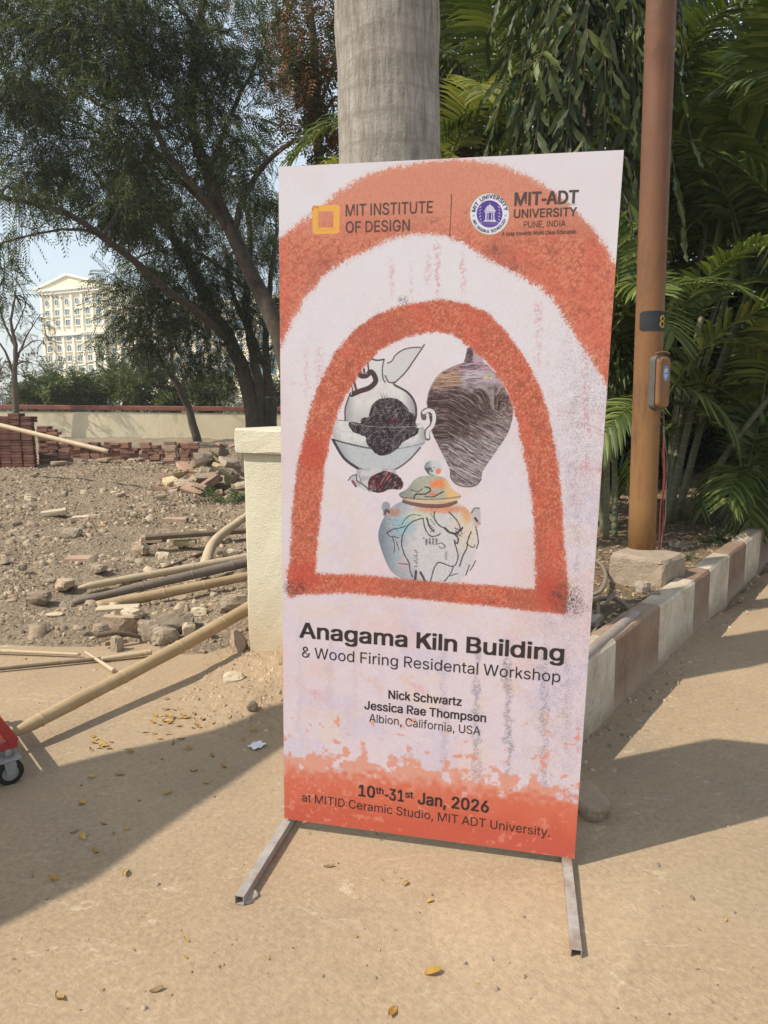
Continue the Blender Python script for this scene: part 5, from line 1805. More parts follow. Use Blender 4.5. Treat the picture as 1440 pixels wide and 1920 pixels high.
royal = thing('royal_palm', 'thick smooth grey ringed palm trunk rising right behind the banner', 'palm', (.02, 2.95, .2))
c0, c1 = at(731, 300, 2.95), at(725, 0, 2.95)
rt = (c1 - c0) / (c1 - c0)[2]
pp, rd = [], []
for k in range(40):
    z = .2 + k * .155
    c = c0 + rt * (z - c0[2])
    pp.append(c)
    r = .213 - .010 * max(0, z - 1.8) / 1.0 - .012 * max(0, 1.2 - z) + .004 * math.sin(z * 9.3) + .003 * math.sin(z * 23)
    rd.append(max(r, .14))
MB().tube(pp, rd, 36).build('trunk', M_ROYAL, royal)
MB().tube([pp[-1] + np.array([0, 0, k * .28]) for k in range(5)], [.145, .15, .12, .08, .05], 16).build('crownshaft', M_SHAFT, royal)
for k in range(9):
    o = link('frond', FROY[k % 2], royal, pp[-1] + np.array([0, 0, .9]) - np.array(royal.location), (random.uniform(-.25, .25), random.uniform(-.35, .2), k * 2.4), random.uniform(.85, 1.05))


def stem_mat():
    n = NT('ringed_cane')
    z = n.sep()[2]
    s = n.math('SINE', n.math('ADD', n.math('MULTIPLY', z, 62), n.math('MULTIPLY', n.noise(4, 3, .5), 4)))
    col = n.ramp(n.noise(2.5, 5, .6), [(.3, (.085, .095, .045)), (.55, (.15, .15, .085)), (.75, (.17, .155, .11))])
    col = n.mix(n.ramp(s, [(.82, (0, 0, 0)), (.95, (.45, .45, .45))]), col, (.24, .21, .16))
    col = n.mix(n.ramp(n.noise(9, 5, .7), [(.55, (0, 0, 0)), (.7, (.7, .7, .7))]), col, (.10, .085, .05))
    return n.fin(col, .6, .3)


M_STEM = stem_mat()


def clump(label, x, y, stems, seed, fronds=FR, sc=1.0, nf=(5, 7), zbase=None, name='areca_palm'):
    """stems: (dx, dy, height, lean_x, lean_y)"""
    rr = random.Random(seed)
    zb = BED_Z + .02 if zbase is None else zbase
    t = thing(name, label, 'palm', (x, y, zb), 'areca palms in the planting bed')
    for dx, dy, h, lx, ly in stems:
        p0 = np.array([x + dx, y + dy, zb - .05]); p1 = np.array([x + dx + lx, y + dy + ly, zb + h])
        mid = (p0 + p1) / 2 - np.array([lx, ly, 0]) * .12
        c = limb_curve([p0, mid, p1], 12)
        MB().tube(c, list(np.linspace(.036, .028, len(c)) * sc), 9).build('stem', M_STEM, t)
        u_ = unit(p1 - mid)
        MB().tube([p1, p1 + u_ * .25 * sc, p1 + u_ * .55 * sc], [.034 * sc, .037 * sc, .018], 9).build('crownshaft', M_SHAFT, t)
        a0 = rr.random() * 6.3
        n = rr.randint(*nf)
        for k in range(n):
            q = p1 + u_ * (.32 + .22 * k / n) * sc
            link('frond', fronds[(k + rr.randint(0, 9)) % len(fronds)], t, q - np.array([x, y, zb]), (rr.uniform(-.3, .3), rr.uniform(-.35, .3), a0 + k * 2.4 + rr.uniform(-.3, .3)), rr.uniform(.8, 1.1) * sc)
    return t


clump('areca palm with thin yellow green canes between the banner and the lamp post', 1.93, 5.55, [(-.12, -.1, 1.25, -.10, -.05), (.0, .05, 1.0, -.05, .1), (.08, -.05, .75, .08, -.1), (-.05, .2, 1.35, -.15, .1), (.16, .1, 1.1, .12, .1)], 1, sc=.72, nf=(4, 6))
clump('areca palm with a tall grey ringed cane leaning right, right behind the lamp post', 2.72, 6.45, [(.0, 0, 2.1, .48, .2), (.12, .1, 2.7, .85, .3), (.05, .15, 2.6, .5, .5), (.2, -.05, 1.2, .6, -.1)], 2)
clump('young low areca palm sprouting from the soil right of the lamp post', 3.15, 6.5, [(0, 0, .15, .05, -.1), (.1, .1, .3, .2, 0)], 3, sc=.75, nf=(6, 7))
clump('wide areca palm arching over the kerb at the right edge of the picture', 4.1, 6.9, [(0, 0, 1.1, .3, -.2), (.15, .2, 1.8, .3, .1), (-.2, .2, 2.3, -.2, .2), (.1, .4, 3.0, .3, .3), (-.1, .0, .6, -.3, -.3)], 4, sc=1.1)
clump('tall areca palm with sunlit yellowish fronds beside the grey palm trunk', 1.05, 8.2, [(0, 0, 3.2, -.3, 0), (.2, .1, 3.9, .1, -.1), (-.2, .1, 2.6, -.5, 0), (.1, .3, 4.4, -.1, .2)], 5, fronds=FRY + FR[:2], sc=1.05)
clump('tall dark areca palm in the back row behind the lamp post', 3.3, 8.6, [(0, 0, 2.9, -.2, 0), (.3, .1, 3.6, .3, 0), (-.3, .2, 2.2, -.3, 0), (.1, .3, 4.2, .0, .2), (.4, .3, 2.5, .5, 0)], 6, sc=1.15)
clump('large dark areca palm in the back row at the right edge', 5.4, 9.4, [(0, 0, 2.6, -.3, -.1), (.3, .1, 3.4, .3, 0), (-.3, .2, 2.0, -.5, -.2), (.1, .3, 4.4, .1, .2), (.5, .3, 2.3, .5, 0)], 7, sc=1.2)
clump('dark areca palm deep in the bed behind the leaning cane', 4.3, 10.6, [(0, 0, 3.0, -.3, 0), (.3, .1, 4.0, .3, 0), (-.3, .2, 4.6, -.3, 0), (.1, .3, 2.0, .0, -.2)], 8, sc=1.2)
clump('farthest areca palm where the kerb leaves the picture', 7.2, 11.5, [(0, 0, 2.6, -.3, 0), (.3, .1, 3.6, .3, 0), (-.3, .2, 1.6, -.5, -.2), (.1, .3, 4.4, .0, .2)], 9, sc=1.25)

# ---- weeping mast tree with wavy hanging leaves
def wavy_leaf(name, L_, W_, seed, mat):
    rr = random.Random(seed)
    V, Fs = [], []
    N = 8
    ph = rr.uniform(0, 6)
    for k in range(N + 1):
        t = k / N
        wd = W_ * math.sin(math.pi * (.06 + .90 * t) ** .8) ** .8 * .5
        zc = -.10 * L_ * t * t
        wv = .30 * W_ * math.sin(t * 17 + ph)
        wv2 = .30 * W_ * math.sin(t * 17 + ph + 2.2)
        V += [(L_ * t, -wd, zc + wv * (.3 + t * .7)), (L_ * t, 0, zc - .10 * W_), (L_ * t, wd, zc + wv2 * (.3 + t * .7))]
        if k:
            b = 3 * (k - 1)
            Fs += [(b, b + 1, b + 4, b + 3), (b + 1, b + 2, b + 5, b + 4)]
    return np_mesh(name, np.array(V), np.array(Fs), mat, True)


M_MAST = leaf_mat('wavy_mast_leaf', [(.030, .050, .018), (.055, .080, .026), (.085, .105, .036), (.16, .19, .05)], .2, .5, .28, per='obj')
M_MAST2 = leaf_mat('wavy_mast_leaf_mass', [(.030, .050, .018), (.055, .080, .026), (.085, .105, .036), (.16, .19, .05)], .2, .5, .28)
WL_ = [wavy_leaf('leaf', .25, .045, k, M_MAST) for k in range(5)]
MX, MY = 1.62, 6.1
mast = thing('weeping_mast_tree', 'narrow weeping tree with long glossy wavy leaves hanging above the right corner of the banner', 'tree', (MX, MY, BED_Z))
rg = np.random.default_rng(88)
MB().tube(limb_curve([(MX, MY, BED_Z - .05), (MX + .05, MY, 2.5), (MX, MY + .03, 5), (MX, MY, 8.5)], 16), list(np.linspace(.09, .03, 16)), 10).build('trunk', M_BARK2, mast)
leaves = []
tw = MB()
for k in range(330):
    z = rg.uniform(1.6, 7.2)
    a = rg.uniform(0, 2 * math.pi)
    if z < 6 and rg.random() < .55: a = rg.uniform(math.pi * 1.0, math.pi * 2.0)      # the side open to the road is fuller
    rad = rg.uniform(.45, .95) * (1 - .04 * (z - 2)) * (.75 if z < 2.6 else 1)
    d = np.array([math.cos(a), math.sin(a), 0])
    s0 = np.array([MX, MY, z + .25])
    e = s0 + d * rad * .7 + np.array([0, 0, -.05])
    tip = s0 + d * rad + np.array([0, 0, -.55 - .35 * rg.random()])
    c = limb_curve([s0, e, tip], 10)
    tw.tube(c, list(np.linspace(.008, .003, len(c))), 4, cap=False)
    nl = 11
    for i in range(nl):
        t = .35 + .65 * i / (nl - 1)
        p = c[min(int(t * (len(c) - 1)), len(c) - 1)]
        sd = 1 if i % 2 else -1
        tang = np.array([-d[1], d[0], 0])
        dd = d * rg.uniform(.05, .5) + tang * sd * rg.uniform(.15, .75) + np.array([0, 0, -1.0]) + rg.normal(0, .12, 3)
        leaves.append((p, unit(dd), d))
tag(tw.build('twigs', M_BARK2, mast), kind='stuff')
camp = np.array([0, 0, CAM_H])
def show(lf):
    p = lf[0]
    q = p - camp
    v_ = q @ fwd
    uu, vv = 720 + F_PX * (q @ c_right) / v_, 960 - F_PX * (q @ c_up) / v_
    vis = 830 < uu < 1260 and -60 < vv < 460
    return (0 if vis else 100) + np.linalg.norm(q)
leaves.sort(key=show)
for p, dd, d in leaves[:290]:
    x_ = Vector(dd)
    y_ = Vector(np.cross(d + rg.normal(0, .5, 3), dd)).normalized()
    z_ = x_.cross(y_)
    o = link('leaf', WL_[rg.integers(5)], mast)
    o.matrix_local = Matrix.Translation(Vector(p - np.array(mast.location))) @ Matrix((x_, y_, z_)).transposed().to_4x4() @ Matrix.Scale(float(rg.uniform(.75, 1.25)), 4)
me = WL_[0]
TV = np.empty(len(me.vertices) * 3, np.float32); me.vertices.foreach_get('co', TV); TV = TV.reshape(-1, 3)
TF = np.array([tuple(p.vertices) for p in me.polygons])
rest = leaves[290:]
V, Fq = sprays(np.array([q[0] for q in rest]), np.array([q[1] for q in rest]), TV, TF, rg.uniform(.75, 1.25, len(rest)), rg, roll=True)
tag(link('foliage', np_mesh('foliage', V - np.array(mast.location), Fq, M_MAST2, True), mast), kind='stuff')

# ---- thicket behind the palms
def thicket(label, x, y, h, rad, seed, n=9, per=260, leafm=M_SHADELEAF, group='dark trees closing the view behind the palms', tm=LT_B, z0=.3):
    rr = random.Random(seed)
    base = np.array([x, y, z0 - .2])
    cl = []
    for k in range(n):
        z = z0 + h * (.12 + .88 * (k + .5) / n)
        cl.append(((x + rr.uniform(-.5, .5) * rad, y + rr.uniform(-.3, .3) * rad, z), (rad * .75, rad * .55, h / n * 1.1), per))
    limbs = [([base, base + np.array([.2, 0, h * .4]), base + np.array([rr.uniform(-.4, .4), 0, h])], .12, .04), ([base + np.array([0, 0, h * .3]), base + np.array([-rad * .5, 0, h * .6])], .06, .02), ([base + np.array([0, 0, h * .4]), base + np.array([rad * .5, 0, h * .7])], .06, .02)]
    return tree('broadleaf_tree', label, 'tree', base, limbs, cl, tm, leafm, M_BARK, seed, group, scale=(.8, 1.4))


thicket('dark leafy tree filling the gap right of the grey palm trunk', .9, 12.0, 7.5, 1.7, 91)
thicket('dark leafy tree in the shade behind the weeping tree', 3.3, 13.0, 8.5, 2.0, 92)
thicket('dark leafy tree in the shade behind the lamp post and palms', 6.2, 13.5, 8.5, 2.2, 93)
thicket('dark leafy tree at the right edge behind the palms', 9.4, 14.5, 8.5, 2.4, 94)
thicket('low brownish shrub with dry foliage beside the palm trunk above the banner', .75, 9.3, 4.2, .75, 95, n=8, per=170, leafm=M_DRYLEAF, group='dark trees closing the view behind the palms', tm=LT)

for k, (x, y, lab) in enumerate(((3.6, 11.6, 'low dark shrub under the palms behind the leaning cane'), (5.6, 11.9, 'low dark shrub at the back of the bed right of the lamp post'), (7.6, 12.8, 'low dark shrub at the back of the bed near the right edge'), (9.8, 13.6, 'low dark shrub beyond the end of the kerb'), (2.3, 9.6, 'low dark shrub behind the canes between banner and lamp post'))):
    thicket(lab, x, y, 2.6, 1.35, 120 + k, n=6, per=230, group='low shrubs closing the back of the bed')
# ------------------------------------------------------------------ brick stacks by the far wall
M_BRK = rough_mat('dusty_red_paver', (.21, .105, .078), (.31, .175, .132), 6, .4, .01, per='obj', c2=(.26, .16, .12))
M_BRKD = rough_mat('dark_maroon_paver', (.105, .045, .036), (.16, .07, .055), 6, .4, .01, per='obj', c2=(.20, .12, .09))
M_BRKL = rough_mat('pinkish_broken_brick', (.32, .20, .14), (.42, .29, .21), 7, .5, .01, per='obj', c2=(.42, .33, .25))
M_BRKY = rough_mat('yellowish_broken_block', (.42, .33, .18), (.50, .42, .27), 7, .5, .01, per='obj')
M_GREYC = rough_mat('grey_broken_concrete', (.31, .25, .185), (.43, .35, .265), 8, .8, .016, per='obj', c2=(.22, .175, .13))


def brick_me(l, w_, h, mat): return MB().box((0, 0, 0), (l, w_, h), bev=.006).mesh('brick', mat)


def stack(label, x, y, cols, rows, depth, l, w_, h, mat, seed, top=None, rz=0.0, jit=.012, miss=.04):
    rr = random.Random(seed)
    t = thing('brick_stack', label, 'bricks', (x, y, 0), None)
    t.rotation_euler.z = rz
    me = brick_me(l, w_, h, mat)
    for c in range(cols):
        hmax = rows if top is None else top(c, rr)
        off = rr.uniform(-jit, jit) * 1.5
        for r_ in range(hmax):
            for d in range(depth):
                if d > 0 and r_ < hmax - 2: continue          # only the face and the top of the stack
                if rr.random() < miss and r_ >= hmax - 1: continue
                link('brick', me, t, (c * (l + .012) + off + rr.uniform(-jit, jit), d * (w_ + .008) + rr.uniform(-jit, jit), h / 2 + r_ * (h + .003)), (0, rr.uniform(-1, 1) * jit * 1.2, rr.uniform(-1, 1) * (.04 + jit * 3)))
    return t


p = at(-48, 880, 13.8)
stack('tall stack of dark maroon pavers at the left edge of the picture', p[0], 13.8, 6, 20, 2, .215, .12, .056, M_BRKD, 1, top=lambda c, rr: 19 + rr.randint(-1, 1), jit=.006)
p = at(84, 872, 14.3)
stack('shorter stepped stack of red pavers right of the tall stack', p[0], 14.3, 3, 13, 2, .22, .12, .058, M_BRK, 2, top=lambda c, rr: (14, 13, 8)[c], jit=.02)
p = at(142, 862, 15.6)
stack('long low row of stacked red pavers in front of the wall', p[0], 15.6, 13, 7, 2, .215, .12, .062, M_BRK, 3, top=lambda c, rr: rr.choice((7, 6, 7, 8, 5)), jit=.034, miss=.35)
p = at(322, 868, 14.4)
stack('small leaning pile of pinkish bricks at the left of the rubble', p[0], 14.4, 1, 8, 1, .22, .12, .066, M_BRKL, 4, top=lambda c, rr: 8, jit=.03)


# ------------------------------------------------------------------ lumps, bricks and rubble on the dirt
def rock_mesh(name, sx, sy, sz, seed, mat, blocky=.5, sub=1, rough=.16):
    """an angular lump: a box-sphere with flattened, broken faces, base at z = 0"""
    rr = np.random.default_rng(seed)
    n = 3 if sub == 1 else 5
    V, Fs, idx = [], [], {}
    def vid(p):
        k = tuple(np.round(p, 4))
        if k not in idx:
            idx[k] = len(V); V.append(np.array(p, float))
        return idx[k]
    g = np.linspace(-1, 1, n + 1)
    for axx in range(3):
        for sg in (-1, 1):
            for i in range(n):
                for j in range(n):
                    q = []
                    for a, b in ((i, j), (i + 1, j), (i + 1, j + 1), (i, j + 1)):
                        p = np.zeros(3); p[axx] = sg; p[(axx + 1) % 3] = g[a]; p[(axx + 2) % 3] = g[b]
                        q.append(vid(p))
                    Fs.append(tuple(q if sg > 0 else q[::-1]))
    V = np.array(V)
    sph = V / np.linalg.norm(V, axis=1, keepdims=True) * 1.15
    V = V * blocky + sph * (1 - blocky)
    for _ in range(4):                          # break off corners with planes
        d = unit(rr.normal(0, 1, 3)); h = rr.uniform(.72, 1.0)
        s_ = V @ d
        V = V - np.maximum(s_ - h, 0)[:, None] * d
    V = V + rr.normal(0, rough * .35, V.shape)
    V = V * np.array([sx, sy, sz]) / 2
    V[:, 2] -= V[:, 2].min() + .12 * sz
    return MB().add(V, Fs, False).mesh(name, mat)


M_TAN = rough_mat('dusty_tan_stone', (.36, .27, .19), (.48, .37, .265), 9, .7, .014, per='obj', c2=(.24, .18, .13))


def lump(name, label, cat, u, v, wpx, hpx, mat, seed, blocky=.55, group=None, yaw=None, deep=.8, sub=2, rough=.14):
    """v is the foot of the lump in the picture"""
    p = gr(u, v)
    z = surf(p[0], p[1])
    p = gr(u, v, z)
    k = np.linalg.norm(p - camp) / F_PX
    w_, h_ = wpx * k, hpx * k * 1.02
    me = rock_mesh(name, w_, w_ * deep, h_, seed, mat, blocky, sub, rough)
    o = link(name, me, None, (p[0], p[1] + w_ * deep * .3, z - .005), (0, 0, yaw if yaw is not None else random.uniform(-.5, .5)))
    return tag(o, label, cat, group)


def brick_at(label, u, v, l, w_, h, rz, mat, tilt=(0, 0), cat='brick', name='brick', lift=0.0, seed=0):
    p = gr(u, v)
    z = surf(p[0], p[1]); p = gr(u, v, z)
    rr = random.Random(seed)
    mb = MB().box((0, 0, h / 2), (l, w_, h), bev=.007)
    mb.v = [(x + rr.uniform(-.004, .004), y + rr.uniform(-.004, .004), zz + rr.uniform(-.003, .003)) for x, y, zz in mb.v]
    o = link(name, mb.mesh(name, mat), None, (p[0], p[1] + w_ * .4, z - .008 + lift), (tilt[0], tilt[1], rz))
    return tag(o, label, cat)


M_BRICK1 = rough_mat('loose_dusty_brick', (.37, .235, .165), (.47, .33, .24), 9, .4, .008, c2=(.44, .35, .26))
M_PALEB = rough_mat('pale_dusty_block', (.47, .38, .26), (.55, .46, .33), 9, .4, .008)
brick_at('pinkish dusty brick lying flat in the middle of the rubbly lot', 147, 1056, .23, .11, .055, .10, M_BRICK1, seed=1)
brick_at('dusty brick half sunk in the dirt nearest the brick stacks, tilted to the left', 98, 966, .28, .13, .06, .32, M_PALEB, (0, -.12), seed=2)
brick_at('thin pale brick on the dirt right of the tilted one', 158, 975, .30, .13, .05, .22, M_PALEB, (0, -.05), seed=3)
brick_at('pinkish brick on the dirt below the rubble pile', 327, 981, .27, .13, .065, .0, M_BRICK1, seed=4)
brick_at('broken brick propping the left end of the dark split plank', 283, 1017, .19, .11, .07, .15, M_BRICK1, seed=5)
brick_at('small yellow block under the dark split plank', 345, 1022, .20, .09, .05, .12, M_BRKY, seed=6)
brick_at('pale squared block lying below the three bamboo poles', 219, 1152, .26, .07, .055, .17, M_PALEB, (0, -.03), seed=7)
lump('stone', 'squarish grey concrete lump above the middle of the long bamboo', 'stone', 325, 1182, 64, 33, M_GREYC, 11, .8, yaw=.2, deep=.55)
lump('stone', 'flat tan slab leaning among the stones left of the long bamboo', 'stone', 222, 1188, 56, 34, M_TAN, 12, .85, yaw=-.15, deep=.4)
lump('stone', 'dark grey stone at the left end of the tan slab', 'stone', 190, 1192, 30, 22, M_GREYC, 13, .4)
lump('stone', 'pale crumbled mortar lump right of the tan slab', 'stone', 278, 1205, 36, 40, M_GREYC, 14, .3, deep=.6)
lump('stone', 'rough grey lump beneath the middle of the long bamboo', 'stone', 305, 1208, 46, 30, M_GREYC, 15, .3)
lump('stone', 'small upright dark stone between the stones and the thin sticks', 'stone', 217, 1222, 20, 30, M_GREYC, 16, .5)
lump('stone', 'rounded tan stone alone on the left of the lot', 'stone', 70, 1130, 36, 22, M_TAN, 17, .3)
lump('stone', 'small dark stone at the left end of the grey brown bamboo', 'stone', 122, 1146, 20, 18, M_GREYC, 18, .5)
lump('stone', 'grey brown stone on the dirt above the pinkish brick', 'stone', 132, 1008, 30, 17, M_GREYC, 19, .3)
lump('stone', 'small pale stone right of the squared block', 'stone', 246, 1160, 34, 18, M_PALEB, 20, .4)
lump('stone', 'grey slab of broken plaster against the foot of the cream pillar', 'stone', 437, 1148, 46, 36, M_GREYC, 21, .8, deep=.4)
lump('stone', 'broken tan concrete lump in the mound under the pillar corner', 'stone', 446, 1224, 34, 42, M_TAN, 22, .85, deep=.5)
lump('stone', 'small tan stone right of the squarish concrete lump', 'stone', 372, 1156, 30, 16, M_PALEB, 23, .4)
lump('stone', 'pale upright sliver of stone under the long bamboo', 'stone', 354, 1188, 22, 22, M_PALEB, 24, .7, deep=.4)
lump('stone', 'angular brown stone right of the pinkish brick', 'stone', 185, 1072, 26, 13, M_GREYC, 25, .5)
lump('stone', 'brown pair like stone left above the split bamboo', 'stone', 120, 1104, 34, 17, M_TAN, 26, .4)
lump('stone', 'crumbly dirt clod with dry leaf beside the cream pillar foot', 'stone', 472, 1330, 22, 16, M_GREYC, 27, .2)
lump('stone', 'pale crumbling clod on the mound in front of the pillar', 'stone', 435, 1282, 36, 20, M_PALEB, 28, .1)
lump('stone', 'small grey stone under the dark split plank', 'stone', 303, 1052, 24, 16, M_PALEB, 29, .5)
lump('stone', 'pale stone just left of the pillar under the plank', 'stone', 432, 1043, 26, 14, M_PALEB, 30, .3)
lump('stone', 'tan broken lump at the left end of the plank', 'stone', 262, 1038, 26, 22, M_TAN, 31, .6)
for k, (u, v) in enumerate(((30, 985), (60, 1010), (40, 1068), (95, 1092), (20, 1130), (250, 968), (205, 1010), (235, 1052), (165, 1100), (380, 1000), (400, 1120), (150, 1180), (60, 1180), (395, 1190), (380, 1225), (14, 1040), (225, 930), (120, 930), (300, 935), (55, 940))):
    lump('stone', 'small dusty stone scattered on the rubbly lot', 'stone', u, v, random.uniform(11, 19), random.uniform(7, 11), random.choice((M_GREYC, M_TAN, M_GREYC, M_PALEB)), 100 + k, .4, 'small stones scattered on the lot', sub=1)
for k in range(26):
    u = 60 + 10.5 * k + random.uniform(-4, 4)
    lump('stone', 'grey dusty slab lying in the debris at the foot of the brick row', 'stone', u, random.uniform(862, 880), random.uniform(12, 26), random.uniform(4, 8), random.choice((M_GREYC, M_GREYC, M_TAN, M_BRKL)), 900 + k, .9, 'debris along the foot of the brick row', sub=1, rough=.05)
# the rubble pile by the pillar
rr = random.Random(9)
kinds = {'p': (M_BRKL, 'pinkish broken brick chunk'), 'y': (M_BRKY, 'yellowish broken block chunk'), 'g': (M_GREYC, 'grey broken concrete chunk')}
for k in range(86):
    u = 302 + 150 * rr.random() ** .8
    hgt = max(0, 1 - abs(u - 430) / 150) * .92
    y = rr.uniform(9.6, 12.6)
    p = at(u, 900, y)
    f_ = rr.random()
    z = hgt * f_ * (1 - abs(y - 11.6) / 3.0)
    kd = rr.choice('pppgggy')
    w_ = rr.uniform(.14, .40)
    me = rock_mesh('rubble_chunk', w_, w_ * rr.uniform(.45, .8), w_ * rr.uniform(.22, .45), 300 + k, kinds[kd][0], rr.uniform(.82, 1.0), 1, .045)
    o = link('rubble_chunk', me, None, (p[0], y, max(0, z - .05)), (rr.uniform(-.5, .5), rr.uniform(-.5, .5), rr.uniform(0, 3)))
    sz = 'small ' if w_ < .22 else 'large ' if w_ > .32 else ''
    where = 'at the left end of the rubble pile by the pillar' if u < 350 else 'in the rubble right behind the pillar' if u > 412 else 'near the top of the rubble pile by the pillar' if z > .25 else 'at the foot of the rubble pile by the pillar'
    tag(o, sz + kinds[kd][1] + ' ' + where, 'rubble', 'rubble chunks heaped beside the pillar')
mbp = MB()
for k in range(10):
    u = 330 + 12 * k
    p = at(u, 900, 11.8)
    h_ = max(.08, (1 - abs(u - 430) / 140) * .72)
    mbp.add([(p[0] + math.cos(a) * .5 * r_, p[1] + .3 + math.sin(a) * .6 * r_, h_ * (1 - r_) + .02 * random.random()) for r_ in (1, .6, .25) for a in np.linspace(0, 6.283, 9)[:-1]],
            [(i * 8 + j, i * 8 + (j + 1) % 8, (i + 1) * 8 + (j + 1) % 8, (i + 1) * 8 + j) for i in range(2) for j in range(8)] + [tuple(range(16, 24))], True)
tag(mbp.build('rubble_dirt', M_LOT), kind='structure')

# ------------------------------------------------------------------ bamboo, sticks and planks
def bamboo_mat(name, c0, c1, c2):
    n = NT(name)
    st = n.noise(6, 6, .7, stretch=(1, 1, 1))
    col = n.ramp(st, [(.3, c0), (.7, c1)])
    col = n.mix(n.ramp(n.noise(22, 5, .8), [(.58, (0, 0, 0)), (.72, (.8, .8, .8))]), col, c2)
    n.bump(n.noise(60, 4, .7), .2, .004)
    return n.fin(col, .6, .3)


M_BAM = bamboo_mat('golden_bamboo', (.34, .235, .125), (.45, .325, .19), (.20, .13, .075))
M_BAM2 = bamboo_mat('grey_brown_bamboo', (.155, .12, .095), (.22, .175, .14), (.10, .075, .055))
M_BAM3 = bamboo_mat('pale_split_bamboo', (.42, .32, .20), (.50, .40, .27), (.20, .14, .09))
M_WOODD = bamboo_mat('dark_split_plank', (.12, .085, .055), (.18, .13, .085), (.30, .23, .15))
M_NODE = bamboo_mat('bamboo_node', (.34, .25, .14), (.45, .34, .20), (.18, .12, .07))


def bamboo(label, a, b, r0, r1, mat, nodes=6, sag=0.0, name='bamboo_pole', cat='bamboo', bore_shade=None, seed=0, group=None, pointed=False, mid=None):
    rr = random.Random(seed)
    a, b = np.array(a, float), np.array(b, float)
    t = thing(name, label, cat, (a + b) / 2 * np.array([1, 1, 0]), group)
    n = 30
    ctrl = [a, (a + b) / 2 + np.array([0, 0, -sag]) + (np.array(mid) if mid is not None else 0), b]
    c = limb_curve(ctrl, n)
    tt = np.linspace(0, 1, len(c))
    rad = r0 + (r1 - r0) * tt
    nd = [(k + .5 + rr.uniform(-.12, .12)) / nodes for k in range(nodes)] if nodes else []
    for q in nd: rad = rad * (1 + .10 * np.exp(-((tt - q) / .008) ** 2))
    rad = rad * (1 + .02 * np.sin(tt * 40 + seed))
    if pointed: rad[0], rad[1] = rad[0] * .3, rad[1] * .75
    mb = MB().tube(c, list(rad), 14)
    mb.build('culm', mat, t)
    ax_ = unit(b - a)
    for q in nd:
        k = q * (len(c) - 1); i = int(k); f_ = k - i
        p = c[i] * (1 - f_) + c[min(i + 1, len(c) - 1)] * f_
        r = r0 + (r1 - r0) * q
        MB().tube([p - ax_ * .009, p - ax_ * .003, p + ax_ * .003, p + ax_ * .010], [r * 1.0, r * 1.08, r * 1.08, r * 1.0], 14, cap=False).build('node', M_NODE if mat is M_BAM else mat, t)
    if bore_shade is not None:
        e = c[-1] if bore_shade == 1 else c[0]
        d = ax_ if bore_shade == 1 else -ax_
        MB().tube([e + d * .001, e + d * .0025], [rad[-1] * .72, rad[-1] * .70], 12).build('bore_shade', M_BLACK, t)  # black disc standing in for the shade inside the bore
    return t


p = (-1.462, 2.48, .077)
q = (-.60, 4.03, .262)
bamboo('long golden bamboo pole slanting from the red cart up behind the cream pillar', p, q, .027, .038, M_BAM, 5, sag=.015, seed=1, pointed=True)
bamboo('bamboo pole leaning across the brick stacks with its hollow end towards the wall', at(-60, 783, 11.8), at(205, 847, 10.6), .042, .036, M_BAM3, 5, bore_shade=1, seed=2)
def gz(u, v, dz=0.0):
    p = gr(u, v); z = surf(p[0], p[1]) + dz
    return gr(u, v, z)
bamboo('split pale bamboo length, topmost of the three poles on the dirt beside the pillar', gz(146, 1102, .02), at(475, 1043, 5.55), .024, .036, M_BAM3, 4, seed=3, pointed=True)
bamboo('grey brown bamboo pole, middle one of the three poles on the dirt beside the pillar', gz(136, 1130, .02), at(480, 1050, 5.2), .024, .040, M_BAM2, 4, seed=4)
bamboo('golden bamboo pole with a cut end, lowest of the three poles beside the pillar', gz(181, 1138, .05), at(480, 1077, 4.85), .038, .030, M_BAM, 4, seed=5, bore_shade=0)
bamboo('crooked pale branch bending up behind the pillar above the poles', gz(384, 1062, .02), at(470, 962, 6.4), .050, .034, M_BAM3, 0, seed=6, name='branch', cat='branch', mid=(-.12, 0, -.02))
# dark split plank
a, b = gz(272, 1008, .07), at(470, 994, 6.55)
t_ = unit(b - a)
mb = MB()
mb.box((a + b) / 2, (np.linalg.norm(b - a), .09, .045), axes=(t_, np.array([-t_[1], t_[0], 0]), np.cross(t_, np.array([-t_[1], t_[0], 0]))), bev=.010)
tag(mb.build('plank', M_WOODD), 'dark weathered split plank propped on a broken brick left of the pillar', 'plank')
bamboo('thin dark stick lying between the plank and the split bamboo', gz(300, 1068, .01), gz(388, 1034, .03), .010, .014, M_WOODD, 0, seed=7, name='stick', cat='stick')
bamboo('thin pale cane reaching in from the left edge, the upper of two on the concrete', gz(-30, 1219, .02), gz(150, 1227, .02), .011, .008, M_BAM3, 0, seed=8, name='stick', cat='stick')
bamboo('dark thin stick reaching in from the left edge, the lower of two on the concrete', gz(-30, 1257, .015), gz(200, 1234, .02), .009, .011, M_WOODD, 0, seed=9, name='stick', cat='stick')
bamboo('pale split cane running under the long bamboo', gz(190, 1236, .02), gz(285, 1222, .03), .013, .016, M_BAM3, 0, seed=10, name='stick', cat='stick')
bamboo('short frayed twig crossing the thin sticks', gz(160, 1222, .03), gz(214, 1258, .015), .006, .012, M_BAM3, 0, seed=11, name='stick', cat='stick')
bamboo('dark twig sticking out of the dirt beside the pillar', gz(424, 1150, .0), at(402, 1122, 4.6), .012, .010, M_WOODD, 0, seed=12, name='stick', cat='stick')
bamboo('short dark twig standing behind the long bamboo', gz(419, 1140, .0), at(416, 1112, 4.7), .014, .010, M_WOODD, 0, seed=13, name='stick', cat='stick')
bamboo('curved dark root piece under the tan slab', gz(180, 1192, .02), gz(262, 1194, .02), .016, .012, M_WOODD, 0, seed=14, name='stick', cat='stick', mid=(0, 0, .02))
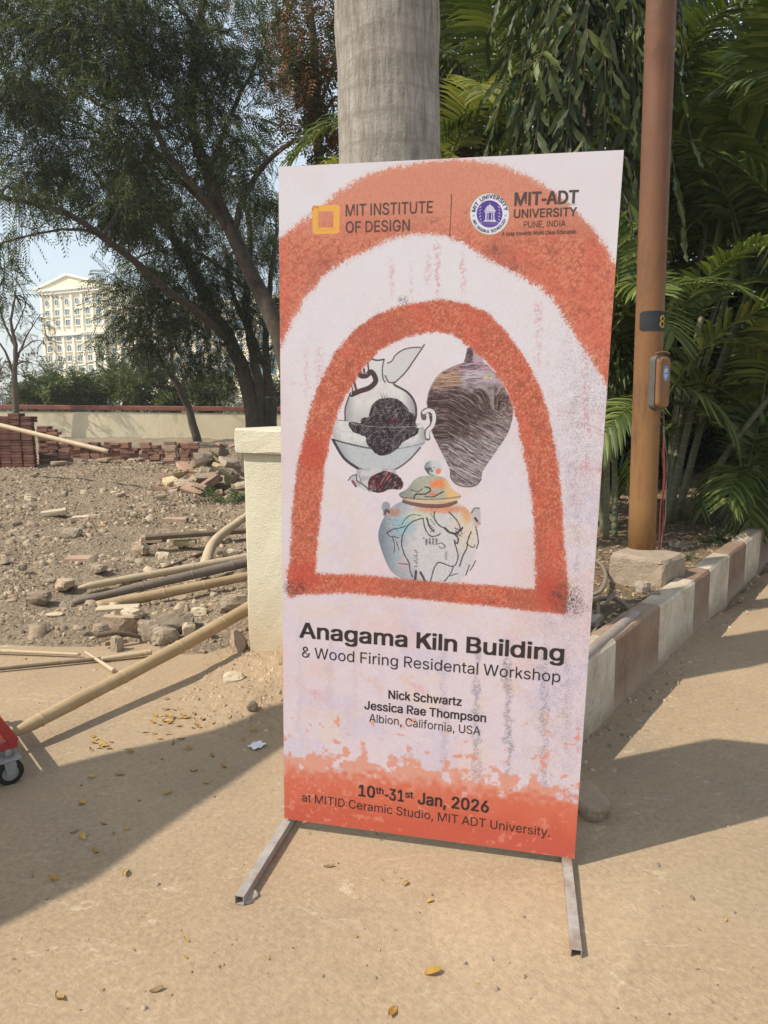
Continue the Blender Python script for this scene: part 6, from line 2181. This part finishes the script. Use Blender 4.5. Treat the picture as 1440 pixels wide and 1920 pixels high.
bamboo('long thin branch lying along the foot of the far wall', gr(190, 806), gr(430, 826), .045, .03, M_BARK, 0, seed=15, name='branch', cat='branch')

# ------------------------------------------------------------------ planting bed odds and ends
M_PIPE = rough_mat('grey_pipe', (.25, .20, .17), (.34, .28, .24), 9, .2, .004, .6)
M_HOSE = rough_mat('dusty_hose', (.17, .14, .105), (.25, .20, .15), 9, .3, .004, .8)
def bedp(u, v, dz=0.0): return gr(u, v, BED_Z + dz)
bamboo('straight grey pipe lying along the inside of the kerb beside the banner', bedp(1085, 1240, .06), bedp(1192, 1150, .06), .024, .024, M_PIPE, 0, seed=20, name='pipe', cat='pipe')


def cord(label, pts, r, mat, name='hose', cat='hose'):
    t_ = MB().tube(limb_curve(pts, 26), r, 8)
    return tag(t_.build(name, mat), label, cat)


cord('grey hose looping on the soil between the banner and the footing', [bedp(1095, 1135, .03), bedp(1130, 1122, .05), bedp(1160, 1126, .06), bedp(1185, 1145, .03)], .013, M_HOSE)
cord('bent dry root arching beside the concrete footing', [bedp(1100, 1118, .03), bedp(1126, 1108, .06), bedp(1136, 1082, .08), bedp(1130, 1062, .05), bedp(1116, 1050, .02)], .012, M_HOSE, 'root', 'root')
cord('thin grey root near the banner edge hanging over the pipe', [bedp(1122, 1130, .05), bedp(1120, 1170, .05), bedp(1108, 1195, .03)], .009, M_HOSE, 'root', 'root')
cord('crooked stick lying beside the grey hose', [bedp(1128, 1142, .03), bedp(1140, 1128, .07), bedp(1153, 1112, .09)], .011, M_HOSE, 'stick', 'stick')
for k, (u, v, w_, h_, lab) in enumerate(((1204, 1117, 26, 26, 'pale angular stone leaning on the front of the concrete footing'), (1226, 1132, 24, 22, 'pale rounded stone between the footing and the kerb'), (1278, 1022, 40, 10, 'flat grey slab on the soil right of the lamp post'),
                                            (1330, 968, 26, 14, 'dark stone lying in the soil under the palm fronds'), (1112, 1180, 30, 26, 'grey broken tile leaning on the soil at the banner edge'))):
    p = bedp(u, v)
    kk = np.linalg.norm(p - camp) / F_PX
    me = rock_mesh('stone', w_ * kk, w_ * kk * .7, h_ * kk, 500 + k, M_STONE, .6, 1, .1)
    tag(link('stone', me, None, (p[0], p[1], float(bed_z(np.array([p[0]]), np.array([p[1]]))[0]) - .01), (0, 0, k)), lab, 'stone')
M_WEED = leaf_mat('weed_leaf', [(.06, .085, .03), (.11, .14, .06)], .25, .5, .3)
for k, (u, v, w_, lab) in enumerate(((1295, 1048, .09, 'small green weed on the soil just right of the footing'), (1345, 1012, .14, 'dark green weed on the soil near the kerb'), (1283, 1076, .10, 'low weed in the shade between footing and kerb'), (1330, 1020, .09, 'little weed left of the dark green one'))):
    p = bedp(u, v)
    rg = np.random.default_rng(700 + k)
    n = 16
    P = np.tile(np.array([p[0], p[1], float(bed_z(np.array([p[0]]), np.array([p[1]]))[0])]), (n, 1)) + rg.normal(0, .02, (n, 3)) * [1, 1, 0]
    D = unit(rg.normal(0, 1, (n, 3)) * [1, 1, .3] + [0, 0, .6])
    V, Fq = sprays(P, D, LT[0] * (w_ / .3), LT[1], rg.uniform(.7, 1.2, n), rg)
    tag(link('weed', np_mesh('weed', V, Fq, M_WEED)), lab, 'weed', kind=None)
p = gr(425, 905); rg = np.random.default_rng(720)
P = np.tile(np.array([at(428, 900, 9.3)[0], 9.3, .02]), (40, 1)) + rg.normal(0, .10, (40, 3)) * [1, 1, 0]
D = unit(rg.normal(0, 1, (40, 3)) * [1, 1, .3] + [0, 0, .8])
P, D = P[:20], D[:20]
V, Fq = sprays(P, D, FT[0] * .9, FT[1], rg.uniform(.6, 1.3, 20), rg)
tag(link('weed', np_mesh('weed', V, Fq, M_WEED)), 'feathery green weed growing at the front of the rubble pile', 'weed')

# stone holding the banner's back foot
p = gr(1104, 1531)
me = rock_mesh('stone', .10, .17, .085, 801, M_TAN, .35, 2, .09)
tag(link('stone', me, None, (p[0] + .005, p[1] + .05, -.004), (0, 0, .3)), 'rough brown stone weighing down the back foot of the banner', 'stone')
me = rock_mesh('stone', .05, .045, .022, 802, M_STONE, .3, 1, .08)
tag(link('stone', me, None, (fl_[0] + .018, fl_[1] + .03, -.002), (0, 0, .8)), 'little stone wedged beside the left front foot of the banner', 'stone')

# ------------------------------------------------------------------ red hand cart at the left edge
def paint_mat():
    n = NT('scratched_red_paint')
    col = n.ramp(n.noise(9, 5, .7), [(.3, (.30, .030, .028)), (.7, (.40, .05, .042))])
    col = n.mix(n.ramp(n.noise(30, 6, .8), [(.60, (0, 0, 0)), (.72, (.7, .7, .7))]), col, (.40, .28, .21))
    n.bump(n.noise(40, 4, .6), .1, .003)
    return n.fin(col, .45, .4)


M_RED = paint_mat()
M_TYRE = rough_mat('black_rubber', (.018, .017, .016), (.035, .032, .03), 25, .3, .003, .75, c2=(.09, .075, .06))
M_ZINC = rough_mat('zinc_plate', (.20, .20, .19), (.29, .28, .27), 25, .1, .002, .4)
wc = gr(14, 1474)
wr = .046
cart = thing('hand_cart', 'red metal hand cart with a black caster wheel just entering at the left edge', 'cart', (wc[0], wc[1], 0))
cw_dir = np.array([.75, .66, 0]); cw_ax = np.array([-.66, .75, 0])      # rolling direction and axle
cw_in = cw_ax
hub = np.array([wc[0], wc[1] + .02, wr])
wheel = link('wheel', MB().tube([hub - np.array(cart.location) - cw_ax * .016, hub - np.array(cart.location) + cw_ax * .016], [wr * .62, wr * .62], 22).mesh('wheel', M_ZINC), cart)
mb = MB()
ring = [(-.017, .60), (-.019, .86), (-.013, .98), (0, 1.0), (.013, .98), (.019, .86), (.017, .60)]
V, Fs = [], []
up_ = np.array([0, 0, 1.])
for k in range(28):
    a = 2 * math.pi * k / 28
    d = cw_dir * math.cos(a) + up_ * math.sin(a)
    for o_, r_ in ring: V.append(hub - np.array(cart.location) + cw_ax * o_ + d * wr * r_)
m = len(ring)
for k in range(28):
    for j in range(m - 1):
        Fs.append((k * m + j, ((k + 1) % 28) * m + j, ((k + 1) % 28) * m + j + 1, k * m + j + 1))
link('tyre', MB().add(V, Fs, True).mesh('tyre', M_TYRE), wheel)
for sg in (-1, 1):
    o_ = hub + cw_ax * sg * .026
    prof = [(-.021, .050), (.017, .050), (.020, .030), (.014, -.006), (0, -.016), (-.012, -.006)]
    A_ = [o_ + cw_dir * x + up_ * z for x, z in prof]
    B_ = [q_ + cw_ax * sg * .003 for q_ in A_]
    n = len(prof)
    MB().add(A_ + B_, [tuple(range(n)), tuple(range(n, 2 * n))[::-1]] + [(k, (k + 1) % n, n + (k + 1) % n, n + k) for k in range(n)]).build('fork', M_ZINC, cart)
MB().tube([hub - cw_ax * .034, hub + cw_ax * .034], .006, 8).build('axle', M_ZINC, cart)
MB().box(hub + up_ * .056, (.07, .075, .010), axes=(cw_dir, cw_ax, up_), bev=.002).build('swivel_plate', M_ZINC, cart)
Pd = hub + up_ * .105 - cw_dir * .02
MB().tube([hub + up_ * .058, hub + up_ * .092], .016, 10).build('swivel', M_ZINC, cart)
def bar(a, b, w_, h_, name='frame_bar', mat=None):
    a, b = np.array(a), np.array(b)
    t = unit(b - a)
    s_ = unit(np.cross(t, up_ if abs(t[2]) < .9 else cw_dir))
    return MB().box((a + b) / 2, (np.linalg.norm(b - a), w_, h_), axes=(t, s_, np.cross(s_, t) * -1), bev=.003).build(name, mat or M_RED, cart)
bar(Pd + cw_dir * .045, Pd - cw_dir * .9, .032, .032)
bar(Pd + cw_dir * .045 + cw_in * .55, Pd - cw_dir * .9 + cw_in * .55, .032, .032)
bar(Pd + cw_ax * .0 - cw_dir * .45, Pd + cw_in * .55 - cw_dir * .45, .03, .03)
bar(Pd + cw_dir * .035 - cw_ax * .015, Pd + cw_dir * .035 + cw_in * .55, .03, .034)
bar(Pd + cw_dir * .040 + up_ * .01 - cw_ax * .02, Pd - cw_dir * .085 + up_ * .24 - cw_ax * .02, .012, .034)
bar(Pd - cw_dir * .085 + up_ * .24, Pd - cw_dir * .35 + up_ * .80, .030, .030)
MB().box(Pd - cw_dir * .45 + cw_in * .27 + up_ * .022, (.86, .56, .006), axes=(cw_dir, cw_ax, up_)).build('deck', M_RED, cart)
for q_ in (cw_in * .55, -cw_dir * .85, cw_in * .55 - cw_dir * .85):
    h2 = hub + q_
    w2 = link('wheel', MB().tube([h2 - np.array(cart.location) - cw_ax * .016, h2 - np.array(cart.location) + cw_ax * .016], [wr * .62, wr * .62], 18).mesh('wheel', M_ZINC), cart)
    V2 = [np.array(v_) + q_ for v_ in V]
    link('tyre', MB().add(V2, Fs, True).mesh('tyre', M_TYRE), w2)
    MB().box(h2 + up_ * .05, (.05, .06, .04), axes=(cw_dir, cw_ax, up_), bev=.003).build('fork', M_ZINC, cart)

# added out-of-view sheet on poles, shaped to cast the broad shadow at left
M_SHSHEET = rough_mat('added_sheet_green', (.10, .16, .10), (.15, .21, .14), 3, .1, .004, .7)
SHP = [(-3.2, 1.35), (-1.39, 2.301), (-1.081, 2.497), (-.634, 2.753), (-.45, 2.913), (-.2, 3.02), (-.2, 2.86), (-.401, 2.573), (-.53, 2.33), (-.661, 2.1), (-.83, 1.78), (-1.0, 1.6), (-1.25, 1.50), (-3.2, .55)]  # outline of the wanted ground shadow, carried back along the sun
zc = 2.75
sh = np.array([SUN_TO.x, SUN_TO.y]) / -SUN_TO.z * zc
top_ = [np.array([x - sh[0], y - sh[1], zc]) for x, y in SHP]
shade_sheet = thing('added_shade_sheet', 'added green sheet on posts out of view, casting the broad left shadow', 'shade cloth', (top_[0][0], top_[0][1], 0))
n = len(top_)
mb = MB()
mb.add(top_ + [q_ - np.array([0, 0, .012]) for q_ in top_], [tuple(range(n))[::-1], tuple(range(n, 2 * n))] + [(k, (k + 1) % n, n + (k + 1) % n, n + k) for k in range(n)])
mb.build('cloth', M_SHSHEET, shade_sheet)
for k in (0, 13, 1):
    MB().tube([top_[k] * np.array([1, 1, 0]) - [0, 0, .05], top_[k] + [0, 0, .02]], .03, 10).build('post', M_BAM, shade_sheet)

# ------------------------------------------------------------------ fallen leaves, litter, pebbles
M_LEAFY = leaf_mat('fallen_yellow_leaf', [(.36, .20, .04), (.50, .30, .06), (.40, .27, .10)], .1, .6, .3, per='obj')
M_LEAFB = leaf_mat('fallen_tan_leaf', [(.22, .145, .07), (.33, .23, .12), (.42, .32, .17)], .1, .7, .2, per='obj')
M_PAPER = rough_mat('white_wrapper', (.66, .67, .70), (.76, .77, .79), 30, .1, .002, .4)


def fallen_mesh(seed, mat, L_=.042, W_=.019):
    rr = random.Random(seed)
    V, Fs = [], []
    N = 5
    for k in range(N + 1):
        t = k / N
        wd = W_ * (math.sin(math.pi * (.04 + .92 * t)) ** .8) * .5
        zc_ = .006 * math.sin(t * 3 + seed) + .004
        V += [(L_ * (t - .5), -wd, zc_ + .004 * rr.random()), (L_ * (t - .5), 0, zc_ - .0015), (L_ * (t - .5), wd, zc_ + .007 * rr.random())]
        if k:
            b = 3 * (k - 1)
            Fs += [(b, b + 1, b + 4, b + 3), (b + 1, b + 2, b + 5, b + 4)]
    return MB().add(V, Fs, True).mesh('fallen_leaf', mat)


FLY = [fallen_mesh(k, M_LEAFY) for k in range(4)]
FLB = [fallen_mesh(k + 10, M_LEAFB, .040, .014) for k in range(4)]


def drop(u, v, mesh, label, group=None, sc=1.0, rz=None):
    p = gr(u, v)
    z = surf(p[0], p[1]) if p[1] > 2.4 else 0
    p = gr(u, v, z)
    z = max(z, float(road_z(np.array([p[0]]), np.array([p[1]]))[0])) + .002
    return tag(link('fallen_leaf', mesh, None, (p[0], p[1], z), (random.uniform(-.2, .2), random.uniform(-.2, .2), random.uniform(0, 6.3) if rz is None else rz), sc), label, 'leaf', group)


drop(812, 1829, FLY[0], 'golden leaf in front of the banner, biggest on the near concrete', sc=1.0, rz=.2)
drop(236, 1640, FLY[1], 'orange yellow curled leaf just below the edge of the broad shadow', sc=.9)
drop(736, 1902, FLY[2], 'yellow green leaf at the bottom edge of the picture', sc=.9, rz=1.1)
drop(112, 1870, FLY[3], 'pale yellow leaf in the bottom left corner', sc=1.0)
drop(760, 1660, FLY[0], 'yellow leaf in front of the middle of the banner foot', sc=.6)
drop(806, 1694, FLY[1], 'small yellow green leaf below the banner, right of the middle', sc=.5)
drop(617, 1626, FLB[0], 'dark curled leaf just in front of the banner left of the middle', sc=.8, rz=.1)
drop(294, 1860, FLB[1], 'thin tan leaf near the bottom left', sc=.8)
drop(350, 1765, FLY[2], 'little yellow leaf on the open concrete left of the left foot', sc=.5)
drop(500, 1800, FLB[2], 'small tan leaf on the near concrete left of the golden leaf', sc=.5)
rr = random.Random(21)
spots = [(155, 1508), (398, 1417), (363, 1446), (388, 1469), (213, 1563), (195, 1547), (238, 1557), (140, 1562), (156, 1572), (314, 1489), (172, 1460), (420, 1438), (243, 1412), (325, 1395), (352, 1405), (290, 1378), (455, 1388), (475, 1372), (225, 1455), (180, 1598), (100, 1650)]
for u, v in spots:
    drop(u, v, rr.choice(FLY + FLB[:1]), 'small yellow fallen leaf lying in the broad shadow left of the banner', 'fallen leaves in the shadow on the concrete', rr.uniform(.55, .9))
for k in range(46):
    if k < 26: u, v = 325 + rr.gauss(0, 22), 1352 + rr.gauss(0, 14)
    elif k < 36: u, v = 190 + rr.gauss(0, 16), 1400 + rr.gauss(0, 7)
    else: u, v = 390 + rr.gauss(0, 28), 1352 + rr.gauss(0, 18)
    drop(u, v, rr.choice(FLY + FLB[:2]), 'small yellow fallen leaf in the drift of leaves in front of the pillar mound', 'drift of yellow leaves before the mound', rr.uniform(.5, .9))
for k in range(34):
    u, v = rr.uniform(0, 1430), rr.uniform(1640, 1915)
    drop(u, v, rr.choice(FLB + FLY), 'tiny dry leaf scrap on the near concrete', 'tiny leaf scraps on the near concrete', rr.uniform(.16, .34))
p = gr(482, 1400)
V = [(x, y, .004 + .004 * math.sin(x * 200 + y * 140)) for y in np.linspace(-.03, .03, 5) for x in np.linspace(-.024, .024, 5)]
Fs = [(j * 5 + i, j * 5 + i + 1, (j + 1) * 5 + i + 1, (j + 1) * 5 + i) for i in range(4) for j in range(4)]
tag(link('wrapper', MB().add(V, Fs).mesh('wrapper', M_PAPER), None, (p[0], p[1], .004), (0, 0, -.7)), 'white foil wrapper lying in the shadow beside the banner', 'wrapper')
p = gr(104, 1171); z = surf(p[0], p[1])
me = rock_mesh('tile_shard', .10, .05, .02, 811, M_PALEB, .3, 1, .03)
tag(link('tile_shard', me, None, (p[0], p[1], z), (0, 0, .1)), 'flat pale oval shard lying on the dirt at the left', 'shard')


def chips(name, n, place, mat, smin, smax, seed, flat=.6):
    """many little angular chips joined into one mesh"""
    rg = np.random.default_rng(seed)
    XY, Zs, K = place(rg, n)
    n = len(XY)
    T = np.array([(-.5, -.4, 0), (.5, -.45, 0), (.45, .5, 0), (-.4, .45, 0), (-.3, -.3, 1), (.35, -.2, .9), (.25, .35, 1), (-.3, .25, .8)])
    TF = np.array([(0, 1, 5, 4), (1, 2, 6, 5), (2, 3, 7, 6), (3, 0, 4, 7), (4, 5, 6, 7)])
    S = np.minimum(smin * rg.random(n) ** -.62, smax * 2.4) * K
    a = rg.uniform(0, 6.28, n)
    Vn = np.tile(T, (n, 1, 1)) * (1 + rg.normal(0, .18, (n, 8, 3)))
    Vn *= (S[:, None] * np.stack([np.ones(n), rg.uniform(.5, 1, n), flat * rg.uniform(.4, 1, n)], -1))[:, None, :]
    tl = rg.normal(0, .25, n)
    x_, y_, z_ = Vn[..., 0], Vn[..., 1], Vn[..., 2] + Vn[..., 0] * tl[:, None]
    ca, sa = np.cos(a)[:, None], np.sin(a)[:, None]
    V = np.stack([x_ * ca - y_ * sa + XY[:, 0:1], x_ * sa + y_ * ca + XY[:, 1:2], z_ + Zs[:, None] - .15 * S[:, None]], -1)
    Fq = (TF[None] + (np.arange(n) * 8)[:, None, None]).reshape(-1, 4)
    return tag(link(name, np_mesh(name, V.reshape(-1, 3), Fq, mat)), kind='stuff')


def lot_spots(y0, y1, pw, xr=(-.72, -.04)):
    def f(rg, n):
        y = (y0 ** pw + (y1 ** pw - y0 ** pw) * rg.random(n)) ** (1 / pw)
        x = rg.uniform(xr[0], xr[1], n) * y
        ok = vnoise(x * 2.3, y * 2.3, 61) + rg.random(n) * .6 > .55
        x, y = x[ok], y[ok]
        z = lot_z(x, y)
        ok = z > .004
        return np.stack([x, y], -1)[ok], z[ok], (.6 + .055 * y)[ok]
    return f


M_CHIP = rough_mat('mixed_rubble_chips', (.31, .245, .175), (.42, .335, .25), 3, .4, .006, per='isl')
M_CHIPD = rough_mat('dark_rubble_chips', (.19, .15, .11), (.28, .22, .165), 3, .4, .006, per='isl')  # dark chips, deepened to read as shaded gaps in the rubble
M_CHIPR = rough_mat('brick_crumbs', (.29, .18, .12), (.38, .26, .18), 3, .4, .006, per='isl')
M_BITS = rough_mat('broken_bits', (.28, .215, .15), (.42, .34, .25), 6, .6, .010, per='isl')
M_STRAW = rough_mat('dry_straw_litter', (.34, .25, .13), (.48, .38, .22), 3, .2, .004, per='isl')
chips('gravel', 34000, lot_spots(3.7, 17, .35), M_CHIP, .007, .022, 1)
chips('dark_gravel', 26000, lot_spots(3.7, 17, .35), M_CHIPD, .007, .024, 2)
chips('broken_bits', 900, lot_spots(3.8, 10, .6), M_BITS, .030, .055, 32, .6)
chips('flat_shards', 1500, lot_spots(3.8, 15, .4), M_CHIP, .018, .040, 31, .25)
chips('brick_crumbs', 5000, lot_spots(3.8, 16, .4), M_CHIPR, .008, .022, 3)
M_LEAFM = leaf_mat('brown_leaf_litter', [(.13, .085, .045), (.24, .165, .085), (.36, .27, .15)], .1, .7, .2)
def straw(rg, n):
    XY, Z, K = lot_spots(3.6, 16, .5)(rg, n)
    return XY, Z, K
def litter(name, n, place, mat, l, w_, seed):
    rg = np.random.default_rng(seed)
    XY, Zs, K = place(rg, n)
    n = len(XY)
    a = rg.uniform(0, 6.28, n); ll = rg.uniform(.4, 1, n) * l * K; ww = rg.uniform(.5, 1, n) * w_ * K
    d = np.stack([np.cos(a), np.sin(a), rg.normal(0, .18, n)], -1); s_ = np.stack([-np.sin(a), np.cos(a), rg.normal(0, .3, n)], -1)
    c = np.concatenate([XY, (Zs + .006)[:, None]], 1)
    V = np.stack([c - d * ll[:, None] / 2, c + s_ * ww[:, None] / 2, c + d * ll[:, None] / 2 + np.array([0, 0, .004]), c - s_ * ww[:, None] / 2], 1).reshape(-1, 3)
    return tag(link(name, np_mesh(name, V, np.arange(4 * n).reshape(-1, 4), mat)), kind='stuff')
litter('straw_litter', 9000, straw, M_STRAW, .07, .008, 4)
litter('leaf_litter', 7000, straw, M_LEAFM, .045, .02, 5)
litter('far_leaf_litter', 9000, lot_spots(7.0, 16.5, 1.2), M_LEAFM, .060, .030, 51)
def bed_spots(rg, n):
    s = .1 + 9 * rg.random(n) ** 1.3; d = .16 + 3.5 * rg.random(n) ** 1.4
    x, y = KA[0] + KD[0] * s + KN[0] * d, KA[1] + KD[1] * s + KN[1] * d
    ok = x > -.4
    x, y = x[ok], y[ok]
    return np.stack([x, y], -1), bed_z(x, y), .7 + .05 * y
litter('bed_leaf_litter', 4200, bed_spots, M_LEAFB, .06, .024, 6)
litter('bed_twigs', 900, bed_spots, M_STRAW, .15, .007, 7)
chips('bed_clods', 2600, bed_spots, rough_mat('soil_clods', (.20, .14, .095), (.30, .22, .15), 3, .4, .006, per='isl'), .008, .03, 8)
M_GRIT = rough_mat('road_grit', (.20, .15, .105), (.30, .23, .165), 3, .4, .006, per='isl')
def road_spots(rg, n):
    y = 1.0 + 4.5 * rg.random(n) ** 1.5
    x = rg.uniform(-.62, .70, n) * y
    ok = (x < KA[0] + (y - KA[1]) * KD[0] / KD[1] - .02) | (y < 2.2) | (x > KA[0] + (y - KA[1]) * KD[0] / KD[1] + .02)
    inbed = ((x - KA[0]) * KN[0] + (y - KA[1]) * KN[1] > -.01) & (y > 2.2) & (x > -.5)
    x, y = x[~inbed], y[~inbed]
    return np.stack([x, y], -1), road_z(x, y), np.ones(len(x))
chips('road_grit', 1300, road_spots, M_GRIT, .0018, .006, 9)
chips('road_pebbles', 130, road_spots, M_CHIP, .004, .009, 10)
def kerb_foot(rg, n):
    s = 8 * rg.random(n); d = -np.abs(rg.normal(0, .10, n)) - .005
    x, y = KA[0] + KD[0] * s + KN[0] * d, KA[1] + KD[1] * s + KN[1] * d
    return np.stack([x, y], -1), road_z(x, y), np.ones(n)
chips('kerb_grit', 2200, kerb_foot, M_CHIP, .003, .012, 11)
M_MOUND = rough_mat('mound_clods', (.36, .27, .18), (.44, .34, .235), 3, .4, .006, per='isl')
def mound_spots(rg, n):
    x = rg.normal(-.62, .28, n); y = rg.normal(3.1, .30, n)
    ok = (y > 2.55) & (mound(x, y) > .012)
    x, y = x[ok], y[ok]
    return np.stack([x, y], -1), mound_z(x, y), np.ones(len(x))
chips('mound_clods', 2600, mound_spots, M_MOUND, .003, .009, 12)

# ------------------------------------------------------------------ the hazy air
M_HAZE = bpy.data.materials.new('thin_haze')
M_HAZE.use_nodes = True
ht = M_HAZE.node_tree
ht.nodes.remove(ht.nodes['Principled BSDF'])
pv = ht.nodes.new('ShaderNodeVolumePrincipled')
pv.inputs['Color'].default_value = (.95, .97, 1, 1)
pv.inputs['Density'].default_value = .0011
ht.links.new(pv.outputs[0], ht.nodes['Material Output'].inputs['Volume'])
tag(MB().box((0, 120, 22.4), (840, 840, 47)).build('haze', M_HAZE), kind='stuff')
